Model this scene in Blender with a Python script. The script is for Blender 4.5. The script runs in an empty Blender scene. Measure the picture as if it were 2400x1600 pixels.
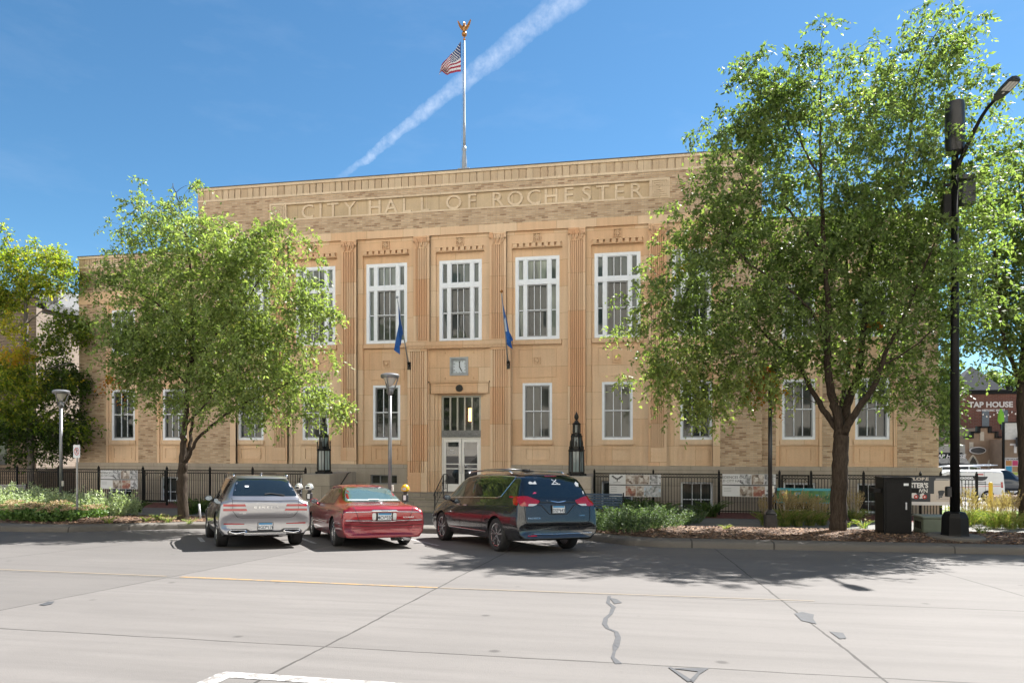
SKY_STR, SKY_SAT, CLOUD, EXPO = .0515, 1.10, 9.0, 1.85
import bpy, bmesh, math, random
import numpy as np
from mathutils import Vector, Matrix, Quaternion
from mathutils.bvhtree import BVHTree
from mathutils.geometry import delaunay_2d_cdt
R = math.radians
scene = bpy.context.scene
COL = scene.collection
YAW = R(10.13); SN, CS = math.sin(YAW), math.cos(YAW)
CAMZ, FP = 2.33, 1600.0

def at(px, py, Y):
    """world point on the vertical plane at depth Y seen at photo pixel px,py"""
    u = (px-1200)/FP; v = (1037-py)/FP; t = Y/(CS+u*SN)
    return Vector((t*(-SN+u*CS), Y, CAMZ+t*v))
def road_z(y): return .062*(15-y)
TZ = [(-60, .93), (0, .93), (15.9, .085), (18.4, -.06), (25.6, -.38), (28.4, -.42), (48, -1.3), (400, -1.3)]
def ground_z(y):
    for (a, za), (b, zb) in zip(TZ, TZ[1:]):
        if y <= b: return za+(zb-za)*(y-a)/(b-a)
    return -1.3

# ------------------------------------------------------------------ mesh builder
class MB:
    def __init__(s): s.v = []; s.f = []; s.m = []; s.mi = 0
    def add(s, vs, fs):
        o = len(s.v); s.v += [tuple(p) for p in vs]
        s.f += [tuple(i+o for i in f) for f in fs]; s.m += [s.mi]*len(fs); return s
    def quad(s, a, b, c, d): return s.add([a, b, c, d], [(0, 1, 2, 3)])
    def box(s, x0, x1, y0, y1, z0, z1):
        vs = [(x0,y0,z0),(x1,y0,z0),(x1,y1,z0),(x0,y1,z0),(x0,y0,z1),(x1,y0,z1),(x1,y1,z1),(x0,y1,z1)]
        return s.add(vs, [(0,3,2,1),(4,5,6,7),(0,1,5,4),(1,2,6,5),(2,3,7,6),(3,0,4,7)])
    def bbox(s, x0, x1, y0, y1, z0, z1, b=.01):
        """box with chamfered vertical and top edges"""
        vs = []
        for (z, i) in ((z0, 0), (z1-b, 0), (z1, b)):
            vs += [(x0+b+i,y0+i,z),(x1-b-i,y0+i,z),(x1-i,y0+b+i,z),(x1-i,y1-b-i,z),(x1-b-i,y1-i,z),(x0+b+i,y1-i,z),(x0+i,y1-b-i,z),(x0+i,y0+b+i,z)]
        fs = [tuple(range(7, -1, -1)), tuple(range(16, 24))]
        for k in (0, 8):
            for i in range(8):
                j = (i+1) % 8; fs.append((k+i, k+j, k+8+j, k+8+i))
        return s.add(vs, fs)
    def obox(s, c, ax, sx, sy, sz):
        """oriented box: ax = 3x3 matrix (columns) or quaternion"""
        M = ax.to_matrix() if isinstance(ax, Quaternion) else ax
        vs = [Vector(c)+M@Vector((x*sx/2, y*sy/2, z*sz/2)) for z in (-1,1) for (x,y) in ((-1,-1),(1,-1),(1,1),(-1,1))]
        return s.add(vs, [(0,3,2,1),(4,5,6,7),(0,1,5,4),(1,2,6,5),(2,3,7,6),(3,0,4,7)])
    def tube(s, pts, rad, n=8, cap=True):
        pts = [Vector(p) for p in pts]
        if not hasattr(rad, '__len__'): rad = [rad]*len(pts)
        up = Vector((0,0,1)); vs = []; prev = None
        for i, p in enumerate(pts):
            d = (pts[min(i+1,len(pts)-1)]-pts[max(i-1,0)])
            if d.length < 1e-9: d = Vector((0,0,1))
            d.normalize()
            if prev is None:
                a = d.cross(up)
                if a.length < .05: a = d.cross(Vector((0,1,0)))
            else: a = prev-d*prev.dot(d)
            if a.length < 1e-6: a = d.orthogonal()
            a.normalize(); b = d.cross(a); prev = a
            for k in range(n):
                t = 2*math.pi*k/n; vs.append(p+(a*math.cos(t)+b*math.sin(t))*rad[i])
        fs = []
        for i in range(len(pts)-1):
            for k in range(n):
                j = (k+1) % n; fs.append((i*n+k, i*n+j, (i+1)*n+j, (i+1)*n+k))
        if cap: fs += [tuple(range(n-1,-1,-1)), tuple(range((len(pts)-1)*n, len(pts)*n))]
        return s.add(vs, fs)
    def cyl(s, p0, p1, r0, r1=None, n=12): return s.tube([p0, p1], [r0, r0 if r1 is None else r1], n)
    def lathe(s, prof, c=(0,0,0), n=16, axis='z'):
        vs = []; fs = []
        for (r, z) in prof:
            for k in range(n):
                t = 2*math.pi*k/n; x, y = r*math.cos(t), r*math.sin(t)
                q = {'z':(x,y,z), 'y':(x,z,y), 'x':(z,x,y)}[axis]
                vs.append((c[0]+q[0], c[1]+q[1], c[2]+q[2]))
        for i in range(len(prof)-1):
            for k in range(n):
                j = (k+1) % n; fs.append((i*n+k, i*n+j, (i+1)*n+j, (i+1)*n+k))
        fs += [tuple(range(n-1,-1,-1)), tuple(range((len(prof)-1)*n, len(prof)*n))]
        if axis == 'y': fs = [f[::-1] for f in fs]
        return s.add(vs, fs)
    def prism(s, poly, y0, y1):
        """poly of (x,z), extruded along y"""
        n = len(poly); vs = [(x,y0,z) for x,z in poly]+[(x,y1,z) for x,z in poly]
        return s.add(vs, [tuple(range(n)), tuple(range(2*n-1,n-1,-1))]+[(i,i+n,(i+1)%n+n,(i+1)%n) for i in range(n)])
    def holes(s, x0, x1, z0, z1, hs, y, d):
        """wall in the plane y with rectangular openings hs=(xa,xb,za,zb), reveals d deep"""
        xs = sorted({x0,x1}|{h[0] for h in hs}|{h[1] for h in hs}); zs = sorted({z0,z1}|{h[2] for h in hs}|{h[3] for h in hs})
        for xa, xb in zip(xs, xs[1:]):
            for za, zb in zip(zs, zs[1:]):
                cx, cz = (xa+xb)/2, (za+zb)/2
                if not any(h[0]<cx<h[1] and h[2]<cz<h[3] for h in hs):
                    s.quad((xa,y,za),(xb,y,za),(xb,y,zb),(xa,y,zb))
        for a,b,c,e in hs:
            s.quad((a,y,c),(a,y,e),(a,y+d,e),(a,y+d,c)); s.quad((b,y,e),(b,y,c),(b,y+d,c),(b,y+d,e))
            s.quad((a,y,e),(b,y,e),(b,y+d,e),(a,y+d,e)); s.quad((b,y,c),(a,y,c),(a,y+d,c),(b,y+d,c))
        return s
    def frame(s, x0, x1, z0, z1, w, y0, y1):
        s.box(x0,x0+w,y0,y1,z0,z1); s.box(x1-w,x1,y0,y1,z0,z1)
        s.box(x0+w,x1-w,y0,y1,z0,z0+w); return s.box(x0+w,x1-w,y0,y1,z1-w,z1)
    def build(s, name, mats, parent=None, smooth=False, loc=None):
        me = bpy.data.meshes.new(name); me.from_pydata(s.v, [], s.f)
        for m in (mats if isinstance(mats, (list, tuple)) else [mats]): me.materials.append(m)
        me.polygons.foreach_set('material_index', s.m)
        if smooth: me.polygons.foreach_set('use_smooth', [True]*len(s.f))
        me.update(); return link(name, me, parent, loc)

def link(name, me, parent=None, loc=None):
    o = bpy.data.objects.new(name, me); COL.objects.link(o)
    if parent is not None: o.parent = parent
    if loc is not None: o.location = loc
    return o
def smooth_angle(o, deg=35):
    me = o.data; me.polygons.foreach_set('use_smooth', [True]*len(me.polygons))
    me.set_sharp_from_angle(angle=R(deg)); return o
def tag(o, label=None, cat=None, group=None, kind=None):
    for k, v in (('label',label),('category',cat),('group',group),('kind',kind)):
        if v: o[k] = v
    return o
def thing(name, loc, label, cat, group=None, rz=0):
    o = bpy.data.objects.new(name, None); COL.objects.link(o); o.empty_display_size = .3
    o.location = loc; o.rotation_euler = (0,0,rz); return tag(o, label, cat, group)
def copy_tree(o, parent=None):
    c = o.copy(); COL.objects.link(c); c.parent = parent
    for ch in list(o.children): copy_tree(ch, c)
    return c

# ------------------------------------------------------------------ materials
def lin(c):
    f = lambda x: x/12.92 if x <= .04045 else ((x+.055)/1.055)**2.4
    return tuple(f(v/255) for v in c)+(1,)
class NT:
    def __init__(s, nt): s.nt = nt
    def n(s, t, **kw):
        nd = s.nt.nodes.new(t)
        for k, v in kw.items():
            if k.startswith('i_'): nd.inputs[k[2:].replace('_',' ')].default_value = v
            else: setattr(nd, k, v)
        return nd
    def l(s, a, b): s.nt.links.new(a, b)
    def math(s, op, a, b=None, clamp=False):
        nd = s.nt.nodes.new('ShaderNodeMath'); nd.operation = op; nd.use_clamp = clamp
        for i, x in enumerate((a, b)):
            if x is None: continue
            if isinstance(x, (int, float)): nd.inputs[i].default_value = x
            else: s.l(x, nd.inputs[i])
        return nd.outputs[0]
    def mix(s, fac, a, b, mode='MIX'):
        nd = s.nt.nodes.new('ShaderNodeMix'); nd.data_type = 'RGBA'; nd.blend_type = mode
        for i, x in ((0, fac), (6, a), (7, b)):
            if isinstance(x, (int, float)): nd.inputs[i].default_value = x
            elif isinstance(x, tuple): nd.inputs[i].default_value = x
            else: s.l(x, nd.inputs[i])
        return nd.outputs[2]
    def ramp(s, fac, stops):
        nd = s.nt.nodes.new('ShaderNodeValToRGB'); cr = nd.color_ramp
        while len(cr.elements) < len(stops): cr.elements.new(.5)
        for e, (p, c) in zip(cr.elements, stops):
            e.position = p; e.color = c if isinstance(c, tuple) else (c,c,c,1)
        s.l(fac, nd.inputs[0]); return nd.outputs[0]
def new_mat(name):
    m = bpy.data.materials.new(name); m.use_nodes = True
    T = NT(m.node_tree); b = m.node_tree.nodes['Principled BSDF']; return m, T, b
def mat(name, col, rough=.6, metal=0., var=.12, scale=6., bump=0., bscale=60., coat=0., spec=.5, stretch=(1,1,1)):
    """procedural paint/metal/stone: base colour broken up by two octaves of noise, optional bump"""
    m, T, b = new_mat(name)
    tc = T.n('ShaderNodeTexCoord'); mp = T.n('ShaderNodeMapping'); mp.inputs['Scale'].default_value = stretch
    T.l(tc.outputs['Object'], mp.inputs[0])
    nz = T.n('ShaderNodeTexNoise', i_Scale=scale, i_Detail=5., i_Roughness=.6); T.l(mp.outputs[0], nz.inputs['Vector'])
    c0 = tuple(max(0, x*(1-var)) for x in col[:3])+(1,); c1 = tuple(min(1, x*(1+var)) for x in col[:3])+(1,)
    T.l(T.ramp(nz.outputs['Fac'], [(.3, c0), (.7, c1)]), b.inputs['Base Color'])
    b.inputs['Roughness'].default_value = rough; b.inputs['Metallic'].default_value = metal
    b.inputs['Coat Weight'].default_value = coat; b.inputs['Coat Roughness'].default_value = .03; b.inputs['Specular IOR Level'].default_value = spec
    if bump:
        n2 = T.n('ShaderNodeTexNoise', i_Scale=bscale, i_Detail=4.); T.l(mp.outputs[0], n2.inputs['Vector'])
        bp = T.n('ShaderNodeBump', i_Strength=bump, i_Distance=.02); T.l(n2.outputs['Fac'], bp.inputs['Height']); T.l(bp.outputs[0], b.inputs['Normal'])
    return m
def flat(name, col, rough=.5, metal=0., emit=None, spec=.5):
    m, T, b = new_mat(name)
    b.inputs['Base Color'].default_value = col; b.inputs['Roughness'].default_value = rough; b.inputs['Metallic'].default_value = metal; b.inputs['Specular IOR Level'].default_value = spec
    if emit: b.inputs['Emission Color'].default_value = col; b.inputs['Emission Strength'].default_value = emit
    return m
def text_mesh(txt, size=1., sx=1., extrude=0., bold=0., space=1., align='CENTER'):
    """letters as a mesh in the local x,z plane (front faces -y), baseline at z=0"""
    cu = bpy.data.curves.new('lettering', 'FONT'); cu.body = txt; cu.size = size; cu.extrude = extrude; cu.offset = bold
    cu.align_x = align; cu.space_character = space; cu.resolution_u = 3
    o = bpy.data.objects.new('lettering', cu); COL.objects.link(o)
    dg = bpy.context.evaluated_depsgraph_get(); me = bpy.data.meshes.new_from_object(o.evaluated_get(dg))
    bpy.data.objects.remove(o); bpy.data.curves.remove(cu)
    vs = [(v.co.x*sx, -v.co.z, v.co.y) for v in me.vertices]; fs = [tuple(p.vertices) for p in me.polygons]
    bpy.data.meshes.remove(me); return vs, fs
def add_text(mb, txt, x, y, z, size, sx=1., extrude=.002, bold=0., space=1., align='CENTER'):
    vs, fs = text_mesh(txt, size, sx, extrude, bold, space, align)
    return mb.add([(a+x, b+y, c+z) for a,b,c in vs], fs)
# ------------------------------------------------------------------ camera, sky, sun
cam = bpy.data.cameras.new('Camera'); camo = bpy.data.objects.new('Camera', cam); COL.objects.link(camo)
cam.sensor_width = 36; cam.lens = 24; cam.shift_y = (1037-800)/2400; cam.clip_end = 3000; cam.clip_start = .05
camo.location = (0, 0, CAMZ); camo.rotation_euler = (R(90), 0, YAW); scene.camera = camo
SUN_AZ, SUN_EL = R(38.4), R(51)
sd = Vector((math.sin(SUN_AZ)*math.cos(SUN_EL), math.cos(SUN_AZ)*math.cos(SUN_EL), math.sin(SUN_EL)))
sl = bpy.data.lights.new('sun', 'SUN'); sl.energy = 5.0; sl.angle = R(.5); sl.color = (1, .965, .915)
so = bpy.data.objects.new('sun', sl); COL.objects.link(so); so.rotation_euler = sd.to_track_quat('Z', 'Y').to_euler(); so.location = (20, 20, 40)
w = bpy.data.worlds.new('World'); scene.world = w; w.use_nodes = True
T = NT(w.node_tree); bg = w.node_tree.nodes['Background']
sky = T.n('ShaderNodeTexSky', sky_type='NISHITA', sun_disc=False, sun_elevation=SUN_EL, sun_rotation=SUN_AZ, altitude=300, air_density=.9, dust_density=.1, ozone_density=8)
tc = T.n('ShaderNodeTexCoord')
def pdir(px, py):
    d = at(px, py, 100.)-Vector((0,0,CAMZ)); return d.normalized()
d1, d2 = pdir(1330, 0), pdir(816, 402)
nn = d1.cross(d2).normalized(); 
if nn.z < 0: nn = -nn
al = (d1-d2).normalized()
def dot(vec):
    nd = T.n('ShaderNodeVectorMath', operation='DOT_PRODUCT'); T.l(tc.outputs['Generated'], nd.inputs[0]); nd.inputs[1].default_value = vec; return nd.outputs['Value']
L0, L1 = d2.dot(al), d1.dot(al)
along = T.math('DIVIDE', T.math('SUBTRACT', dot(al), L0), L1-L0)
nz1 = T.n('ShaderNodeTexNoise', i_Scale=22., i_Detail=6., i_Roughness=.65); T.l(tc.outputs['Generated'], nz1.inputs['Vector'])
nz2 = T.n('ShaderNodeTexNoise', i_Scale=95., i_Detail=4., i_Roughness=.6); T.l(tc.outputs['Generated'], nz2.inputs['Vector'])
wob = T.math('MULTIPLY', T.math('SUBTRACT', nz1.outputs['Fac'], .5), .019)
dist = T.math('ADD', dot(nn), wob)
width = T.math('ADD', T.math('MULTIPLY', T.math('MAXIMUM', along, 0.), .012), .0045)
x = T.math('DIVIDE', dist, width)
fall = T.math('POWER', T.math('SUBTRACT', 1., T.math('MINIMUM', T.math('MULTIPLY', x, x), 1.)), .8)
start = T.math('MULTIPLY', T.math('ADD', along, .08), 6., True)
dens = T.math('MULTIPLY', T.math('MULTIPLY', fall, start), T.math('ADD', T.math('MULTIPLY', T.ramp(nz2.outputs['Fac'], [(.25, 0.), (.75, 1.)]), .70), .15))
# thin high wisps
mpw = T.n('ShaderNodeMapping'); mpw.inputs['Scale'].default_value = (2.2, 2.2, 7); T.l(tc.outputs['Generated'], mpw.inputs[0])
nz3 = T.n('ShaderNodeTexNoise', i_Scale=2.6, i_Detail=7., i_Roughness=.62); T.l(mpw.outputs[0], nz3.inputs['Vector'])
wisp = T.math('MULTIPLY', T.ramp(nz3.outputs['Fac'], [(.52, 0.), (.85, 1.)]), .05)
hs = T.n('ShaderNodeHueSaturation', i_Saturation=SKY_SAT, i_Value=1.); T.l(T.mix(1., sky.outputs[0], (1.08,1.10,.92,1), 'MULTIPLY'), hs.inputs['Color'])
cl = T.mix(T.math('MULTIPLY', dens, .29), hs.outputs[0], (CLOUD, CLOUD, CLOUD*1.03, 1))
cl = T.mix(wisp, cl, (CLOUD*.8, CLOUD*.83, CLOUD*.9, 1))
T.l(cl, bg.inputs['Color']); bg.inputs['Strength'].default_value = SKY_STR
vs_ = scene.view_settings; vs_.view_transform = 'Standard'; vs_.look = 'None'; vs_.exposure = EXPO; vs_.gamma = 1; vs_.use_curve_mapping = False
scene.cycles.max_bounces = 8; scene.cycles.diffuse_bounces = 4; scene.cycles.transmission_bounces = 4; scene.cycles.transparent_max_bounces = 8
# ------------------------------------------------------------------ ground, road, kerb, beds
CURB = [(-70,15.4),(-15.6,15.55),(-14.8,15.85),(-13.9,16.9),(-12.95,17.9),(-12.2,18.35),(-11,18.45),(-2.3,18.42),(-1.6,18.0),(-.75,16.95),(-.15,16.25),(.6,15.95),(5,16.25),(9,16.5),(70,17)]
def curb_y(x):
    for (a, ya), (b, yb) in zip(CURB, CURB[1:]):
        if x <= b: return ya+(yb-ya)*(x-a)/(b-a)
    return CURB[-1][1]
BED_END = 20.7
def bed_here(x): return x < -12.0 or x > -1.55
def bed_z(x, y):
    yc = curb_y(x)+.5; z0 = road_z(curb_y(x))+.15
    if y <= yc: return z0
    f = min(1, (y-yc)/(BED_END-yc)); b = 4*f*(1-f)
    return z0+(ground_z(BED_END)-z0)*f+b*(.10 if x > -1.5 else .05)
def site_z(x, y):
    if y < curb_y(x): return road_z(max(y, 0))
    if y < curb_y(x)+.5: return road_z(curb_y(x))+.15
    return bed_z(x, y) if y < BED_END else ground_z(y)
def concrete(name, col, dark, lines_x=(), lines_y=(), wob=.03, thick=.012, streak=.42, slab=None):
    m, T, b = new_mat(name)
    tc = T.n('ShaderNodeTexCoord'); sep = T.n('ShaderNodeSeparateXYZ'); T.l(tc.outputs['Object'], sep.inputs[0])
    X, Y = sep.outputs[0], sep.outputs[1]
    def noise(sc, det=5., st=(1,1,1), rough=.6):
        mp = T.n('ShaderNodeMapping'); mp.inputs['Scale'].default_value = st; T.l(tc.outputs['Object'], mp.inputs[0])
        nz = T.n('ShaderNodeTexNoise', i_Scale=sc, i_Detail=det, i_Roughness=rough); T.l(mp.outputs[0], nz.inputs['Vector']); return nz.outputs['Fac']
    c = T.ramp(noise(.35), [(.3, tuple(v*.86 for v in col[:3])+(1,)), (.7, col)])
    st = T.ramp(noise(2.2, 7., (.22, 2.2, 1)), [(.42, 0.), (.66, 1.)])
    c = T.mix(T.math('MULTIPLY', st, streak), c, dark)
    c = T.mix(T.math('MULTIPLY', T.ramp(noise(14., 6.), [(.56, 0.), (.74, 1.)]), .30), c, dark)
    c = T.mix(T.math('MULTIPLY', T.ramp(noise(130., 3.), [(.35, 0.), (.7, 1.)]), .22), c, tuple(min(1, v*1.25) for v in col[:3])+(1,))
    lane = T.ramp(noise(.5, 4., (.10, 1.1, 1)), [(.40, 0.), (.62, 1.)])
    c = T.mix(T.math('MULTIPLY', lane, .30), c, dark)
    # scattered small dark stains
    vo = T.n('ShaderNodeTexVoronoi', i_Scale=1.1); T.l(tc.outputs['Object'], vo.inputs['Vector'])
    c = T.mix(T.math('MULTIPLY', T.ramp(vo.outputs['Distance'], [(.03, 1.), (.07, 0.)]), .55), c, tuple(v*.25 for v in dark[:3])+(1,))
    if slab: # older, greyer slabs
        s = T.math('MULTIPLY', T.math('LESS_THAN', X, slab[0]), .28)
        c = T.mix(s, c, tuple(v*.72 for v in dark[:3])+(1,))
    wv = T.math('MULTIPLY', T.math('SUBTRACT', noise(1.3, 4.), .5), wob*2)
    tk = T.math('ADD', T.math('MULTIPLY', noise(3.), thick*1.6), thick*.2)
    jm = None
    for (C, vals) in ((X, lines_x), (Y, lines_y)):
        for v in vals:
            d = T.math('ABSOLUTE', T.math('ADD', T.math('SUBTRACT', C, v), wv))
            g = T.math('LESS_THAN', d, tk); jm = g if jm is None else T.math('MAXIMUM', jm, g)
    if jm is not None: c = T.mix(T.math('MULTIPLY', jm, .85), c, (.03,.028,.026,1))
    T.l(c, b.inputs['Base Color']); b.inputs['Roughness'].default_value = .85; b.inputs['Specular IOR Level'].default_value = .3
    bp = T.n('ShaderNodeBump', i_Strength=.35, i_Distance=.01); T.l(noise(90., 5.), bp.inputs['Height']); T.l(bp.outputs[0], b.inputs['Normal'])
    return m
M = {}
M['road'] = concrete('road concrete', (.129,.121,.116,1), (.079,.074,.071,1), (-15.4,-11.0,-6.65,-2.6,1.8,5.08,9.3,13.6), (1.9,5.45,8.82), slab=(-6.65,))
M['curb'] = concrete('kerb concrete', (.128,.118,.106,1), (.075,.068,.06,1), (-14.85,-13.9,-5.2,1.3,3.1,6.9,8.6,-20,-25), (), .01, .018)
M['walk'] = concrete('sidewalk concrete', (.155,.15,.14,1), (.105,.10,.092,1), tuple(range(-30,16,2)), (20.75, 22.6, 24.4), .004, .008)
def rnd_strip(name, m, xs, rows, kind='structure'):
    mb = MB(); n = len(rows(xs[0]))
    vs = [p for x in xs for p in rows(x)]
    fs = [(i*n+j, (i+1)*n+j, (i+1)*n+j+1, i*n+j+1) for i in range(len(xs)-1) for j in range(n-1)]
    mb.add(vs, fs); o = mb.build(name, m, None, True); tag(o, kind=kind); return o
XS = sorted(set([-70,-50,-35]+[x/4 for x in range(-100, 61)]+[20,30,50,70]+[c[0] for c in CURB]))
rnd_strip('road', M['road'], XS, lambda x: [(x,-60,.93),(x,-6,.93),(x,0,.93)]+[(x, curb_y(x)*k/6, road_z(curb_y(x)*k/6)) for k in range(1, 7)])
cb = rnd_strip('curb', M['curb'], XS, lambda x: [(x,curb_y(x)+a,road_z(curb_y(x))+b) for a, b in ((-.002,-.03),(.012,.10),(.035,.135),(.07,.15),(.30,.152),(.52,.153))])
smooth_angle(cb, 40)
rng = random.Random(5)
# mulch
m, T, b = new_mat('bark mulch')
tc = T.n('ShaderNodeTexCoord'); vo = T.n('ShaderNodeTexVoronoi', i_Scale=22.); T.l(tc.outputs['Object'], vo.inputs['Vector'])
sp = T.n('ShaderNodeSeparateXYZ'); T.l(vo.outputs['Color'], sp.inputs[0])
T.l(T.ramp(sp.outputs[0], [(.0, (.022,.011,.007,1)), (.45, (.065,.034,.019,1)), (.8, (.13,.075,.043,1)), (1., (.20,.14,.09,1))]), b.inputs['Base Color'])
b.inputs['Roughness'].default_value = .9; bp = T.n('ShaderNodeBump', i_Strength=.9, i_Distance=.03); T.l(vo.outputs['Distance'], bp.inputs['Height']); T.l(bp.outputs[0], b.inputs['Normal'])
M['mulch'] = m
nrow = 9
def bedrows(x):
    y0 = curb_y(x)+.5; return [(x, y0+(BED_END-y0)*k/nrow, bed_z(x, y0+(BED_END-y0)*k/nrow)+(rng.uniform(0,.03) if 0<k<nrow else .004)) for k in range(nrow+1)]
rnd_strip('ground', M['mulch'], [-70,-50,-35]+[x/4 for x in range(-100, -47)], bedrows)
rnd_strip('ground', M['mulch'], [x/4 for x in range(-6, 61)]+[20,30,50,70], bedrows)
rnd_strip('sidewalk', M['walk'], [x/4 for x in range(-48,-5)], lambda x: [(x, curb_y(x)+.52, bed_z(x,curb_y(x)+.52)), (x, (curb_y(x)+21.2)/2, site_z(x,(curb_y(x)+20.7)/2)), (x, BED_END+.002, ground_z(BED_END)+.004)])
rnd_strip('sidewalk', M['walk'], [-70,-40]+list(range(-30,16))+[30,70], lambda x: [(x,y,ground_z(y)+.004) for y in (BED_END,22,23.5,25.2)])
m, T, b = new_mat('red mulch and soil')
tc = T.n('ShaderNodeTexCoord'); vo = T.n('ShaderNodeTexVoronoi', i_Scale=18.); T.l(tc.outputs['Object'], vo.inputs['Vector'])
sp = T.n('ShaderNodeSeparateXYZ'); T.l(vo.outputs['Color'], sp.inputs[0])
T.l(T.ramp(sp.outputs[0], [(0, (.06,.015,.012,1)), (1, (.20,.06,.045,1))]), b.inputs['Base Color']); b.inputs['Roughness'].default_value = .9
M['redmulch'] = m
rnd_strip('ground', M['redmulch'], [-40,-30,-20,-13.1], lambda x: [(x,y,ground_z(y)+.012) for y in (25.15,25.6,27.9)])
rnd_strip('ground', M['redmulch'], [-1.5,0,5,11.6], lambda x: [(x,y,ground_z(y)+.012) for y in (25.15,25.6,27.9)])
M['ground'] = mat('dry turf and soil', (.10,.11,.05,1), .95, 0, .4, 3., .6, 40.)
rnd_strip('ground', M['ground'], [-500,-70,0,12,20,70,500], lambda x: [(x,y,ground_z(y)-.012) for y in (BED_END-.1,25.6,28.4,38,48,120,900)])
# side street on the right, beyond the corner of the hall
M['asphalt'] = mat('side street asphalt', (.20,.195,.19,1), .9, 0, .15, 3., .3, 80.)
rnd_strip('side_street', M['asphalt'], [13.5,20,32,48,70], lambda x: [(x,y,ground_z(y)+.006) for y in (33,38,42,48,60)])
M['grass'] = mat('lawn grass', (.11,.17,.04,1), .9, 0, .4, 8., .8, 120.)
rnd_strip('lawn', M['grass'], [11.7,13,20,30,45], lambda x: [(x,y,ground_z(y)+.004) for y in (25.6,28.4,30,32.6)])
# bark chips lying loose on the beds
def chips(name, x0, x1, n, seed):
    g = np.random.default_rng(seed); P = []; F = []; MI = []
    for i in range(n):
        x = g.uniform(x0, x1); yc = curb_y(x)+.46; y = yc+(BED_END-yc)*g.random()**1.3
        c = Vector((x, y, bed_z(x, y)+.028)); a = g.uniform(0, 6.28); L = g.uniform(.015,.042); W = L*g.uniform(.25,.6)
        d = Vector((math.cos(a), math.sin(a), g.uniform(-.45,.45)))*L; e = Vector((-math.sin(a), math.cos(a), g.uniform(-.5,.5)))*W
        k = len(P); P += [c-d-e, c+d-e, c+d+e, c-d+e]; F.append((k,k+1,k+2,k+3)); MI.append(int(g.integers(0,4)))
    mb = MB(); mb.v = P; mb.f = F; mb.m = MI
    o = mb.build(name, [M['chip0'],M['chip1'],M['chip2'],M['chip3']]); tag(o, 'loose bark chips scattered over the planting bed by the kerb', 'mulch', kind='stuff')
for k, c in enumerate([(.16,.085,.045,1),(.05,.025,.015,1),(.10,.05,.028,1),(.25,.165,.10,1)]): M['chip%d'%k] = flat('bark chip', c, .9)
chips('bark_chips', -24, -12.1, 6500, 1); chips('bark_chips', -1.4, 14, 9500, 2)
# painted lines and crack filler, thin sheets on the road
def sheet(name, polys, m, dz=.004):
    mb = MB()
    for p in polys:
        mb.add([(x, y, road_z(y)+dz) for x, y in p], [tuple(range(len(p)))])
    return tag(mb.build(name, m), kind='structure')
def worn(name, col, thr):
    m, T, b = new_mat(name); tc = T.n('ShaderNodeTexCoord')
    nz = T.n('ShaderNodeTexNoise', i_Scale=9., i_Detail=8., i_Roughness=.75); T.l(tc.outputs['Object'], nz.inputs['Vector'])
    f = T.ramp(nz.outputs['Fac'], [(thr-.06, 0.), (thr+.08, 1.)])
    T.l(T.mix(f, col, (.125,.117,.108,1)), b.inputs['Base Color']); b.inputs['Roughness'].default_value = .8; return m
M['white_line'] = worn('worn white road paint', (.36,.36,.36,1), .50); M['yellow_line'] = worn('worn yellow road paint', (.27,.165,.06,1), .54)
M['grey_line'] = worn('scuffed white stall paint', (.34,.34,.34,1), .53)
ccw = lambda p: p if sum(p[i][0]*p[(i+1)%len(p)][1]-p[(i+1)%len(p)][0]*p[i][1] for i in range(len(p)))>0 else p[::-1]
sheet('road_marking', [[(-6.5,8.9),(-2.6,8.83),(-2.6,8.9),(-6.5,8.99)],], M['yellow_line'])
M['yellow_faint'] = worn('nearly gone yellow road paint', (.165,.135,.10,1), .60)
sheet('road_marking', [[(-2.55,8.83),(2.2,8.95),(2.2,8.99),(-2.55,8.89)],[(-18,9.02),(-6.75,8.93),(-6.75,8.99),(-18,9.08)]], M['yellow_faint'])
sheet('road_marking', [[(-2.84,4.44),(1.5,4.44),(1.5,4.57),(-2.84,4.57)],[(-2.98,3.2),(-2.84,3.2),(-2.84,4.57),(-2.95,4.57),(-2.98,4.5)]], M['white_line'])
hd = Vector((math.sin(R(-38)), math.cos(R(-38)))); hn = Vector((hd.y, -hd.x))
for k, (x, y, L) in enumerate([(-9.75,14.2,1.4),(-7.2,14.6,4.3),(-4.35,14.9,3.9)]):
    a = Vector((x, y)); p = [a-hn*.05, a+hn*.05, a+hn*.05+hd*L, a-hn*.05+hd*L]
    sheet('road_marking', [ccw([tuple(q) for q in p])], M['grey_line'])
M['tar'] = mat('crack filler', (.034,.036,.041,1), .8, 0, .2, 12.)
def ribbon(pts, wds):
    L = []; Rr = []
    for i, p in enumerate(pts):
        d = Vector(pts[min(i+1,len(pts)-1)])-Vector(pts[max(i-1,0)]); n = Vector((-d.y, d.x)).normalized()
        L.append(tuple(Vector(p)+n*wds[i])); Rr.append(tuple(Vector(p)-n*wds[i]))
    return [ccw([L[i], Rr[i], Rr[i+1], L[i+1]]) for i in range(len(pts)-1)]
def gp(px, py):
    u = (px-1200)/FP; v = (1037-py)/FP; k = CS+u*SN; t = -1.4/(v+.062*k); return (t*(-SN+u*CS), t*k)
cr = [gp(*p) for p in [(1428,1396),(1425,1412),(1438,1422),(1432,1438),(1420,1448),(1417,1462),(1424,1472),(1444,1480),(1449,1494),(1444,1512),(1440,1526),(1436,1540),(1450,1555)]]
sheet('road_patch', ribbon(cr, [.02,.022,.028,.02,.024,.026,.018,.02,.026,.03,.012,.015,.03]), M['tar'])
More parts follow.
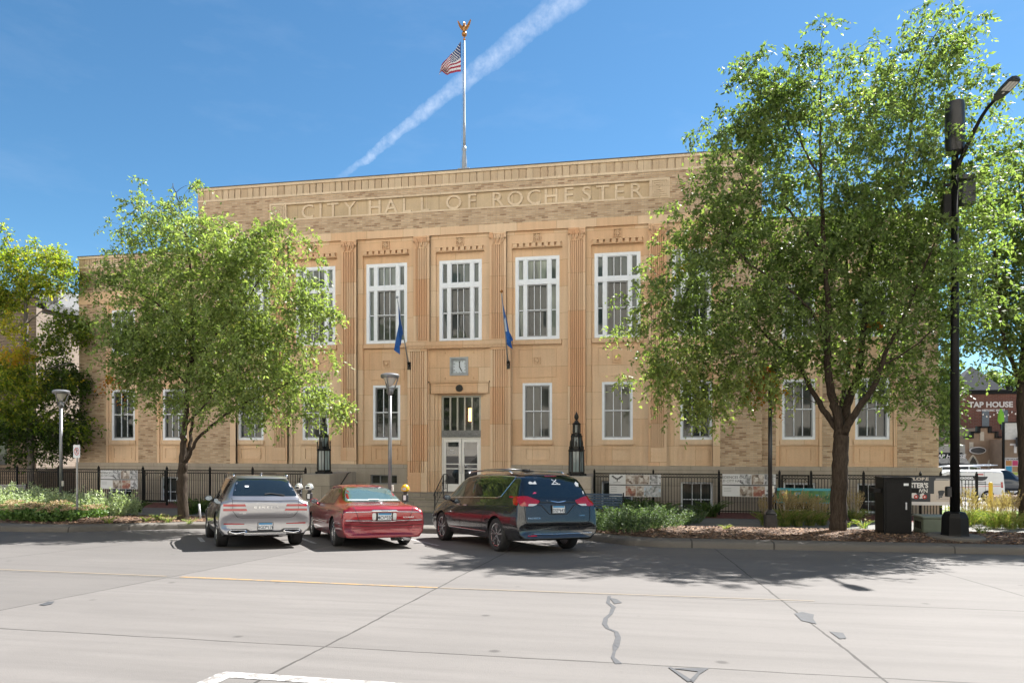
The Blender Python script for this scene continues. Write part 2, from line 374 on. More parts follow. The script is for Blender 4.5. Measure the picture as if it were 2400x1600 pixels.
for pts in [[(1428,1400),(1446,1404),(1458,1412),(1440,1415)],[(1442,1500),(1452,1506),(1450,1518),(1440,1512)],[(1862,1438),(1880,1434),(1908,1440),(1906,1450),(1914,1462),(1895,1458),(1878,1454)],[(1944,1480),(1976,1483),(1984,1496),(1968,1497)],[(92,1417),(112,1410),(128,1409),(122,1415),(104,1419)],
            [(1570,1566),(1662,1566),(1640,1580),(1625,1600),(1616,1594),(1636,1574)],[(1566,1564),(1572,1563),(1625,1596),(1612,1598)]]:
    sheet('road_patch', [ccw([gp(*p) for p in pts])], M['tar'], .006)
# ------------------------------------------------------------------ city hall
def xz_vec(T, sx=1., sz=1.):
    tc = T.n('ShaderNodeTexCoord'); sp = T.n('ShaderNodeSeparateXYZ'); T.l(tc.outputs['Object'], sp.inputs[0])
    cb = T.n('ShaderNodeCombineXYZ'); T.l(T.math('ADD', sp.outputs[0], sp.outputs[1]), cb.inputs[0]); T.l(sp.outputs[2], cb.inputs[1]); return tc, cb.outputs[0], sp
def brickmat(name, c1, c2, mort, bw, bh, ms, extra=None, bias=0., patch=.25, rough=.85):
    m, T, b = new_mat(name); tc, v, sp = xz_vec(T)
    bt = T.n('ShaderNodeTexBrick', offset=.5, i_Scale=1., i_Color1=c1, i_Color2=c2, i_Mortar=mort, i_Mortar_Size=ms, i_Mortar_Smooth=.2, i_Bias=bias, i_Brick_Width=bw, i_Row_Height=bh)
    T.l(v, bt.inputs['Vector']); c = bt.outputs['Color']
    if extra: # a second, sparser brick tone
        b2 = T.n('ShaderNodeTexBrick', offset=.5, i_Scale=1., i_Color1=(0,0,0,1), i_Color2=(1,1,1,1), i_Mortar=(0,0,0,1), i_Mortar_Size=ms, i_Bias=-.15, i_Brick_Width=bw, i_Row_Height=bh)
        T.l(v, b2.inputs['Vector']); rb = T.ramp(b2.outputs['Color'], [(.64, 0.), (.78, 1.)])
        c = T.mix(T.math('MULTIPLY', rb, .6), c, extra)
    nz = T.n('ShaderNodeTexNoise', i_Scale=.55, i_Detail=5.); T.l(tc.outputs['Object'], nz.inputs['Vector'])
    c = T.mix(patch, c, T.ramp(nz.outputs['Fac'], [(.3, .45), (.7, 1.)]), 'MULTIPLY')
    mp = T.n('ShaderNodeMapping'); mp.inputs['Scale'].default_value = (3.5, 3.5, .12); T.l(tc.outputs['Object'], mp.inputs[0])
    n3 = T.n('ShaderNodeTexNoise', i_Scale=1.4, i_Detail=6., i_Roughness=.7); T.l(mp.outputs[0], n3.inputs['Vector'])
    c = T.mix(.16, c, T.ramp(n3.outputs['Fac'], [(.4, .5), (.6, 1.)]), 'MULTIPLY')
    n4 = T.n('ShaderNodeTexNoise', i_Scale=26., i_Detail=4., i_Roughness=.7); T.l(tc.outputs['Object'], n4.inputs['Vector'])
    c = T.mix(.28, c, T.ramp(n4.outputs['Fac'], [(.35, .6), (.65, 1.)]), 'MULTIPLY')
    T.l(c, b.inputs['Base Color']); b.inputs['Roughness'].default_value = rough; b.inputs['Specular IOR Level'].default_value = .25
    bp = T.n('ShaderNodeBump', i_Strength=.5, i_Distance=.01); T.l(bt.outputs['Fac'], bp.inputs['Height']); bp.invert = True; T.l(bp.outputs[0], b.inputs['Normal'])
    return m
M['brick'] = brickmat('buff roman brick', (.70,.52,.35,1), (.50,.33,.20,1), (.50,.40,.30,1), .27, .072, .010, (.27,.15,.085,1), 0., .25)
M['stone'] = brickmat('golden sandstone slabs', (.84,.625,.43,1), (.77,.49,.29,1), (.46,.29,.16,1), 1.65, 1.1, .006, None, -.1, .22)
M['stone_pale'] = brickmat('pale weathered sandstone', (.82,.66,.48,1), (.76,.60,.43,1), (.5,.38,.25,1), 1.65, .9, .006, None, 0, .25)
M['panel_dark'] = brickmat('stained sandstone panel', (.72,.56,.38,1), (.64,.49,.32,1), (.40,.30,.2,1), 1.62, 2., .012, None, 0, .45)
M['flute'] = brickmat('fluted sandstone', (.84,.62,.42,1), (.76,.45,.26,1), (.5,.31,.17,1), .72, 1.55, .008, None, -.05, .15)
M['granite'] = brickmat('grey granite base', (.50,.43,.35,1), (.42,.36,.29,1), (.26,.22,.18,1), 1.7, .62, .008, None, 0, .3)
M['white'] = mat('white painted wood', (.78,.82,.88,1), .5, 0, .04)
M['white2'] = mat('white painted door', (.78,.77,.75,1), .4, 0, .04)
M['sash'] = mat('grey aluminium storm sash', (.22,.23,.24,1), .4, .3, .08)
M['roofing'] = mat('roof membrane', (.12,.12,.12,1), .9)
M['metal_cap'] = mat('dark parapet flashing', (.10,.085,.075,1), .5, .4)
M['iron'] = mat('black iron', (.012,.012,.013,1), .45, .0, .3)
M['bronze'] = mat('weathered dark bronze', (.035,.033,.030,1), .5, .6, .4, 20.)
M['silver'] = mat('satin aluminium', (.50,.51,.53,1), .35, .9, .08)
def glassmat(name, lo, hi, scale=1.6, tint=None):
    m, T, b = new_mat(name); tc = T.n('ShaderNodeTexCoord'); oi = T.n('ShaderNodeObjectInfo')
    mp = T.n('ShaderNodeMapping'); mp.inputs['Scale'].default_value = (1.7, 1, .30); T.l(tc.outputs['Object'], mp.inputs[0])
    off = T.n('ShaderNodeVectorMath', operation='ADD'); T.l(mp.outputs[0], off.inputs[0])
    cb = T.n('ShaderNodeCombineXYZ'); T.l(T.math('MULTIPLY', oi.outputs['Random'], 40.), cb.inputs[0]); T.l(T.math('MULTIPLY', oi.outputs['Random'], 17.), cb.inputs[2]); T.l(cb.outputs[0], off.inputs[1])
    nz = T.n('ShaderNodeTexNoise', i_Scale=scale, i_Detail=3.); T.l(off.outputs[0], nz.inputs['Vector'])
    c = T.ramp(nz.outputs['Fac'], [(.36, lo), (.5, tuple((a+c)/2 for a, c in zip(lo, hi))), (.66, hi)])
    wn = T.n('ShaderNodeTexWhiteNoise', noise_dimensions='1D'); T.l(oi.outputs['Random'], wn.inputs['W'])
    c = T.mix(1., c, T.ramp(wn.outputs['Value'], [(0., (.35,.42,.44,1)), (.5, (.9,.95,.95,1)), (.8, (1.1,1.08,.95,1)), (1., (1.3,1.3,1.15,1))]), 'MULTIPLY')
    T.l(c, b.inputs['Base Color']); b.inputs['Roughness'].default_value = .04; b.inputs['Specular IOR Level'].default_value = .65
    n2 = T.n('ShaderNodeTexNoise', i_Scale=1.3, i_Detail=2.); T.l(off.outputs[0], n2.inputs['Vector'])
    bp = T.n('ShaderNodeBump', i_Strength=.06, i_Distance=.05); T.l(n2.outputs['Fac'], bp.inputs['Height']); T.l(bp.outputs[0], b.inputs['Normal'])
    return m
M['glass_up'] = glassmat('curtained window glass', (.05,.065,.065,1), (.22,.26,.245,1))
M['glass_dark'] = glassmat('dark window glass', (.016,.019,.020,1), (.06,.065,.063,1))
M['glass_low'] = glassmat('window glass over blinds', (.022,.026,.026,1), (.060,.064,.060,1), 1.)

XC = -7.27
hall = thing('city_hall', (XC, 28, 0), 'three-part tan brick and sandstone civic building with carved name band', 'building')
HW, WW, BT, CT, WT = 12.2, 18.6, 11.47, 13.84, 11.12
BX = [0, 3.3, -3.3, 6.6, -6.6, 9.72, -9.72]; WBX = [13.62, 16.3, -13.62, -16.3]
PIL = [1.66, -1.66, 4.96, -4.96, 8.2, -8.2]; PW = .36; WY = .22
S1 = 10.62
# brickwork
mb = MB(); pz0, pz1, px = 12.14, 12.92, 8.68
mb.holes(-HW, HW, BT, 13.2, [(-px, px, pz0, pz1)], 0, .12)
for sg in (-1, 1):
    a, b_ = sorted((sg*S1, sg*HW)); mb.holes(a, b_, 1.4, BT, [], 0, .1)
    x = sg*HW; mb.add([(x,0,1.4),(x,20,1.4),(x,20,13.2),(x,0,13.2)], [(0,1,2,3) if sg > 0 else (3,2,1,0)])
    hs = [(c-.86, c+.86, 1.4, 9.35) for c in WBX if c*sg > 0]
    a, b_ = sorted((sg*(HW+.002), sg*WW)); mb.holes(a, b_, 1.4, 8.85, [(h[0],h[1],1.4,8.85) for h in hs], WY, .05)
    mb.holes(a, b_, 9.4, 10.55, [], WY, .05)
    x = sg*WW; mb.add([(x,WY,1.4),(x,16,1.4),(x,16,10.55),(x,WY,10.55)], [(0,1,2,3) if sg > 0 else (3,2,1,0)])
mb.quad((HW,20,0),(-HW,20,0),(-HW,20,13.2),(HW,20,13.2)); mb.quad((WW,16,0),(-WW,16,0),(-WW,16,10.5),(WW,16,10.5))
mb.build('brick_wall', M['brick'], hall)
# backing so that no light leaks in, and flat roofs
mb = MB(); mb.box(-HW+.03, HW-.03, .62, 19.9, -.5, 13.3); mb.box(-WW+.03, WW-.03, .75, 15.9, -.5, 10.7); mb.build('roof', M['roofing'], hall)
# parapets
def parapet(x0, x1, y, z0, ztop, name):
    mb = MB(); mb.box(x0, x1, y-.03, y+.5, z0, z0+.09)
    zb, zt = z0+.09, ztop-.14
    mb.box(x0, x1, y+.05, y+.5, zb, zt); mb.mi = 1; n = int((x1-x0)/.30); k = 0; x = x0+.02; r_ = random.Random(3)
    while x < x1-.1:
        wd = min(.27 if r_.random() < .8 else .56, x1-x); mb.box(x, x+wd, y-.005, y+.049, zb+.001, zt-.001); x += wd+.035
    mb.mi = 0; mb.box(x0, x1, y-.06, y+.52, zt, ztop-.03); mb.mi = 2; mb.box(x0, x1, y-.09, y+.55, ztop-.03, ztop)
    return mb.build(name, [M['stone_pale'], M['frieze'], M['metal_cap']], hall)
M['frieze'] = brickmat('soldier course', (.68,.53,.37,1), (.58,.43,.29,1), (.38,.28,.2,1), .3, 2., .01, None, 0, .2)
parapet(-HW-.03, HW+.03, 0, 13.2, CT, 'parapet'); 
parapet(-WW-.03, -HW-.04, WY, 10.55, WT, 'parapet'); parapet(HW+.04, WW+.03, WY, 10.55, WT, 'parapet')
mb = MB(); mb.box(-HW, HW, 19.5, 20.02, 13.2, CT); mb.box(-HW-.02, -HW+.48, .53, 19.5, 13.2, CT); mb.box(HW-.48, HW+.02, .53, 19.5, 13.2, CT)
mb.box(-WW-.02, -WW+.48, WY+.55, 16, 10.55, WT); mb.box(WW-.48, WW+.02, WY+.55, 16, 10.55, WT); mb.build('parapet', M['stone_pale'], hall)
# carved name band
mb = MB(); mb.quad((-px,.10,pz0),(px,.10,pz0),(px,.10,pz1),(-px,.10,pz1)); mb.mi = 1
mb.box(-px, px, -.02, .099, pz1-.07, pz1); mb.box(-px, px, -.02, .099, pz0, pz0+.07)
for sg in (-1, 1):
    xm = sg*(px-.40); mb.box(xm-.40, xm+.40, -.03, .098, pz0-.01, pz1+.01)
    for k, h in enumerate((.33, .25, .17, .09)):
        y1 = -.031; mb.frame(xm-h, xm+h, 12.53-h, 12.53+h, .038, y1-.045, y1)
for x in (-6.9,-5.75,-4.6,-1.45,1.35,2.25,4.6,5.9): mb.box(x-.012, x+.012, .085, .099, pz0+.07, pz1-.07)
o = mb.build('name_band', [M['panel_dark'], M['stone_pale']], hall)
mb = MB()
LET = [('C',-6.77),('I',-6.13),('T',-5.53),('Y',-4.72),('H',-3.53),('A',-2.77),('L',-2.05),('L',-1.22),('O',.12),('F',.93),('R',2.08),('O',2.86),('C',3.67),('H',4.42),('E',5.17),('S',5.93),('T',6.62),('E',7.30),('R',8.0)]
f0, f1 = -6.9, 7.35
for ch, x in LET:
    xx = f0+(x-LET[0][1])*(f1-f0)/(LET[-1][1]-LET[0][1])
    add_text(mb, ch, xx, .068, pz0+.075, .875, 1.04 if ch != 'I' else 1.0, .035, .004)
mb.build('lettering', M['stone_pale'], o)
# sandstone centre
mb = MB()
mb.quad((-S1,0,11.14),(S1,0,11.14),(S1,0,BT),(-S1,0,BT))
edges = sorted([c+s*PW for c in PIL for s in (-1, 1)])
recs = [(-S1+.28, edges[0])]+[(edges[i], edges[i+1]) for i in range(1, 11, 2)]+[(edges[11], S1-.28)]
for sg in (-1, 1): mb.box(*sorted((sg*(S1-.28), sg*S1)), 0.0, .3, 1.4, 11.139)
for a, b_ in recs:
    c = min(BX, key=lambda q: abs(q-(a+b_)/2)); lo = 6.62 if c == 0 else 1.4
    # first recess
    mb.quad((a,0,11.14),(b_,0,11.14),(b_,.12,11.14),(a,.12,11.14)); mb.quad((a,0,lo),(a,0,11.14),(a,.12,11.14),(a,.12,lo)); mb.quad((b_,0,11.14),(b_,0,lo),(b_,.12,lo),(b_,.12,11.14))
    mb.holes(a, b_, lo, 11.14, [(c-1.06, c+1.06, lo, 10.42)], .12, .09)
    hs = [(c-.93, c+.93, 6.62, 10.1)] + ([] if c == 0 else [(c-.62, c+.62, 2.45, 4.82)])
    mb.holes(c-1.06, c+1.06, lo, 10.42, hs, .21, .14)
    # dentil course in front of the lintel
    mb.box(c-1.03, c+1.03, .02, .119, 10.425, 10.455); mb.box(c-1.03, c+1.03, -.01, .119, 10.60, 10.63)
    for k in range(8): mb.box(c-1.0+k*.26, c-1.0+k*.26+.175, .0, .119, 10.456, 10.599)
    # rosette
    mb.frame(c-.17, c+.17, 10.69, 11.03, .03, .06, .119)
    for k in range(8):
        t = k*math.pi/4; mb.obox((c+.085*math.cos(t), .085, 10.86+.085*math.sin(t)), Quaternion((0,1,0), -t), .085, .066, .04)
    mb.box(c-.03, c+.03, .06, .09, 10.83, 10.89)
    if c == 0: continue
    mb.box(c-1.02, c+1.02, .09, .209, 6.42, 6.615)                       # sill
    mb.frame(c-.80, c+.80, 5.05, 6.25, .03, .185, .209)
    mb.frame(c-.15, c+.15, 5.60, 5.90, .025, .165, .209); mb.box(c-.05, c+.05, .15, .209, 5.70, 5.80); mb.box(c-.125, c+.125, .17, .209, 5.74, 5.765); mb.box(c-.012, c+.012, .171, .209, 5.63, 5.87)
    mb.box(c-.66, c+.66, .12, .209, 2.26, 2.445)
    mb.frame(c-.72, c+.72, 1.5, 2.2, .03, .19, .209); mb.frame(c-.50, c+.50, 1.60, 2.10, .03, .165, .209)
    for s in (-1, 1): mb.box(c+s*.5-.03, c+s*.5+.03, .175, .185, 1.78, 1.92); mb.box(c-.08, c+.08, .175, .185, 1.85+s*.24-.02, 1.85+s*.24+.02)
mb.build('stone_front', M['stone'], hall)
# fluted pilasters
def fluted(mb, xc, w, y, z0, z1, n, zb, zt, d=.35):
    """plain block z0..zb and zt..z1, n grooves between"""
    h = w/2
    mb.box(xc-h, xc+h, y, y+d, z0, zb); mb.box(xc-h, xc+h, y, y+d, zt, z1)
    m = .09; step = (w-2*m)/n; pr = [(-h, y)]
    for k in range(n):
        x = -h+m+k*step; g = step*.5
        pr += [(x+step/2-g/2, y), (x+step/2-g*.4, y+.07), (x+step/2+g*.4, y+.07), (x+step/2+g/2, y)]
    pr += [(h, y)]
    L = len(pr); vs = [(xc+a, b, zb) for a, b in pr]+[(xc+a, b, zt) for a, b in pr]
    mb.add(vs, [(i, i+1, i+1+L, i+L) for i in range(L-1)])
    mb.quad((xc-h,y,zt),(xc-h,y,zb),(xc-h,y+d,zb),(xc-h,y+d,zt)); mb.quad((xc+h,y,zb),(xc+h,y,zt),(xc+h,y+d,zt),(xc+h,y+d,zb))
for c in PIL:
    mb = MB(); inner = abs(c) < 2
    z0 = 6.62 if inner else 1.4
    fluted(mb, c, 2*PW, 0, z0, 11.139, 7, z0+(.06 if inner else .72), 10.62)
    if not inner: mb.box(c-PW-.01, c+PW+.01, -.02, -.001, 1.75, 1.82); mb.box(c-PW-.01, c+PW+.01, -.02, -.001, 1.92, 1.97)
    # carved capital
    mb.box(c-PW, c+PW, -.025, -.001, 11.06, 11.1)
    for s in (-1, 1):
        for k, (dx, a, L) in enumerate(((.05,.35,.30),(.13,-.15,.36),(.20,.0,.38),(.28,.55,.26),(.30,1.0,.16))):
            mb.obox((c+s*dx, -.035, 10.84+(.03 if k == 4 else 0)), Quaternion((0,1,0), s*a), .032, .08, L)
    mb.box(c-.03, c+.03, -.03, -.001, 10.68, 10.98)
    mb.build('pilaster', M['flute'], hall)
# entrance: piers, belt course, frontispiece
for s in (-1, 1):
    mb = MB(); fluted(mb, s*1.80, .86, -.16, .24, 6.30, 7, 1.05, 6.2, .6); mb.box(s*1.80-.44, s*1.80+.44, -.18, -.161, .80, .86); mb.build('pier', M['flute'], hall)
mb = MB(); mb.box(-2.26, 2.26, -.22, .2, 6.42, 6.61); mb.box(-2.23, 2.23, -.19, .2, 6.301, 6.42)
for k in range(22):
    x = -2.18+k*.205
    for s in (-1, 1): mb.obox((x+s*.05, -.20, 6.345), Quaternion((0,1,0), -s*.9), .025, .03, .13)
mb.build('belt_course', M['stone'], hall)
mb = MB()
mb.holes(-1.37, 1.37, 4.93, 6.30, [(-.40,.40,5.16,5.94)], -.02, .16); 
for s in (-1, 1):
    mb.box(*sorted((s*1.37, s*1.30)), -.05, -.021, 4.93, 6.3); mb.box(*sorted((s*.98, s*.96)), -.03, -.021, 4.93, 6.3); mb.box(*sorted((s*1.10, s*1.085)), -.03, -.021, 4.93, 6.3)
    for z in (5.05, 6.12): mb.lathe([(.035,0),(.03,-.03),(.005,-.035)], (s*.62, -.021, z), 8, 'y')
mb.box(-1.30, 1.30, .0, .3, 4.86, 4.929)
mb.holes(-1.37, 1.37, .24, 4.86, [(-1.30, 1.30, .24, 4.86)], -.02, .12)
mb.box(-1.26, 1.26, .03, .45, 4.42, 4.859); mb.box(-1.22, 1.22, .01, .029, 4.74, 4.77); mb.box(-1.22, 1.22, .01, .029, 4.47, 4.50)
mb.lathe([(.17,.02),(.20,.0),(.17,-.02),(.16,-.0)], (0,.028,4.63), 20, 'y')
for s in (-1, 1):
    mb.box(*sorted((s*1.299, s*1.12)), .10, .5, .24, 4.419); mb.box(*sorted((s*1.119, s*1.0)), .2, .5, .24, 4.419); mb.box(*sorted((s*.999, s*.87)), .3, .6, .24, 4.419)
mb.box(-.869, .869, .3, .6, 4.34, 4.419)
mb.build('entrance_surround', M['stone'], hall)
mb = MB(); mb.lathe([(.155,0),(.15,-.02),(.0,-.03)], (0,.02,4.63), 20, 'y'); mb.build('medallion', M['bronze'], hall)
# transom window over the doors
mb = MB(); mb.box(-.869,-.79,.36,.44,2.86,4.339); mb.box(.79,.869,.36,.44,2.86,4.339); mb.box(-.79,.79,.36,.44,4.27,4.339)
for k in range(1, 5): x = -.80+k*.32; mb.box(x-.035, x+.035, .33, .43, 2.861, 4.269)
M['mullion'] = mat('weathered grey metal mullions', (.40,.39,.36,1), .4, .6, .15, 12.)
o = mb.build('transom_window', M['mullion'], hall)
mb = MB(); mb.quad((-.79,.42,2.86),(.79,.42,2.86),(.79,.42,4.27),(-.79,.42,4.27)); mb.build('pane', M['glass_dark'], o)
M['lampglow'] = flat('lit amber lamp glass', (1,.42,.10,1), .5, 0, 3.)
mb = MB(); mb.bbox(.31,.44,.385,.41,3.25,3.8,.02); mb.build('lamp_glow', M['lampglow'], o)
mb = MB(); mb.box(-.869,.869,.34,.44,2.57,2.859)
for k in range(5):
    x = -.64+k*.32; mb.frame(x-.15, x+.15, 2.59, 2.84, .02, .32, .34); mb.lathe([(.05,.339),(.04,.32),(.0,.315)], (x,0,2.70), 8, 'y'); mb.box(x-.10,x+.10,.325,.339,2.62,2.64)
    for s in (-1, 1): mb.obox((x+s*.08,.33,2.72), Quaternion((0,1,0), s*.7), .02, .02, .14)
mb.build('ornamental_panel', mat('cast grey metal panel', (.20,.205,.21,1), .45, .6, .3, 20.), hall)
# clock
mb = MB(); mb.frame(-.40,.40,5.16,5.94,.07,-.05,.05); mb.frame(-.33,.33,5.23,5.87,.05,-.01,.05)
ck = mb.build('clock', M['clockframe'] if 'clockframe' in M else mat('grey clock frame', (.30,.32,.35,1), .4, .5), hall)
mb = MB(); mb.quad((-.33,.06,5.23),(.33,.06,5.23),(.33,.06,5.87),(-.33,.06,5.87)); cf = mb.build('clock_face', flat('pale clock face', (.62,.68,.74,1), .4), ck)
mb = MB()
for h in range(1, 13):
    t = R(30*h); q = max(abs(math.sin(t)), abs(math.cos(t))); r_ = .235/q
    add_text(mb, str(h), r_*math.sin(t), .05, 5.53+r_*math.cos(t)-.03, .095, 1, .002)
mb.build('numerals', flat('black numerals', (.05,.06,.07,1)), ck)
mb = MB(); mb.obox((.0,.04,5.64), Quaternion((0,1,0), 0), .03, .01, .25); mb.build('minute_hand', M['iron'], ck)
mb = MB(); mb.obox((.05,.03,5.45), Quaternion((0,1,0), R(150)), .035, .01, .24); mb.build('hour_hand', M['iron'], ck)
# windows
def upper_window(c):
    mb = MB(); y0, y1 = .215, .33
    mb.frame(c-.93, c+.93, 6.62, 10.1, .13, y0, y1); mb.box(c-.80, c+.80, y0-.01, y1, 8.93, 9.13)
    for s in (-1, 1):
        mb.box(c+s*.50-.075, c+s*.50+.075, y0+.005, y1, 6.75, 8.93); mb.box(c+s*.50-.075, c+s*.50+.075, y0+.005, y1, 9.13, 9.97)
        xo = c+s*.69; mb.box(xo-.115, xo+.115, .25, y1, 7.84, 7.875)
        mb.frame(xo-.115, xo+.115, 9.13, 9.97, .025, .25, y1); mb.frame(xo-.115, xo+.115, 6.75, 8.93, .025, .25, y1)
    mb.frame(c-.425, c+.425, 9.13, 9.97, .03, .25, y1)
    for s in (-1, 1): mb.box(c+s*.14-.014, c+s*.14+.014, .27, y1, 9.16, 9.94)
    o = mb.build('window', M['white'], hall)
    mb = MB(); mb.frame(c-.425, c+.425, 6.75, 8.93, .05, .235, .32); mb.box(c-.375, c+.375, .24, .32, 7.80, 7.86)
    mb.mi = 1; mb.box(c-.425, c+.425, .225, .24, 7.86, 7.88)
    for s in (-1, 1): mb.box(c+s*.13-.012, c+s*.13+.012, .26, .30, 6.8, 7.8); mb.box(c+s*.13-.012, c+s*.13+.012, .26, .30, 7.86, 8.88)
    mb.build('sash', [M['sash'], M['white']], o)
    mb = MB(); mb.quad((c-.8,.325,9.13),(c+.8,.325,9.13),(c+.8,.325,9.97),(c-.8,.325,9.97))
    for s in (-1, 1): a, b_ = sorted((c+s*.58, c+s*.80)); mb.quad((a,.325,6.75),(b_,.325,6.75),(b_,.325,8.93),(a,.325,8.93))
    mb.build('pane', M['glass_up'], o)
    mb = MB(); mb.quad((c-.425,.315,6.75),(c+.425,.315,6.75),(c+.425,.315,8.93),(c-.425,.315,8.93)); mb.build('pane', M['glass_dark'], o)
def low_window(c, z0=2.45, z1=4.82, hw=.62, y=.215, gl='glass_low', rows=2):
    mb = MB(); mb.frame(c-hw, c+hw, z0, z1, .10, y, y+.11); o = mb.build('window', M['white'], hall)
    zm = (z0+z1)/2; mb = MB(); mb.frame(c-hw+.1, c+hw-.1, z0+.1, z1-.1, .05, y+.03, y+.1)
    mb.box(c-hw+.15, c+hw-.15, y+.04, y+.1, zm-.03, zm+.03); mb.mi = 1; mb.box(c-hw+.11, c+hw-.11, y+.02, y+.04, zm-.004, zm+.03)
    for s in (-1, 1):
        mb.box(c+s*.16-.014, c+s*.16+.014, y+.05, y+.09, z0+.15, zm-.03); mb.box(c+s*.16-.014, c+s*.16+.014, y+.05, y+.09, zm+.03, z1-.15)
    mb.build('sash', [M['sash'], M['white']], o)
    mb = MB(); mb.quad((c-hw+.1,y+.1,z0+.1),(c+hw-.1,y+.1,z0+.1),(c+hw-.1,y+.1,z1-.1),(c-hw+.1,y+.1,z1-.1)); mb.build('pane', M[gl], o)
for c in BX: upper_window(c)
for c in BX[1:]: low_window(c)
for c in WBX:
    mb = MB(); a, b_ = c-.859, c+.859; y = WY+.03
    mb.holes(a, b_, 1.4, 8.85, [(c-.62,c+.62,2.45,4.82),(c-.62,c+.62,6.4,8.55)], y+.04, .12)
    for s in (-1, 1): mb.box(*sorted((c+s*.859, c+s*.74)), y-.02, y+.039, 1.4, 8.849)
    for z in (2.26, 6.21): mb.box(c-.70, c+.70, y-.03, y+.039, z, z+.185)
    mb.frame(c-.66, c+.66, 1.5, 2.2, .03, y+.02, y+.039); mb.frame(c-.46, c+.46, 1.60, 2.10, .022, y+.015, y+.039)
    mb.box(c-.06, c+.06, y+.02, y+.039, 2.11, 2.15); mb.box(c-.06, c+.06, y+.02, y+.039, 1.55, 1.59); mb.build('stone_surround', M['stone'], hall)
for s in (-1, 1): mb = MB(); mb.box(*sorted((s*(HW+.003), s*(WW+.01))), WY-.03, .7, 8.85, 9.4); mb.build('stone_band', M['stone'], hall)
for c in WBX: low_window(c, y=WY+.10); low_window(c, 6.4, 8.55, y=WY+.10)
# granite base with basement windows
mb = MB(); by = -.14
hb = [(c-.62, c+.62, -.38, .78) for c in BX[3:]]; mb.holes(-HW-.05, -2.25, -.6, 1.4, [h for h in hb if h[0] < 0]+[(-3.9,-2.7,.55,.95)], by, .3); mb.holes(2.25, HW+.05, -.6, 1.4, [h for h in hb if h[0] > 0]+[(2.7,3.9,.55,.95)], by, .3)
for s in (-1, 1):
    a, b_ = sorted((s*(HW+.05), s*(WW+.06))); mb.holes(a, b_, -.6, 1.4, [(c-.6,c+.6,-.38,.78) for c in WBX if c*s > 0], by+WY, .3)
    mb.quad((a,by+WY,1.4),(b_,by+WY,1.4),(b_,.5,1.4),(a,.5,1.4)); x = s*(HW+.05); mb.quad((x,by,-.6),(x,by+WY,-.6),(x,by+WY,1.4),(x,by,1.4))
    a, b_ = sorted((s*2.25, s*(HW+.05))); mb.quad((a,by,1.4),(b_,by,1.4),(b_,.3,1.4),(a,.3,1.4))
    x = s*(WW+.06); mb.quad((x,by+WY,-.6),(x,16,-.6),(x,16,1.4),(x,by+WY,1.4))
mb.build('granite_base', M['granite'], hall)
def basement(c, y, z0=-.38, z1=.78, hw=.62):
    mb = MB(); mb.frame(c-hw, c+hw, z0, z1, .08, y+.12, y+.2); zm = z0+.38*(z1-z0); mb.box(c-hw+.08, c+hw-.08, y+.13, y+.19, zm, zm+.03)
    for k in (-1, 1): mb.box(c+k*.17-.012, c+k*.17+.012, y+.14, y+.19, z0+.08, z1-.08)
    o = mb.build('window', M['white'], hall)
    mb = MB(); mb.quad((c-hw+.08,y+.19,z0+.08),(c+hw-.08,y+.19,z0+.08),(c+hw-.08,y+.19,z1-.08),(c-hw+.08,y+.19,z1-.08)); mb.build('pane', M['glass_dark'], o)
for c in BX[3:]: basement(c, by)
for c in WBX: basement(c, by+WY, hw=.6)
for s in (-1, 1):
    mb = MB(); mb.box(s*3.3-.6, s*3.3+.6, by+.2, by+.28, .55, .95); mb.mi = 1; mb.frame(s*3.3-.6, s*3.3+.6, .55, .95, .04, by+.1, by+.199); mb.box(s*3.3-.22,s*3.3-.18,by+.12,by+.199,.59,.91); mb.build('vent_window', [M['glass_dark'], M['sash']], hall)
# landing, steps, lantern pedestals
mb = MB(); mb.box(-4.53, 4.53, -.8, .0, -.42, .24)
for k in range(4): mb.box(-4.53, 4.53, -.8-.34*(k+1), -.8-.34*k-.001, -.45, .24-.155*(k+1))
mb.box(-.87,.87,.0,.6,.0,.24)
mb.build('steps', brickmat('worn limestone steps', (.40,.35,.28,1), (.34,.29,.235,1), (.18,.15,.12,1), 1.5, 4., .01, None, 0, .4), hall)
for s in (-1, 1):
    mb = MB(); a, b_ = sorted((s*4.55, s*5.72)); mb.bbox(a, b_, -2.75, by-.001, -.5, 1.085, .02)
    mb.build('lantern_pedestal', M['granite'], hall)
# doors
for s in (-1, 1):
    a, b_ = sorted((s*.012, s*.80)); y = .40; mb = MB()
    mb.box(a, a+.11, y, y+.06, .26, 2.50); mb.box(b_-.11, b_, y, y+.06, .26, 2.50); mb.box(a+.11, b_-.11, y, y+.06, .26, .56); mb.box(a+.11, b_-.11, y, y+.06, 2.36, 2.50)
    for z in (1.22, 1.42): mb.box(a+.09, b_-.09, y-.05, y-.015, z-.02, z+.02)
    mb.box(a+.08, a+.10, y-.05, y-.001, 1.2, 1.44); mb.box(b_-.10, b_-.08, y-.05, y-.001, 1.2, 1.44)
    d = mb.build('door', M['white2'], hall)
    mb = MB(); mb.quad((a+.11,y+.03,.56),(b_-.11,y+.03,.56),(b_-.11,y+.03,2.36),(a+.11,y+.03,2.36)); mb.build('pane', M['doorglass'] if 'doorglass' in M else M.setdefault('doorglass', flat('door glass', (.012,.014,.015,1), .02, 0, None, 1.4)), d)
    mb = MB(); mb.lathe([(.02,0),(.025,-.03),(.005,-.04)], (s*.05, y, 1.05), 8, 'y'); mb.tube([(s*.07,y-.05,1.1),(s*.07,y-.05,1.35)], .012, 6); mb.build('handle', M['silver'], d)
    if s < 0:
        mb = MB(); add_text(mb, 'OLD', -.42, y+.02, 1.98, .075, 1, .001); add_text(mb, 'CITY HALL', -.42, y+.02, 1.87, .062, 1, .001); mb.build('lettering', M['white'], d)
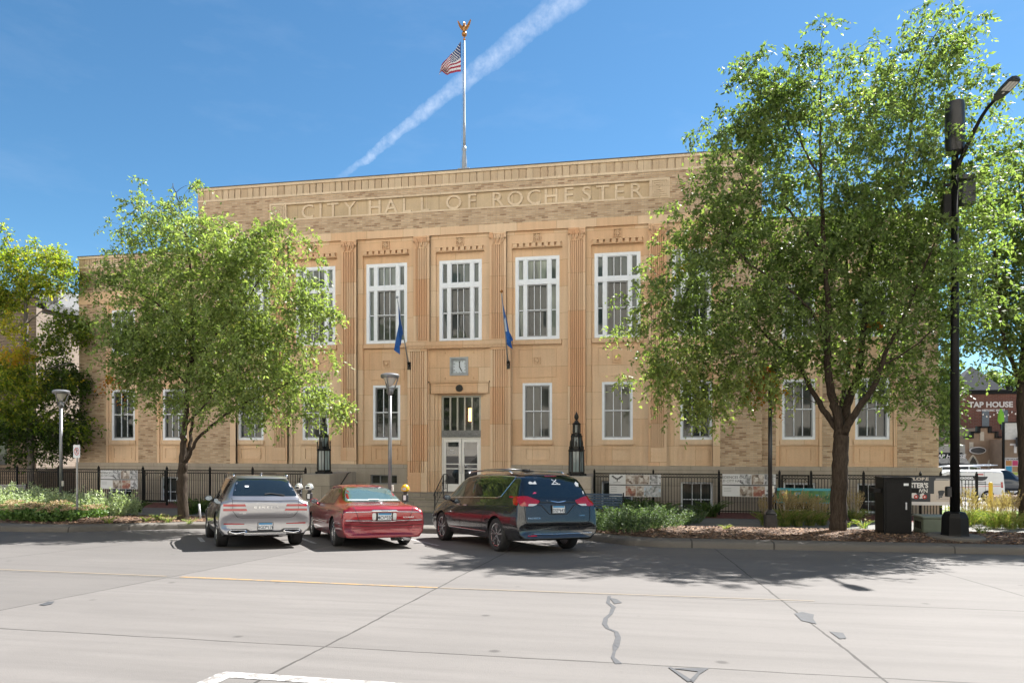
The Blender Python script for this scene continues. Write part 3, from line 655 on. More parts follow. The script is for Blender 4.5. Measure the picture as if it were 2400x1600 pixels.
mb = MB(); mb.frame(-.869, .869, .245, 2.569, .06, .39, .47); mb.build('door_frame', M['white2'], hall)
# ------------------------------------------------------------------ unseen block added behind the camera: bounces light onto the hall, shows in glass
M['opp'] = brickmat('cream bounce block', (.86,.80,.70,1), (.80,.73,.62,1), (.6,.55,.48,1), 1.4, .7, .01, None, 0, .12)
FLO = [1.0+4.1*k for k in range(10)]
ob = thing('bounce_building', (-6, -13, .9), 'unseen cream block added across the street to bounce light, mirrored in the hall windows', 'building')
mb = MB(); cols_ = [(-70+k*5.0+1.6, -70+k*5.0+3.2) for k in range(28)]; hs = [(a,b_,z,z+1.9) for a,b_ in cols_ for z in FLO]
xs = sorted({-70,70}|{h[0] for h in hs}|{h[1] for h in hs}); zs = sorted({0,42}|{h[2] for h in hs}|{h[3] for h in hs})
mb.holes(-70, 70, 0, 42, hs, 0, -.25); mb.f = [f[::-1] for f in mb.f]; mb.box(-70, 70, -12, -.4, 0, 41.9); mb.box(-70.2, 70.2, -.5, .25, 42, 42.5)
mb.build('wall', M['opp'], ob)
for k in range(28):
    mb = MB(); a, b_ = cols_[k]
    for z in FLO: mb.quad((b_,-.22,z),(a,-.22,z),(a,-.22,z+1.9),(b_,-.22,z+1.9))
    mb.build('window', M['glass_dark'], ob)
# ------------------------------------------------------------------ vehicles
def cat_interp(P, n):
    """Catmull-Rom through the rows of P, n samples per span (monotone-limited tangents)"""
    P = np.asarray(P, float); D = np.diff(P, axis=0); T_ = np.zeros_like(P); T_[0] = D[0]; T_[-1] = D[-1]
    for i in range(1, len(P)-1):
        a, b = D[i-1], D[i]; same = a*b > 0
        T_[i] = np.where(same, 2*a*b/np.where(np.abs(a+b) < 1e-9, 1e-9, a+b), 0)
    out = []
    for i in range(len(P)-1):
        for k in range(n):
            t = k/n; h = (2*t**3-3*t**2+1, t**3-2*t**2+t, -2*t**3+3*t**2, t**3-t**2)
            out.append(h[0]*P[i]+h[1]*T_[i]+h[2]*P[i+1]+h[3]*T_[i+1])
    out.append(P[-1]); return np.array(out)
def section(y, zb, zm, zs, zr, wb, wm, ws, wr):
    g = zr-zs
    pts = [(0,zb),(.55*wb,zb),(.93*wb,zb+.004),(wb,zb+.045),(wb+(wm-wb)*.72,zb+(zm-zb)*.5),(wm,zm),(wm+(ws-wm)*.38,zm+(zs-zm)*.55),(ws,zs),
           (ws+(wr-ws)*.50,zs+g*.46),(wr+.015,zr-.16*g),(wr*.88,zr-.035*min(1,g*2)),(wr*.5,zr-.008),(0,zr)]
    return pts
def spline2(pts, n):
    P = np.array(pts, float); E = np.vstack([P[0]*2-P[1], P, P[-1]*2-P[-2]]); out = []
    for i in range(1, len(E)-2):
        for k in range(n):
            t = k/n; out.append(.5*((2*E[i])+(-E[i-1]+E[i+1])*t+(2*E[i-1]-5*E[i]+4*E[i+1]-E[i+2])*t*t+(-E[i-1]+3*E[i]-3*E[i+1]+E[i+2])*t**3))
    out.append(E[-2]); out = np.array(out); out[0,0] = 0; out[-1,0] = 0; return out
CARS = {'suv': .925, 'sedan': .955, 'minivan': .955}
class Car:
    def __init__(s, name, loc, rz, label, paint, stations, axles, r, track, tw, arch=.055, cat='car'):
        s.root = thing(name, loc, label, cat); s.root.scale = (CARS[name],)*3; tilt = Matrix.Rotation(-math.atan(.062), 3, 'X')@Matrix.Rotation(rz, 3, 'Z')
        s.root.rotation_euler = tilt.to_euler(); s.paint = paint; s.axles = axles; s.r = r
        ST = cat_interp(stations, 5); rings = []
        for st in ST:
            h = spline2(section(*st), 3); full = [(x, st[0], z) for x, z in h]+[(-x, st[0], z) for x, z in h[-2:0:-1]]; rings.append(full)
        n = len(rings[0]); bm = bmesh.new(); V = [[bm.verts.new(p) for p in ring] for ring in rings]
        for a, b in zip(V, V[1:]):
            for k in range(n): bm.faces.new((a[k], b[k], b[(k+1)%n], a[(k+1)%n]))
        bm.faces.new(V[0]); bm.faces.new(V[-1][::-1])
        bmesh.ops.recalc_face_normals(bm, faces=bm.faces)
        me = bpy.data.meshes.new('body'); bm.to_mesh(me); s.bvh = BVHTree.FromBMesh(bm); bm.free()
        me.materials.append(paint); me.materials.append(M['rubber'])
        s.body = link('body', me, s.root); 
        # wheel arches
        mb = MB(); 
        for y in axles:
            for sg in (-1, 1): mb.lathe([(r+arch, sg*1.3),(r+arch, sg*(track/2-tw*.72))], (0,y,r-.005), 28, 'x')
        cut = mb.build('cutter', M['rubber'])
        bmc = bmesh.new(); bmc.from_mesh(cut.data); bmesh.ops.recalc_face_normals(bmc, faces=bmc.faces); bmc.to_mesh(cut.data); bmc.free()
        md = s.body.modifiers.new('b', 'BOOLEAN'); md.operation = 'DIFFERENCE'; md.object = cut; md.solver = 'EXACT'; md.material_mode = 'TRANSFER'
        cut.parent = s.root
        dg = bpy.context.evaluated_depsgraph_get(); m2 = bpy.data.meshes.new_from_object(s.body.evaluated_get(dg)); s.body.modifiers.clear(); s.body.data = m2; m2.name = 'body'
        bpy.data.objects.remove(cut)
        for p in m2.polygons:
            if p.normal.z < -.6 and p.center.z < .55: p.material_index = 1
        m2.polygons.foreach_set('use_smooth', [True]*len(m2.polygons)); m2.set_sharp_from_angle(angle=R(38))
        for y in axles:
            for sg in (-1, 1): s.wheel(sg*track/2, y, r, tw, sg)
    def wheel(s, x, y, r, tw, sg):
        mb = MB(); rr = r*.70; h = tw/2
        mb.lathe([(rr,-h*.7),(rr+.02,-h*.95),(r-.035,-h),(r-.008,-h*.82),(r,-h*.5),(r,h*.5),(r-.008,h*.82),(r-.035,h),(rr+.02,h*.95),(rr,h*.7)], (0,0,0), 36, 'x')
        for k in range(3):
            xg = (-.5+k*.5)*h; mb.lathe([(r+.001,xg-.006),(r-.004,xg),(r+.001,xg+.006)], (0,0,0), 36, 'x')
        w_ = mb.build('wheel', M['tyre'], s.root, False, (x, y, r)); smooth_angle(w_, 40)
        mb = MB(); o = sg*h*.72
        mb.mi = 1; mb.lathe([(0.001,o*.35),(rr,o*.35),(rr,o*.36)], (0,0,0), 28, 'x'); mb.mi = 0
        mb.lathe([(rr-.001,-o),(rr+.006,o*.9),(rr-.004,o*1.12),(rr-.022,o*1.06),(rr-.03,o*.5)], (0,0,0), 36, 'x')
        mb.lathe([(.005,o*1.02),(.05,o*1.0),(.065,o*.85),(.065,o*.4)], (0,0,0), 14, 'x')
        for k in range(5):
            for d in (-.16, .16):
                t = 2*math.pi*k/5+.3; a0, a1 = t+d*.5, t+d*1.25
                p0 = Vector((o*.88, .05*math.cos(a0), .05*math.sin(a0))); p1 = Vector((o*.98, (rr-.012)*math.cos(a1), (rr-.012)*math.sin(a1)))
                dv = (p1-p0); L = dv.length; e = dv.normalized(); nx = Vector((1,0,0)); sdir = e.cross(nx).normalized(); q = Matrix((nx, sdir, e)).transposed()
                mb.obox((p0+p1)/2, q, .03, .036, L)
        mb.build('rim', [M['alloy'], M['rubber']], w_)
        m2 = MB()
    # projection of flat outlines onto the body
    def hit(s, a, b, axis, off):
        if axis == 'rear': o, d = Vector((a,-6,b)), Vector((0,1,0))
        elif axis == 'front': o, d = Vector((a,6,b)), Vector((0,-1,0))
        elif axis == 'top': o, d = Vector((a,b,6)), Vector((0,0,-1))
        elif axis == 'left': o, d = Vector((-6,a,b)), Vector((1,0,0))
        else: o, d = Vector((6,a,b)), Vector((-1,0,0))
        h = s.bvh.ray_cast(o, d)
        if h[0] is None: h = s.bvh.find_nearest(o+d*4.)
        n = h[1] if h[1].dot(d) < 0 else -h[1]
        return h[0]+n*off
    def patch(s, name, poly, axis, mtl, off=.005, step=.05, parent=None, rounded=True):
        P = spline_closed(poly) if rounded else poly
        edge = []
        for i, p in enumerate(P):
            q = P[(i+1)%len(P)]; L = math.dist(p, q); k = max(1, int(L/step)); edge += [(p[0]+(q[0]-p[0])*j/k, p[1]+(q[1]-p[1])*j/k) for j in range(k)]
        xs = [p[0] for p in edge]; ys = [p[1] for p in edge]; inner = []
        x = min(xs)+step*.6
        while x < max(xs):
            y = min(ys)+step*.6
            while y < max(ys):
                if inside((x,y), edge) and min(math.dist((x,y), e) for e in edge) > step*.45: inner.append((x,y))
                y += step
            x += step
        pts = [Vector(p) for p in edge+inner]; n = len(edge)
        r_ = delaunay_2d_cdt(pts, [(i,(i+1)%n) for i in range(n)], [], 1, 1e-5)
        vs = [s.hit(p.x, p.y, axis, off) for p in r_[0]]; bm = bmesh.new(); bv = [bm.verts.new(v) for v in vs]
        for f in r_[2]:
            try: bm.faces.new([bv[i] for i in f])
            except ValueError: pass
        ref = {'rear':Vector((0,-1,0)),'front':Vector((0,1,0)),'left':Vector((-1,0,0)),'right':Vector((1,0,0)),'top':Vector((0,0,1))}[axis]
        bm.normal_update()
        for f in bm.faces:
            if f.normal.dot(ref) < 0: f.normal_flip()
        me = bpy.data.meshes.new(name); bm.to_mesh(me); bm.free(); me.materials.append(mtl); me.polygons.foreach_set('use_smooth', [True]*len(me.polygons))
        return link(name, me, parent or s.root)
    def strip(s, name, path, w, axis, mtl, off=.008, closed=False, parent=None, step=.04, th=0.):
        P = []; N = len(path); m = N if closed else N-1
        for i in range(m):
            p, q = path[i], path[(i+1)%N]; k = max(1, int(math.dist(p,q)/step)); P += [(p[0]+(q[0]-p[0])*j/k, p[1]+(q[1]-p[1])*j/k) for j in range(k)]
        if not closed: P.append(path[-1])
        n = len(P); vs = []
        for i, p in enumerate(P):
            a = P[(i-1)%n] if closed or i > 0 else p; b = P[(i+1)%n] if closed or i < n-1 else p
            d = Vector((b[0]-a[0], b[1]-a[1])); 
            if d.length < 1e-6: d = Vector((1,0))
            d.normalize(); nx, ny = -d.y*w/2, d.x*w/2
            c = s.hit(p[0], p[1], axis, off+th)
            vs += [s.hit(p[0]+nx, p[1]+ny, axis, off), c, s.hit(p[0]-nx, p[1]-ny, axis, off)]
        fs = []
        for i in range(n if closed else n-1):
            j = (i+1)%n; fs += [(3*i,3*j,3*j+1,3*i+1),(3*i+1,3*j+1,3*j+2,3*i+2)]
        bm = bmesh.new(); bv = [bm.verts.new(v) for v in vs]
        for f in fs: bm.faces.new([bv[i] for i in f])
        bm.normal_update(); ref = {'rear':Vector((0,-1,0)),'front':Vector((0,1,0)),'left':Vector((-1,0,0)),'right':Vector((1,0,0)),'top':Vector((0,0,1))}[axis]
        for f in bm.faces:
            if f.normal.dot(ref) < 0: f.normal_flip()
        me = bpy.data.meshes.new(name); bm.to_mesh(me); bm.free(); me.materials.append(mtl); me.polygons.foreach_set('use_smooth', [True]*len(me.polygons))
        return link(name, me, parent or s.root)
    def text(s, txt, x, z, size, axis, mtl, sx=1., space=1., bold=0., off=.012, name='lettering', parent=None):
        vs, fs = text_mesh(txt, size, sx, 0, bold, space); mb = MB(); mb.add([tuple(s.hit(x+a, z+c, axis, off)) for a,b,c in vs], fs); return mb.build(name, mtl, parent or s.root)
    def plate(s, txt, x, z, y=None, tilt=0.):
        c = s.hit(x, z, 'rear', 0); y = c.y-.018 if y is None else y
        mb = MB(); mb.bbox(-.155,.155,-.006,.006,-.078,.078,.004); o = mb.build('license_plate', M['plate'], s.root, False, (x,y,z)); o.rotation_euler = (tilt,0,0)
        mb = MB(); mb.frame(-.165,.165,-.086,.086,.012,-.009,.008); mb.build('plate_frame', M['plateframe'], o)
        mb = MB(); mb.quad((-.143,-.0075,.035),(.143,-.0075,.035),(.143,-.0075,.074),(-.143,-.0075,.074)); mb.build('plate_band', M['plateblue'], o)
        mb = MB(); add_text(mb, txt, 0, -.008, -.058, .105, .80, .0005, .0016); mb.build('lettering', M['platetext'], o)
    def mirror(s, side, y, z, out, mtl):
        a = s.hit(y, z-.02, side, -.02); sg = -1 if side == 'left' else 1; c = Vector((a.x+sg*out, y-.02, z+.05)); mb = MB()
        mb.tube([a, a+Vector((sg*.06,-.01,.03)), c+Vector((-sg*.05,.02,-.05))], [.03,.025,.03], 8)
        pr = [(.01,-.075),(.075,-.07),(.09,-.02),(.085,.04),(.05,.075),(.01,.085)]; mb2 = []
        vs = []; n = 14
        for r_, yy in ((.86,-.07),(1.,-.05),(1.,.0),(.8,.06),(.35,.10)):
            for k in range(n): t = 2*math.pi*k/n; vs.append(c+Vector((.10*r_*math.cos(t), yy, .072*r_*math.sin(t))))
        fs = [(i*n+k, i*n+(k+1)%n, (i+1)*n+(k+1)%n, (i+1)*n+k) for i in range(4) for k in range(n)]+[tuple(range(n)), tuple(range(4*n,5*n))[::-1]]
        mb.add(vs, fs); o = mb.build('wing_mirror', mtl, s.root, True); smooth_angle(o, 50)
        mb = MB(); mb.add([c+Vector((  .083*math.cos(2*math.pi*k/n), -.072, .058*math.sin(2*math.pi*k/n))) for k in range(n)], [tuple(range(n))]); mb.build('mirror_glass', M['mirror'], o)
def inside(p, poly):
    c = False; n = len(poly); x, y = p
    for i in range(n):
        (x1,y1),(x2,y2) = poly[i], poly[(i+1)%n]
        if (y1 > y) != (y2 > y) and x < (x2-x1)*(y-y1)/(y2-y1)+x1: c = not c
    return c
def spline_closed(poly, rad=.035):
    """round the corners of a polygon"""
    out = []; n = len(poly)
    for i in range(n):
        p = Vector(poly[i]); a = Vector(poly[i-1])-p; b = Vector(poly[(i+1)%n])-p; r_ = min(rad, a.length*.4, b.length*.4)
        A = p+a.normalized()*r_; B = p+b.normalized()*r_
        for k in range(4): t = k/3; out.append(tuple(A*(1-t)**2+p*2*t*(1-t)+B*t*t))
    return out
def paintmat(name, col, metal, rough, flake=.0):
    m, T, b = new_mat(name); tc = T.n('ShaderNodeTexCoord'); nz = T.n('ShaderNodeTexNoise', i_Scale=900., i_Detail=1.); T.l(tc.outputs['Object'], nz.inputs['Vector'])
    c = T.ramp(nz.outputs['Fac'], [(.3, tuple(v*(1-flake) for v in col[:3])+(1,)), (.7, tuple(min(1, v*(1+flake)) for v in col[:3])+(1,))])
    # road dust low on the body
    sp = T.n('ShaderNodeSeparateXYZ'); T.l(tc.outputs['Object'], sp.inputs[0]); n2 = T.n('ShaderNodeTexNoise', i_Scale=5., i_Detail=5.); T.l(tc.outputs['Object'], n2.inputs['Vector'])
    d = T.math('MULTIPLY', T.math('SUBTRACT', 1., T.math('DIVIDE', sp.outputs[2], .75), True), T.math('MULTIPLY', n2.outputs['Fac'], .25))
    T.l(T.mix(d, c, (.22,.19,.16,1)), b.inputs['Base Color']); b.inputs['Metallic'].default_value = metal; T.l(T.math('ADD', T.math('MULTIPLY', d, .8), rough), b.inputs['Roughness'])
    b.inputs['Coat Weight'].default_value = 1.; b.inputs['Coat Roughness'].default_value = .02; return m
M['p_silver'] = paintmat('silver metallic paint', (.27,.27,.29,1), .8, .28, .12); M['p_red'] = paintmat('red metallic paint', (.215,.003,.013,1), .4, .3, .15); M['p_blue'] = paintmat('dark blue-grey metallic paint', (.008,.010,.014,1), .3, .25, .2)
M['rubber'] = flat('black underbody', (.010,.010,.010,1), .8, 0, None, .2); M['tyre'] = mat('tyre rubber', (.016,.016,.017,1), .75, 0, .25, 30., .3, 120.)
M['alloy'] = flat('polished alloy', (.52,.53,.55,1), .18, .95); M['chrome'] = flat('chrome trim', (.62,.63,.65,1), .10, 1.); M['mirror'] = flat('mirror glass', (.16,.19,.22,1), .04, 1.)
M['carglass'] = flat('tinted car glass', (.006,.009,.011,1), .02, 0, None, 1.0); M['carglass_l'] = flat('clear car glass', (.045,.075,.065,1), .03, 0, None, .8); M['rearglass'] = flat('heated rear window', (.05,.085,.09,1), .06, 0, None, 1.3)
M['tail'] = flat('red lamp lens', (.30,.006,.010,1), .08, 0, None, .9); M['tail_w'] = flat('clear lamp lens', (.55,.56,.56,1), .10, 0, None, .9); M['seam'] = flat('panel gap', (.008,.008,.009,1), .7); M['blackplastic'] = flat('satin black plastic', (.012,.012,.013,1), .35)
M['plate'] = flat('white number plate', (.62,.64,.66,1), .4); M['plateframe'] = flat('plate frame', (.05,.05,.055,1), .4); M['plateblue'] = flat('plate blue band', (.05,.22,.42,1), .4); M['platetext'] = flat('plate characters', (.02,.03,.05,1), .5)
M['sticker'] = flat('white window sticker', (.7,.72,.75,1), .5); M['sticker_p'] = flat('pink window sticker', (.65,.06,.16,1), .5)

# ---- silver crossover
C1 = Car('suv', (-8.98, 14.90, road_z(14.9)), R(38), 'silver crossover with slim split red tail lamps and roof rails, leftmost of three parked cars', M['p_silver'],
 [(-2.43,.42,.55,.64,.72,.70,.82,.78,.60),(-2.475,.35,.55,.70,.80,.86,.955,.92,.74),(-2.465,.33,.62,.88,.98,.88,.975,.94,.78),(-2.425,.31,.66,1.00,1.09,.88,.98,.935,.74),(-2.33,.29,.68,1.05,1.165,.89,.985,.925,.70),
  (-2.06,.28,.70,1.06,1.40,.9,.988,.91,.64),(-1.80,.28,.70,1.06,1.58,.9,.988,.90,.60),(-1.58,.28,.70,1.06,1.635,.9,.988,.895,.60),(-.9,.26,.70,1.05,1.675,.9,.985,.89,.615),(0,.25,.68,1.03,1.68,.9,.975,.885,.62),
  (.55,.25,.68,1.02,1.62,.9,.975,.88,.61),(1.0,.25,.67,1.01,1.38,.9,.975,.87,.63),(1.35,.26,.67,.99,1.13,.9,.972,.86,.66),(1.8,.27,.66,.95,1.07,.9,.965,.84,.60),(2.25,.28,.64,.86,.96,.88,.94,.80,.55),(2.43,.32,.6,.76,.84,.8,.85,.74,.5),(2.48,.4,.56,.66,.72,.6,.65,.58,.4)],
 (-1.4775, 1.4775), .385, 1.66, .255)
c = C1
rw = [(-.70,1.185),(.70,1.185),(.60,1.50),(.54,1.565),(-.54,1.565),(-.60,1.50)]
c.patch('rear_window', rw, 'rear', M['carglass'], .006, .06)
c.strip('spoiler', [(-.56,1.60),(.56,1.60)], .06, 'rear', M['p_silver'], .02, th=.025)
c.strip('rear_wiper', [(-.02,1.215),(.10,1.235),(.42,1.195)], .022, 'rear', M['blackplastic'], .02, th=.012)
for sg in (-1, 1):
    for z0, z1, xi in ((.955,1.005,.43),(.855,.905,.40)):
        c.patch('tail_lamp', [(sg*xi,z0),(sg*.90,z0),(sg*.90,z1),(sg*(xi+.02),z1)], 'rear', M['tail'], .008, .04, rounded=False)
    c.patch('reflector', [(sg*.45,.555),(sg*.88,.56),(sg*.88,.59),(sg*.45,.575)], 'rear', M['tail'], .006, .04, rounded=False)
    p = [(sg*.40,.385),(sg*.62,.355),(sg*.76,.385),(sg*.74,.43),(sg*.42,.43)]
    c.patch('exhaust_finisher', p, 'rear', M['rubber'], .016, .04); c.strip('exhaust_trim', p, .022, 'rear', M['chrome'], .018, True, th=.012)
    sd_ = 'left' if sg < 0 else 'right'
    c.patch('side_window', [(-.08,1.075),(1.12,1.05),(.75,1.32),(.50,1.47),(-.02,1.56)], sd_, M['carglass'], .004, .07)
    c.patch('side_window', [(-1.05,1.085),(-.14,1.08),(-.10,1.56),(-.9,1.57),(-1.05,1.54)], sd_, M['carglass'], .004, .07)
    c.patch('side_window', [(-1.75,1.14),(-1.12,1.09),(-1.10,1.54),(-1.5,1.52)], sd_, M['carglass'], .004, .07)
    c.strip('window_trim', [(1.2,1.035),(-.1,1.055),(-1.2,1.065),(-1.8,1.12),(-1.55,1.545),(-.9,1.595),(-.02,1.59),(.5,1.50),(.8,1.32),(1.2,1.035)], .022, sd_, M['chrome'], .006)
    for y in (-.11, 1.0): c.strip('door_gap', [(y,1.05),(y+.02,.36)], .010, sd_, M['seam'], .003)
    c.strip('door_gap', [(-1.08,1.07),(-1.02,.80),(-.85,.45),(-.8,.36)], .010, sd_, M['seam'], .003)
    for y in (-.85,.12): c.strip('door_handle', [(y,.92),(y+.22,.925)], .03, sd_, M['chrome'], .01, th=.02)
    c.patch('sill_cladding', [(-.98,.27),(.98,.27),(.98,.40),(-.98,.40)], sd_, M['blackplastic'], .006, .08, rounded=False)
    c.mirror(sd_, .78, 1.02, .11, M['blackplastic'])
    x = sg*.60; mb = MB(); mb.tube([(x,-1.5,1.625),(x,-1.35,1.69),(x,0,1.73),(x,.6,1.68),(x,.72,1.60)], .017, 8); mb.build('roof_rail', M['chrome'], c.root, True)
c.patch('lower_valance', [(-.80,.33),(.80,.33),(.80,.40),(.72,.46),(.40,.46),(.32,.41),(-.32,.41),(-.40,.46),(-.72,.46),(-.80,.40)], 'rear', M['blackplastic'], .007, .05, rounded=False)
c.strip('skid_plate', [(-.45,.335),(.45,.335)], .05, 'rear', M['alloy'], .012, th=.01)
c.strip('tailgate_gap', [(-.72,1.14),(-.70,.85),(-.60,.72),(-.5,.70),(.5,.70),(.60,.72),(.70,.85),(.72,1.14)], .010, 'rear', M['seam'], .004)
c.strip('tailgate_crease', [(-.72,1.09),(0,1.075),(.72,1.09)], .014, 'rear', M['seam'], .003)
c.text('GENESIS', 0, .915, .055, 'rear', M['chrome'], 1.5, 1.9); c.text('GV80', -.50, .775, .05, 'rear', M['chrome'], 1.2); c.text('3.5T AWD', .52, .785, .03, 'rear', M['chrome'], 1.3)
c.plate('HGD*176', 0, .51)
c.patch('window_sticker', [(-.42,1.38),(-.34,1.38),(-.34,1.41),(-.42,1.41)], 'rear', M['sticker'], .009, .05, rounded=False)
a = c.hit(0,-1.5,'top',0); mb = MB(); mb.tube([a+Vector((0,.10,0)), a+Vector((0,.02,.035)), a+Vector((0,-.07,.075))], [.035,.025,.008], 8); mb.build('fin_antenna', M['p_silver'], c.root, True)
c.patch('windscreen', [(-.58,1.12),(.58,1.12),(.52,1.55),(-.52,1.55)], 'front', M['carglass'], .005, .08)
for sg in (-1, 1): c.patch('headlamp', [(sg*.45,.70),(sg*.78,.72),(sg*.76,.77),(sg*.45,.75)], 'front', M['tail_w'], .006, .05, rounded=False)

# ---- red saloon
C2 = Car('sedan', (-6.64, 15.70, road_z(15.7)), R(36), 'glossy red older saloon with full-width red tail lamps, parked between the other two cars', M['p_red'],
 [(-2.50,.36,.48,.58,.64,.6,.72,.70,.48),(-2.545,.30,.48,.60,.68,.82,.89,.87,.68),(-2.54,.26,.52,.74,.83,.84,.915,.895,.74),(-2.49,.25,.55,.83,.92,.85,.925,.89,.74),(-2.36,.24,.57,.87,.965,.86,.93,.88,.72),
  (-1.80,.23,.58,.90,1.005,.87,.935,.87,.64),(-1.62,.23,.58,.90,1.05,.87,.935,.868,.615),(-1.2,.22,.58,.90,1.26,.87,.935,.865,.565),(-.85,.22,.58,.90,1.38,.87,.935,.86,.545),(-.3,.21,.58,.90,1.425,.87,.935,.86,.56),
  (.3,.21,.58,.90,1.425,.87,.935,.86,.56),(.75,.21,.58,.90,1.33,.87,.935,.86,.57),(1.2,.21,.58,.89,1.10,.87,.935,.855,.62),(1.45,.22,.58,.88,.985,.87,.93,.85,.64),(2.0,.23,.57,.84,.935,.86,.92,.83,.60),(2.4,.26,.54,.74,.82,.82,.88,.78,.55),(2.53,.3,.5,.64,.70,.7,.76,.7,.48),(2.55,.38,.48,.56,.6,.5,.56,.5,.35)],
 (-1.425, 1.425), .330, 1.58, .22, .045)
c = C2
rg = c.patch('rear_window', [(-.66,1.035),(.66,1.035),(.57,1.24),(.50,1.335),(-.50,1.335),(-.57,1.24)], 'rear', M['rearglass'], .005, .07)
c.strip('window_trim', spline_closed([(-.68,1.02),(.68,1.02),(.585,1.25),(.51,1.35),(-.51,1.35),(-.585,1.25)], .06), .018, 'rear', M['chrome'], .006, True)
c.strip('parcel_shelf_edge', [(-.60,1.06),(-.13,1.06),(-.11,1.075),(.11,1.075),(.13,1.06),(.60,1.06)], .012, 'rear', M['tail_w'], .009)
for sg in (-1, 1):
    c.patch('tail_lamp', [(sg*.27,.655),(sg*.885,.67),(sg*.885,.80),(sg*.27,.815)], 'rear', M['tail'], .006, .05, rounded=False)
    c.patch('reversing_lamp', [(sg*.19,.65),(sg*.27,.65),(sg*.275,.80),(sg*.19,.80)], 'rear', M['tail_w'], .012, .04)
    sd_ = 'left' if sg < 0 else 'right'
    c.patch('tail_lamp', [(-2.50,.675),(-2.36,.68),(-2.30,.74),(-2.36,.80),(-2.47,.80)], sd_, M['tail'], .006, .05)
    c.patch('side_window', [(.02,.955),(1.05,.95),(.72,1.17),(.50,1.28),(.05,1.335)], sd_, M['carglass'], .004, .07)
    c.patch('side_window', [(-1.05,.975),(-.04,.955),(-.02,1.335),(-.55,1.325),(-.85,1.25)], sd_, M['carglass'], .004, .07)
    c.strip('window_trim', [(1.15,.935),(0,.938),(-1.1,.955),(-.9,1.25),(-.56,1.35),(.05,1.36),(.52,1.305),(.8,1.14),(1.15,.935)], .014, sd_, M['seam'], .006)
    for y in (-.02, 1.02): c.strip('door_gap', [(y,.93),(y,.30)], .010, sd_, M['seam'], .003)
    c.strip('door_gap', [(-1.05,.93),(-1.0,.72),(-.9,.5),(-.85,.3)], .010, sd_, M['seam'], .003)
    for y in (-.85,.18): c.strip('door_handle', [(y,.80),(y+.2,.80)], .035, sd_, M['p_red'], .008, th=.02)
    c.strip('side_moulding', [(-.95,.52),(.98,.52)], .05, sd_, M['p_red'], .008, th=.014); c.strip('side_moulding', [(-.95,.548),(.98,.548)], .010, sd_, M['chrome'], .014)
    c.mirror(sd_, .86, .93, .12, M['p_red'])
c.patch('plate_recess', [(-.19,.64),(.19,.64),(.19,.81),(-.19,.81)], 'rear', M['blackplastic'], .009, .05, rounded=False)
c.strip('chrome_bow', [(-.90,.815),(-.30,.83),(-.25,.86),(.25,.86),(.30,.83),(.90,.815)], .016, 'rear', M['chrome'], .010, th=.008)
c.strip('chrome_bow', [(-.28,.845),(.28,.845)], .04, 'rear', M['chrome'], .014, th=.012)
c.strip('chrome_bow', [(-.86,.64),(-.30,.64),(-.26,.615),(.26,.615),(.30,.64),(.86,.64)], .016, 'rear', M['chrome'], .010, th=.008)
c.strip('boot_gap', [(-.70,.965),(-.62,.80),(-.56,.62),(-.5,.575),(.5,.575),(.56,.62),(.62,.80),(.70,.965)], .011, 'rear', M['seam'], .010)
c.strip('bumper_crease', [(-.88,.54),(-.5,.515),(.5,.515),(.88,.54)], .012, 'rear', M['seam'], .003); c.strip('bumper_strip', [(-.88,.465),(0,.455),(.88,.465)], .022, 'rear', M['p_red'], .006, th=.016)
c.text('BUICK', 0, .838, .022, 'rear', M['seam'], 1.6, 1.5, .0, .028); c.text('LESABRE', .55, .69, .045, 'rear', M['chrome'], 1.4, 1.1)
c.plate('MCV*330', 0, .722, c.hit(0,.72,'rear',0).y-.03)
c.patch('windscreen', [(-.58,1.0),(.58,1.0),(.52,1.34),(-.52,1.34)], 'front', M['carglass'], .005, .08)
a = c.hit(.36,-1.2,'top',0); mb = MB(); mb.tube([a, a+Vector((.12,-.2,.12))], .004, 6); mb.build('aerial', M['blackplastic'], c.root)
mb = MB(); mb.tube([(.45,-2.3,.20),(.45,-2.5,.19)], .03, 10); mb.tube([(.3,-2.1,.24),(.75,-2.1,.24)], .09, 12); mb.build('exhaust', M['alloy'], c.root, True)

# ---- dark minivan
C3 = Car('minivan', (-3.04, 15.72, road_z(15.72)), R(38.5), 'dark blue-grey minivan with chrome window surround and stickers on its rear glass', M['p_blue'],
 [(-2.53,.42,.5,.56,.60,.62,.78,.77,.55),(-2.58,.34,.5,.58,.66,.86,.965,.95,.80),(-2.56,.31,.56,.76,.86,.88,.99,.97,.84),(-2.53,.30,.62,.98,1.08,.89,1.0,.96,.82),(-2.48,.29,.66,1.07,1.20,.9,1.005,.95,.79),
  (-2.35,.28,.68,1.09,1.48,.9,1.01,.94,.74),(-2.22,.27,.70,1.09,1.645,.91,1.012,.93,.71),(-1.98,.26,.70,1.09,1.70,.91,1.012,.925,.70),(-1.2,.25,.70,1.08,1.735,.91,1.012,.925,.71),(-.2,.24,.70,1.07,1.74,.91,1.01,.92,.71),
  (.5,.24,.70,1.06,1.69,.91,1.01,.915,.70),(1.0,.24,.69,1.05,1.50,.91,1.005,.91,.70),(1.45,.24,.68,1.02,1.25,.91,1.0,.90,.71),(1.75,.25,.67,.97,1.09,.9,.99,.88,.68),(2.2,.27,.64,.86,.96,.88,.96,.83,.62),(2.45,.3,.58,.72,.80,.8,.86,.76,.55),(2.58,.38,.52,.6,.64,.6,.65,.6,.4)],
 (-1.545, 1.545), .365, 1.74, .235)
c = C3
c.patch('rear_window', [(-.70,1.19),(.70,1.19),(.80,1.26),(.70,1.55),(.60,1.64),(-.60,1.64),(-.70,1.55),(-.80,1.26)], 'rear', M['carglass'], .006, .06)
c.strip('spoiler', [(-.66,1.675),(.66,1.675)], .05, 'rear', M['p_blue'], .02, th=.02)
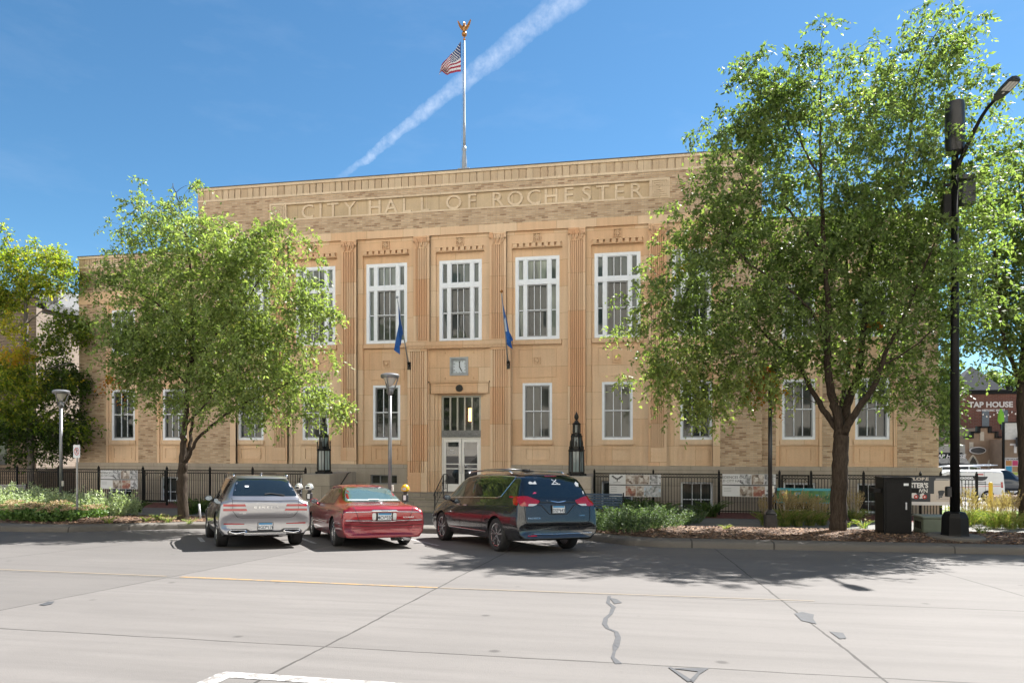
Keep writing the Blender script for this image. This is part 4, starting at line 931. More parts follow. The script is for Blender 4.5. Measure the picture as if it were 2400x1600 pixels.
c.strip('brake_lamp', [(-.15,1.645),(.15,1.645)], .02, 'rear', M['tail'], .012)
for sg in (-1, 1):
    sd_ = 'left' if sg < 0 else 'right'
    c.patch('tail_lamp', [(sg*.42,1.12),(sg*.50,1.06),(sg*.62,1.01),(sg*.93,1.015),(sg*.93,1.215),(sg*.72,1.22)], 'rear', M['tail'], .009, .04)
    c.patch('reversing_lamp', [(sg*.50,1.055),(sg*.60,1.015),(sg*.74,1.015),(sg*.72,1.06)], 'rear', M['tail_w'], .013, .03)
    c.patch('tail_lamp', [(-2.50,1.02),(-2.30,1.05),(-2.20,1.14),(-2.22,1.21),(-2.46,1.215)], sd_, M['tail'], .008, .04)
    dlo = [(1.38,1.115),(0,1.145),(-1.45,1.165),(-1.62,1.20),(-1.98,1.60),(-1.93,1.625),(-1.3,1.655),(0,1.66),(.45,1.62),(.8,1.50)]
    c.patch('side_window', [(p[0]*.985,p[1]+(.012 if p[1]<1.3 else -.012)) for p in dlo[1:9]]+[(.42,1.3),(.33,1.14)], sd_, M['carglass'], .005, .07)
    c.patch('side_window', [(.40,1.15),(1.30,1.13),(.80,1.48),(.52,1.585)], sd_, M['carglass_l'], .005, .07)
    c.strip('window_trim', dlo, .024, sd_, M['chrome'], .008, True, th=.006)
    for y in (.36, 1.32): c.strip('door_gap', [(y,1.1),(y,.34)], .010, sd_, M['seam'], .003)
    c.strip('door_gap', [(-1.0,1.12),(-.98,.85),(-.85,.5),(-.8,.34)], .010, sd_, M['seam'], .003); c.strip('door_rail', [(-.95,.98),(-2.1,1.0)], .012, sd_, M['seam'], .003)
    for y in (.02,.42): c.strip('door_handle', [(y,.965),(y+.2,.965)], .035, sd_, M['chrome'], .008, th=.02)
    c.strip('sill_trim', [(-1.02,.40),(1.05,.40)], .03, sd_, M['chrome'], .008, th=.010)
    c.mirror(sd_, 1.12, 1.07, .15, M['blackplastic'])
    x = sg*.68; mb = MB(); mb.tube([(x,-1.75,1.70),(x,-1.62,1.755),(x,-.4,1.795),(x,.35,1.76),(x,.5,1.69)], .02, 8); mb.build('roof_rail', M['chrome'], c.root, True)
    c.patch('headlamp', [(sg*.5,.70),(sg*.8,.72),(sg*.8,.80),(sg*.5,.76)], 'front', M['tail_w'], .006, .05, rounded=False)
mb = MB(); mb.tube([(-.66,-.35,1.80),(0,-.35,1.83),(.66,-.35,1.80)], .018, 8); mb.obox((.36,-.5,1.80), Quaternion(), .12,.2,.06); mb.build('roof_crossbar', M['blackplastic'], c.root, True)
c.strip('tailgate_gap', [(-.86,1.22),(-.82,1.0),(-.80,.70),(-.72,.64),(.72,.64),(.80,.70),(.82,1.0),(.86,1.22)], .011, 'rear', M['seam'], .005)
c.strip('plate_surround', [(-.52,1.06),(-.40,1.02),(-.24,.86),(-.2,.84),(.2,.84),(.24,.86),(.40,1.02),(.52,1.06)], .018, 'rear', M['seam'], .005)
c.strip('badge_bar', [(-.45,1.105),(.45,1.105)], .05, 'rear', M['p_blue'], .012, th=.02)
c.patch('wing_badge', [(0,1.095),(.20,1.12),(.17,1.10),(.04,1.082),(-.04,1.082),(-.17,1.10),(-.20,1.12)], 'rear', M['chrome'], .036, .05, rounded=False)
c.strip('bumper_step', [(-.92,.60),(0,.585),(.92,.60)], .035, 'rear', M['seam'], .006); c.strip('bumper_trim', [(-.60,.43),(0,.42),(.86,.43)], .02, 'rear', M['chrome'], .008, th=.012)
c.strip('bumper_reflector', [(-.75,.395),(-.52,.39)], .028, 'rear', M['tail'], .010)
c.text('PACIFICA', -.60, .745, .05, 'rear', M['chrome'], 1.2, 1.2); c.text('LIMITED', .60, .80, .03, 'rear', M['chrome'], 1.3, 1.1)
c.plate('DSS*643', 0, .945, c.hit(0,.94,'rear',0).y-.02)
for p, mm in (([(-.62,1.50),(-.56,1.53),(-.50,1.50),(-.44,1.54),(-.42,1.47),(-.60,1.47)], 'sticker'),([(.55,1.49),(.60,1.54),(.66,1.50),(.64,1.43),(.57,1.43)], 'sticker'),([(-.58,1.265),(-.53,1.31),(-.47,1.29),(-.50,1.275)], 'sticker_p'),([(.70,1.27),(.73,1.27),(.73,1.33),(.70,1.33)],'sticker')):
    c.patch('window_sticker', p, 'rear', M[mm], .010, .05, rounded=False)
for p in ([(-.02,1.575),(.12,1.485)],[(.10,1.575),(-.02,1.485)],[(-.05,1.475),(.17,1.475)]): c.strip('window_sticker', p, .016, 'rear', M['sticker'], .010)
c.patch('windscreen', [(-.62,1.15),(.62,1.15),(.58,1.60),(-.58,1.60)], 'front', M['carglass'], .005, .08)
# ------------------------------------------------------------------ trees and plants
def leafmat(name, cols, trans=.45, rough=.42):
    """leaf: diffuse + translucent + sheen, hue picked per leaf from the 'tint' attribute"""
    m = bpy.data.materials.new(name); m.use_nodes = True; T = NT(m.node_tree); nt = m.node_tree; b = nt.nodes['Principled BSDF']; out = nt.nodes['Material Output']
    at_ = T.n('ShaderNodeAttribute', attribute_name='tint'); n = len(cols)
    c = T.ramp(at_.outputs['Fac'], [(i/(n-1), k) for i, k in enumerate(cols)])
    T.l(c, b.inputs['Base Color']); b.inputs['Roughness'].default_value = rough; b.inputs['Specular IOR Level'].default_value = .35
    tr = T.n('ShaderNodeBsdfTranslucent'); T.l(T.mix(1., c, (1.5,1.7,.75,1), 'MULTIPLY'), tr.inputs['Color'])
    mx = T.n('ShaderNodeMixShader'); mx.inputs[0].default_value = trans; T.l(b.outputs[0], mx.inputs[1]); T.l(tr.outputs[0], mx.inputs[2]); T.l(mx.outputs[0], out.inputs['Surface'])
    return m
def leaf_mesh(name, pos, axis, side, L, W, tint, m, parent, loc=None):
    """numpy batch of folded leaf blades (two quads each)"""
    n = len(pos); nrm = np.cross(axis, side); nrm /= np.linalg.norm(nrm, axis=1, keepdims=True)+1e-9
    L = L[:,None]; W = W[:,None]
    v = np.stack([pos, pos+axis*L*.42+side*W-nrm*W*.25, pos+axis*L-nrm*L*.12, pos+axis*L*.42-side*W-nrm*W*.25], 1).reshape(-1,3)
    me = bpy.data.meshes.new(name); me.vertices.add(4*n); me.vertices.foreach_set('co', v.astype(np.float32).ravel())
    base = np.arange(n)[:,None]*4; tri = (base+np.array([[0,1,2,0,2,3]])).ravel()
    me.loops.add(6*n); me.loops.foreach_set('vertex_index', tri.astype(np.int32)); me.polygons.add(2*n)
    me.polygons.foreach_set('loop_start', np.arange(0, 6*n, 3, dtype=np.int32)); me.polygons.foreach_set('loop_total', np.full(2*n, 3, np.int32))
    me.update(); me.validate()
    a = me.attributes.new('tint', 'FLOAT', 'POINT'); a.data.foreach_set('value', np.repeat(tint, 4).astype(np.float32))
    me.materials.append(m); return link(name, me, parent, loc)
def barkmat(name, c0, c1, sc=14.):
    m, T, b = new_mat(name); tc = T.n('ShaderNodeTexCoord'); mp = T.n('ShaderNodeMapping'); mp.inputs['Scale'].default_value = (1,1,.18); T.l(tc.outputs['Object'], mp.inputs[0])
    nz = T.n('ShaderNodeTexNoise', i_Scale=sc*2, i_Detail=7., i_Roughness=.7); T.l(mp.outputs[0], nz.inputs['Vector'])
    T.l(T.ramp(nz.outputs['Fac'], [(.3, c0), (.68, c1)]), b.inputs['Base Color']); b.inputs['Roughness'].default_value = .95; b.inputs['Specular IOR Level'].default_value = .15
    bp = T.n('ShaderNodeBump', i_Strength=1., i_Distance=.03); T.l(nz.outputs['Fac'], bp.inputs['Height']); T.l(bp.outputs[0], b.inputs['Normal']); return m
M['bark'] = barkmat('furrowed brown bark', (.018,.013,.010,1), (.075,.058,.045,1)); M['bark_grey'] = barkmat('smooth grey bark', (.10,.09,.08,1), (.24,.22,.20,1), 8.)
GREEN = [(.055,.085,.026,1), (.105,.150,.048,1), (.175,.225,.080,1), (.25,.29,.115,1), (.32,.24,.02,1), (.34,.11,.02,1)]
M['leaf_a'] = leafmat('elm leaves', GREEN, .50, .46)
M['leaf_b'] = leafmat('maple leaves turning', [(.03,.055,.014,1), (.08,.13,.02,1), (.20,.25,.03,1), (.42,.36,.04,1), (.52,.28,.04,1), (.52,.17,.04,1)], .55, .5)
def tree(name, label, base, limbs, blobs, nspray, leaf, bark, seed, L=.10, per=34, group=None, r0=.18, ydepth=1.0, Y=None, droop=.5, twig=.55):
    """limbs: photo-pixel paths at the tree's own depth [(px,py,dy)...], r0, r1; blobs: (px,py,rx,ry,weight,dy,tint)"""
    rg = np.random.default_rng(seed); base = Vector(base); Y = Y or base.y; root = thing(name, base, label, 'tree', group)
    m_px = (at(1300, 1000, Y)-at(1200, 1000, Y)).length/100*1.0
    W = lambda px, py, dy=0: np.array(at(px, py, Y+dy)-base)
    # scale of one photo pixel at this tree
    nodes = []; radii = []; mb = MB()
    for path, ra, rb in limbs:
        pts = [W(*p) if len(p) < 4 else np.array(p[:3]) for p in path]
        P = cat_interp(pts, 6); P = P+np.vstack([np.zeros(3), rg.normal(0, .012, (len(P)-2, 3)), np.zeros(3)])
        rr = np.linspace(0, 1, len(P)); rad = ra+(rb-ra)*rr**.8; mb.tube([Vector(p) for p in P], list(rad), 10 if ra > .05 else 6)
        nodes += list(P[2:]); radii += list(rad[2:])
    nodes = np.array(nodes); radii = np.array(radii)
    wts = np.array([b[4]*(b[2]*b[3]) for b in blobs], float); wts /= wts.sum()
    T_ = []; tints = []
    ph = rg.uniform(0, 6.28, 9); 
    while len(T_) < nspray:
        b = blobs[rg.choice(len(blobs), p=wts)]; d = rg.normal(size=3); d /= np.linalg.norm(d); rho = rg.random()**(1/2.4)
        ang = math.atan2(d[2], d[0]); rho *= 1+.16*math.sin(3*ang+ph[0])+.13*math.sin(5*ang+ph[1])
        c = W(b[0], b[1], b[5]); rx, rz = b[2]*m_px, b[3]*m_px; ry = ydepth*(rx+rz)/2
        p = c+d*rho*np.array([rx, ry, rz])
        # clumpiness: reject in the troughs of a slow wave field
        q = math.sin(2.6*p[0]+ph[2])*math.sin(2.9*p[2]+ph[3])+math.sin(2.3*p[1]+1.7*p[2]+ph[4])*.8+math.sin(4.7*p[0]-3.9*p[2]+ph[5])*.5
        if q < -.35 and rg.random() < .8: continue
        T_.append(p); tints.append(b[6])
    T_ = np.array(T_); tints = np.array(tints)
    d0 = np.array([np.min(np.linalg.norm(nodes-p, axis=1)) for p in T_]); order = np.argsort(d0)
    lp = []; la = []; ls = []; lt = []
    tube_pts = []
    for i in order:
        p = T_[i]; dd = np.linalg.norm(nodes-p, axis=1)+np.maximum(0, nodes[:,2]-p[2]+.1)*1.1; k = int(np.argmin(dd)); a = nodes[k]; dist = np.linalg.norm(p-a)
        ctrl = (a+p)/2+np.array([0,0,.18*dist])+rg.normal(0, .07*dist, 3); nseg = max(3, int(dist/.22))
        ts = np.linspace(0, 1, nseg+1)[:,None]; C = a*(1-ts)**2+ctrl*2*ts*(1-ts)+p*ts*ts
        r1 = min(radii[k]*.7, .005+.010*dist); rad = np.linspace(r1, .003, len(C))
        mb.tube([Vector(q) for q in C], list(rad), 4, False)
        if len(nodes) < 9000: nodes = np.vstack([nodes, C[1:]]); radii = np.concatenate([radii, rad[1:]])
        # two or three leafy shoots continue from the tip
        dirn = C[-1]-C[-2]; dirn /= np.linalg.norm(dirn)+1e-9
        ns = rg.integers(2, 5)
        for s_ in range(ns):
            dv = dirn*.7+rg.normal(0, .55, 3); dv[2] -= .1; dv /= np.linalg.norm(dv); ln = twig*rg.uniform(.5, 1.15); m_ = max(4, int(per/ns))
            tt = np.linspace(0, 1, 6)[:,None]; S = C[-1]+dv*ln*tt+np.array([0,0,-droop*ln])*tt**2
            mb.tube([Vector(q) for q in S[::2]], [.003,.0022,.0015], 3, False)
            t = rg.random(m_)*1.02; base_p = C[-1]+dv*ln*t[:,None]+np.array([0,0,-droop*ln])*(t**2)[:,None]
            tang = dv+np.array([0,0,-2*droop])*t[:,None]; tang /= np.linalg.norm(tang, axis=1, keepdims=True)
            sd_ = np.cross(tang, rg.normal(size=(m_,3))); sd_ /= np.linalg.norm(sd_, axis=1, keepdims=True)+1e-9
            ax = tang*.45+sd_*.8+np.array([0,0,-.45]); ax += rg.normal(0,.25,(m_,3)); ax /= np.linalg.norm(ax, axis=1, keepdims=True)
            n_ = np.cross(ax, rg.normal(0,.55,(m_,3))+np.array([0,0,1.])); n_ /= np.linalg.norm(n_, axis=1, keepdims=True)+1e-9
            lp.append(base_p+sd_*.012); la.append(ax); ls.append(n_); base_t = tints[i]+rg.normal(0,.06)
            lt.append(np.clip(base_t+rg.normal(0,.095,m_)*(tints[i] < .7), 0, 1 if tints[i] > .6 else .66))
    lp = np.vstack(lp); la = np.vstack(la); ls = np.vstack(ls); lt = np.concatenate(lt); n = len(lp)
    mb.build('trunk', bark, root, True)
    leaf_mesh('crown', lp, la, ls, L*rg.uniform(.5,1.3,n), L*rg.uniform(.19,.31,n), lt, leaf, root)
    return root
# the tall tree right of centre
TY = 18.95; b0 = at(1963, 1240, TY); b0.z = bed_z(b0.x, TY)
limbs = [([(1964,1246,0),(1966,1200,0),(1968,1120,0),(1970,1040,0),(1972,1005,0)], .215, .18),
 ([(1972,1010,0),(1958,960,0),(1945,900,-.2),(1938,820,-.4),(1940,700,-.5),(1930,560,-.5),(1925,440,-.4),(1922,300,-.3),(1924,200,-.3)], .14, .014),
 ([(1966,1012,.1),(1930,960,.2),(1900,910,.4),(1866,850,.5),(1800,790,.6),(1740,730,.6),(1660,690,.5)], .095, .012),
 ([(1975,1010,.1),(1985,950,.3),(2010,880,.5),(2022,800,.6),(2030,690,.7),(2040,590,.6),(2090,470,.5),(2130,340,.4),(2150,180,.3),(2200,70,.3)], .13, .012),
 ([(1978,1015,-.1),(2010,960,-.4),(2050,900,-.6),(2075,830,-.8),(2120,740,-.9),(2170,620,-.9),(2210,520,-.8)], .105, .012),
 ([(1970,1008,0),(1975,930,.8),(1990,840,1.2),(1990,720,1.5),(1985,600,1.6),(2000,480,1.6),(2060,320,1.4)], .075, .010),
 ([(1940,800,-.4),(1900,730,-.8),(1850,680,-1.1),(1760,620,-1.3),(1700,560,-1.3),(1620,500,-1.2)], .05, .008),
 ([(1932,600,-.5),(1890,540,-.3),(1830,480,0),(1770,460,.2),(1720,380,.3),(1690,330,.3)], .05, .008),
 ([(1850,840,.5),(1790,830,.1),(1700,830,-.3),(1610,850,-.5),(1530,880,-.5)], .035, .007),
 ([(1925,420,-.4),(1890,360,-.2),(1850,270,0),(1800,180,.1),(1760,150,.1)], .035, .006),
 ([(1924,260,-.3),(1923,130,-.3),(1930,60,-.3)], .012, .005),
 ([(2060,860,-.7),(2130,820,-1.0),(2200,760,-1.2),(2270,700,-1.2)], .03, .006)]
g1, g2, g3 = .25, .34, .50
blobs = [(2200,90,80,85,.75,.3,g2),(2110,190,130,120,.8,.3,g2),(2230,200,75,110,.65,.2,g2),(1960,270,120,110,.75,0,g2),(1850,215,95,85,.9,0,g1),(1765,165,60,45,.8,.1,g1),(1690,310,65,55,.9,.3,g1),(1800,260,90,70,.9,.1,g2),(1790,330,90,80,.7,.2,g2),(2010,420,230,140,.85,0,g2),(1930,75,26,38,.35,-.3,g1),
 (1730,470,140,105,.9,-.3,g2),(1640,560,95,85,.9,-.6,g2),(1880,600,260,150,1.,0,g1),(2170,470,120,180,.85,-.2,g2),(1590,690,120,90,.9,-.6,g2),(1540,760,80,45,.8,-.5,g3),(1740,760,200,110,1.,-.2,g1),(1700,880,160,80,.9,-.2,g3),(2030,740,210,130,1.,.2,g1),(2220,650,85,150,.85,-.7,g2),
 (1560,860,80,60,.8,-.5,g3),(1640,940,70,50,.8,-.4,g3),(2110,880,110,70,.8,-.4,g2),(2270,560,60,70,.6,-.6,g2),(1870,850,120,50,.6,.5,g2),(1990,860,80,40,.45,.9,g1),(2040,560,200,130,.9,.6,g1),(1645,605,22,22,1.1,-1.,.80),(1785,890,26,45,.7,.2,.98),(2020,790,24,30,.9,.2,.95),(1990,235,18,14,1.,0,.78),(2160,930,60,40,.6,-.5,g2)]
tree('street_tree', 'tall broad leafy tree with many-forked trunk standing left of the black cabinet', b0, limbs, blobs, 3300, M['leaf_a'], M['bark'], 11, .122, 33, 'street trees in the kerbside beds', Y=TY, ydepth=1.15)
# the smaller tree on the left
TY = 18.55; b0 = at(429, 1228, TY); b0.z = bed_z(b0.x, TY)
limbs = [([(429,1232,0),(428,1180,0),(427,1120,0),(430,1085,0)], .165,.135),
 ([(428,1090,0),(430,1030,0),(435,980,0),(440,900,-.1),(450,800,-.2),(448,690,-.3),(440,580,-.2),(425,500,-.1),(405,430,0)], .11, .009),
 ([(432,1090,0),(445,1040,.2),(452,980,.5),(480,900,.8),(500,800,1.),(520,680,1.)], .07, .008),
 ([(436,1080,0),(462,1030,-.2),(510,985,-.4),(580,940,-.6),(660,905,-.7),(740,860,-.7)], .06, .008),
 ([(445,850,-.1),(500,790,-.4),(560,730,-.6),(620,640,-.7),(680,560,-.6)], .05, .007),
 ([(448,800,-.2),(400,740,-.4),(350,700,-.5),(280,670,-.6),(215,668,-.6)], .05, .007),
 ([(440,900,0),(390,860,.2),(330,840,.3),(270,850,.3)], .035, .006),
 ([(430,1000,0),(470,960,-.8),(520,900,-1.2),(600,860,-1.4)], .04, .006),
 ([(436,560,-.2),(400,510,-.1),(350,480,0),(300,500,0)], .02, .005)]
h1, h2 = .38, .46
blobs = [(330,420,40,22,.35,0,h1),(420,425,45,25,.4,0,h1),(470,445,30,22,.4,0,h1),(330,475,50,25,.45,0,h1),(400,525,110,70,.8,0,h2),(300,545,50,25,.5,0,h1),(500,590,130,90,1.,-.3,h2),(640,545,70,35,.55,-.6,h2),(620,610,110,70,.9,-.6,h2),(700,565,60,22,.4,-.6,h2),(370,660,130,80,.9,-.2,h2),(260,660,60,60,.6,-.6,h1),(550,730,190,110,1.05,-.4,h2),(360,800,150,85,1.,-.2,h1),
 (240,720,45,50,.5,-.5,h1),(620,850,150,95,1.,-.6,h2),(720,690,60,75,.75,-.6,h2),(760,755,36,40,.6,-.6,h2),(730,930,75,50,.85,-.7,h2),(550,940,150,55,.9,-.4,h1),(460,880,140,90,.9,0,h1),(320,880,65,55,.7,.2,h1),(790,955,40,22,.6,-.7,h2),(690,960,70,30,.7,-.6,h2),(330,950,40,22,.5,.2,h1),(268,888,22,16,1.1,.2,.98),(410,770,160,110,.8,.9,h1)]
tree('street_tree', 'smaller round-crowned green tree beside the silver crossover, leaning fork low on its trunk', b0, limbs, blobs, 2250, M['leaf_a'], M['bark'], 23, .115, 34, 'street trees in the kerbside beds', Y=TY, ydepth=1.1)
# tree at the right edge
TY = 23.0; b0 = at(2404, 1200, TY); b0.z = ground_z(TY)
limbs = [([(2404,1215,0),(2402,1100,0),(2398,980,0),(2394,900,0)], .19,.15), ([(2394,910,0),(2400,800,0),(2420,650,0),(2400,500,0),(2380,380,0)], .11,.01), ([(2394,900,0),(2360,820,0),(2340,700,-.4),(2330,560,-.4),(2320,450,-.3)], .07,.01), ([(2398,900,0),(2450,800,0),(2500,650,0),(2520,500,0)], .08,.01), ([(2394,890,0),(2350,860,.3),(2300,850,.3)], .04,.008)]
blobs = [(2375,330,60,55,.5,0,g2),(2430,420,110,130,.8,0,g2),(2320,470,60,90,.65,0,g2),(2390,560,130,110,.85,0,g1),(2300,640,70,90,.8,0,g2),(2410,720,150,110,.9,0,g1),(2330,770,80,70,.85,0,g2),(2440,840,100,50,.8,0,g2),(2530,560,130,220,.7,0,g2),(2500,350,90,90,.6,0,g2),(2395,205,30,20,.3,-.5,g2)]
tree('street_tree', 'leafy green tree at the right edge of the photo, standing past the tall street light', b0, limbs, blobs, 1500, M['leaf_a'], M['bark'], 37, .135, 28, 'street trees in the kerbside beds', Y=TY)
# maple turning colour, left
TY = 27.4; b0 = at(72, 1150, TY); b0.z = ground_z(TY)
limbs = [([(74,1165,0),(72,1080,0),(68,1000,0),(60,900,0),(60,800,0),(62,700,0)], .16,.08), ([(62,720,0),(50,660,0),(30,600,0),(12,545,0)], .05,.01), ([(62,710,0),(90,660,0),(110,620,0),(100,590,0)], .05,.01), ([(60,760,0),(110,720,-.5),(160,690,-.7)], .04,.01), ([(64,860,0),(20,820,-.8),(-20,800,-1.)], .04,.01), ([(66,900,0),(120,860,-.8),(170,850,-1.)], .04,.01), ([(68,960,0),(20,930,-1.),(-10,920,-1.2)], .035,.01), ([(70,990,0),(130,960,-.6),(190,950,-.8)], .035,.01)]
blobs = [(10,540,12,12,.5,0,.4),(20,600,55,38,.8,0,.36),(100,610,65,45,.9,0,.42),(60,665,100,45,.9,0,.42),(150,650,45,45,.6,0,.34),(10,700,50,40,.9,-.5,.42),(15,770,50,30,.8,-.8,.56),(40,835,55,18,.9,-1.,.66),(110,800,60,50,.6,-.2,.3),(160,770,45,60,.9,-.3,.28),(70,900,90,45,1.,-1.1,.42),(20,940,70,50,1.,-1.2,.38),(90,970,80,30,.9,-.8,.25),(150,890,50,70,1.1,-.4,.14),(60,1010,100,40,.9,.2,.05),(160,1000,50,45,1.1,-.2,.06),(120,1030,100,32,1.,.4,.06),(30,1000,70,50,1.1,.2,.10),(90,1060,80,25,.8,.3,.05),(20,880,60,40,.9,-.6,.34),(200,1000,40,30,.4,-.5,.3)]
tree('maple_tree', 'maple with yellow, orange and green leaves behind the black fence on the left', b0, limbs, blobs, 1900, M['leaf_b'], M['bark_grey'], 41, .17, 22, Y=TY, droop=.2, twig=.6)
# trees beyond the right corner of the hall
for k, (px, py, TY, h, sd_) in enumerate([(2188, 1085, 44, 1., 5), (2330, 1010, 66, 1., 6)]):
    b0 = at(px, py, TY); b0.z = ground_z(TY)
    bl = [(2185,900,45,55,1,0,.2),(2200,960,40,50,1,0,.12),(2170,1010,35,40,1,0,.08),(2215,850,30,25,.6,0,.3)] if k == 0 else [(2215,890,40,25,1,0,.35),(2260,905,30,20,.8,0,.3),(2190,900,30,30,.8,0,.3)]
    if k == 1: continue
    tree('background_tree', 'dark green tree far off between the hall corner and the red brick tavern', b0, [([(px,py+15,0),(px,py-60,0),(px+5,py-160,0)], .2, .05)], bl, 420, M['leaf_a'], M['bark'], sd_, .22, 22, Y=TY, twig=.8)
# ------------------------------------------------------------------ street furniture
M['black'] = mat('black powder coat', (.006,.006,.0065,1), .45, 0, .25, 8., spec=.18); M['lampgrey'] = mat('grey painted lamp metal', (.17,.175,.185,1), .38, .4, .12, 8.)
M['lampdark'] = mat('dark painted lamp metal', (.03,.03,.032,1), .35, .4, .2, 8.)
M['lampglass'] = flat('lamp lens', (.50,.48,.44,1), .15, 0, None, .7)
def on_ground(px, py, y0=15.):
    """where the sight line through a photo pixel meets the site"""
    y = y0
    while y < 60:
        p = at(px, py, y)
        if p.z <= site_z(p.x, y): return Vector((p.x, y, site_z(p.x, y)))
        y += .02
    return at(px, py, 30)
# iron fence
FY = 26.6
def fx(px): return at(px, 1100, FY).x
def fence_panel(mb, x0, x1, zt=1.165, zb=-.25):
    mb.box(x0,x1,-.018,.018,zt-.035,zt); mb.box(x0,x1,-.018,.018,zt-.16,zt-.13); mb.box(x0,x1,-.018,.018,zb,zb+.035)
    n = max(2, round((x1-x0)/.105)); d = (x1-x0)/n
    for k in range(n+1): x = x0+k*d; mb.box(x-.009,x+.009,-.009,.009,zb-.06,zt-.16)
    for k in range(n):
        c = (x0+(k+.5)*d, 0, zt-.083); mb.tube([(c[0]+.042*math.cos(t), 0, c[2]+.044*math.sin(t)) for t in [i*math.pi/4 for i in range(9)]], .007, 4, False)
def fence(name, posts, gates, label):
    xs = [fx(p) for p in posts]; root = thing(name, (xs[0], FY, ground_z(FY)), label, 'fence', 'iron fences in front of the hall'); o = Vector(root.location)
    for i, x in enumerate(xs):
        mb = MB(); h = 1.235; mb.box(x-o.x-.035, x-o.x+.035, -.035, .035, 0, h-o.z); mb.lathe([(.045,h-o.z),(.045,h-o.z+.02),(.015,h-o.z+.035),(.028,h-o.z+.055),(.004,h-o.z+.085)], (x-o.x,0,0), 8); mb.build('post', M['black'], root)
        if i+1 < len(xs) and posts[i] not in gates:
            mb = MB(); a, b_ = x+.036, xs[i+1]-.036
            fence_panel(mb, a, b_); mb.v = [(p[0]-o.x, p[1], p[2]-o.z) for p in mb.v]; mb.build('panel', M['black'], root)
        if posts[i] in gates:
            a, b_ = x+.06, xs[i+1]-.06; g = thing('fence_gate', (a, FY, ground_z(FY)), gates[posts[i]], 'gate', 'gates in the iron fences'); q = Vector(g.location)
            mb = MB(); fence_panel(mb, a+.05, b_-.05, 1.15, -.2); mb.v = [(p[0]-q.x, p[1], p[2]-q.z) for p in mb.v]; mb.build('panel', M['black'], g)
            mb = MB(); mb.frame(0, b_-a, -.25-q.z, 1.15-q.z, .05, -.025, .025); mb.obox((.12,0,.95-q.z), Quaternion((0,1,0), R(45)), .02,.03,.22); mb.obox((b_-a-.12,0,.95-q.z), Quaternion((0,1,0), R(-45)), .02,.03,.22); mb.build('gate_frame', M['black'], g)
            mb = MB(); mb.box(b_-a-.06, b_-a+.01, -.05, .05, .35-q.z, .47-q.z); mb.build('latch', M['black'], g)
fence('iron_fence', [-60,40,137,231,335,391,492,592,716], {335: 'narrow black iron gate to the left of the left-hand tree trunk'}, 'black iron picket fence with ring frieze left of the entrance steps')
fence('iron_fence', [1393,1531,1685,1827,1901,2024,2157,2205,2289], {1827: 'narrow black iron gate behind the mural bench on the right'}, 'black iron picket fence with ring frieze right of the entrance steps')
# printed banners on the fence
def printmat(name, cols, sc):
    m, T, b = new_mat(name); tc = T.n('ShaderNodeTexCoord'); vo = T.n('ShaderNodeTexVoronoi', i_Scale=sc); vo.distance = 'CHEBYCHEV'; T.l(tc.outputs['Object'], vo.inputs['Vector']); sp = T.n('ShaderNodeSeparateXYZ'); T.l(vo.outputs['Color'], sp.inputs[0])
    nz = T.n('ShaderNodeTexNoise', i_Scale=sc*1.5, i_Detail=5.); T.l(tc.outputs['Object'], nz.inputs['Vector']); n = len(cols)
    T.l(T.ramp(T.math('ADD', T.math('MULTIPLY', sp.outputs[0], .55), T.math('MULTIPLY', nz.outputs['Fac'], .45)), [(.15+.7*i/(n-1), c) for i, c in enumerate(cols)]), b.inputs['Base Color']); b.inputs['Roughness'].default_value = .45; return m
M['vinyl'] = mat('white vinyl banner', (.66,.66,.67,1), .45, 0, .03); M['ink'] = flat('black ink', (.03,.03,.035,1)); M['greyink'] = flat('grey ink', (.30,.30,.32,1))
M['ph_a'] = printmat('printed room photo', [(.05,.04,.04,1),(.24,.18,.14,1),(.45,.40,.36,1),(.66,.62,.58,1)], 9.); M['ph_b'] = printmat('printed interior photo', [(.06,.05,.05,1),(.30,.10,.07,1),(.42,.33,.26,1),(.65,.6,.55,1)], 8.); M['ph_c'] = printmat('printed grey photo', [(.06,.06,.065,1),(.22,.22,.23,1),(.5,.5,.52,1),(.7,.7,.72,1)], 10.); M['ph_d'] = printmat('printed aerial photo', [(.12,.14,.12,1),(.30,.31,.33,1),(.48,.48,.5,1),(.35,.52,.66,1)], 12.)
sheet_ref = [None]
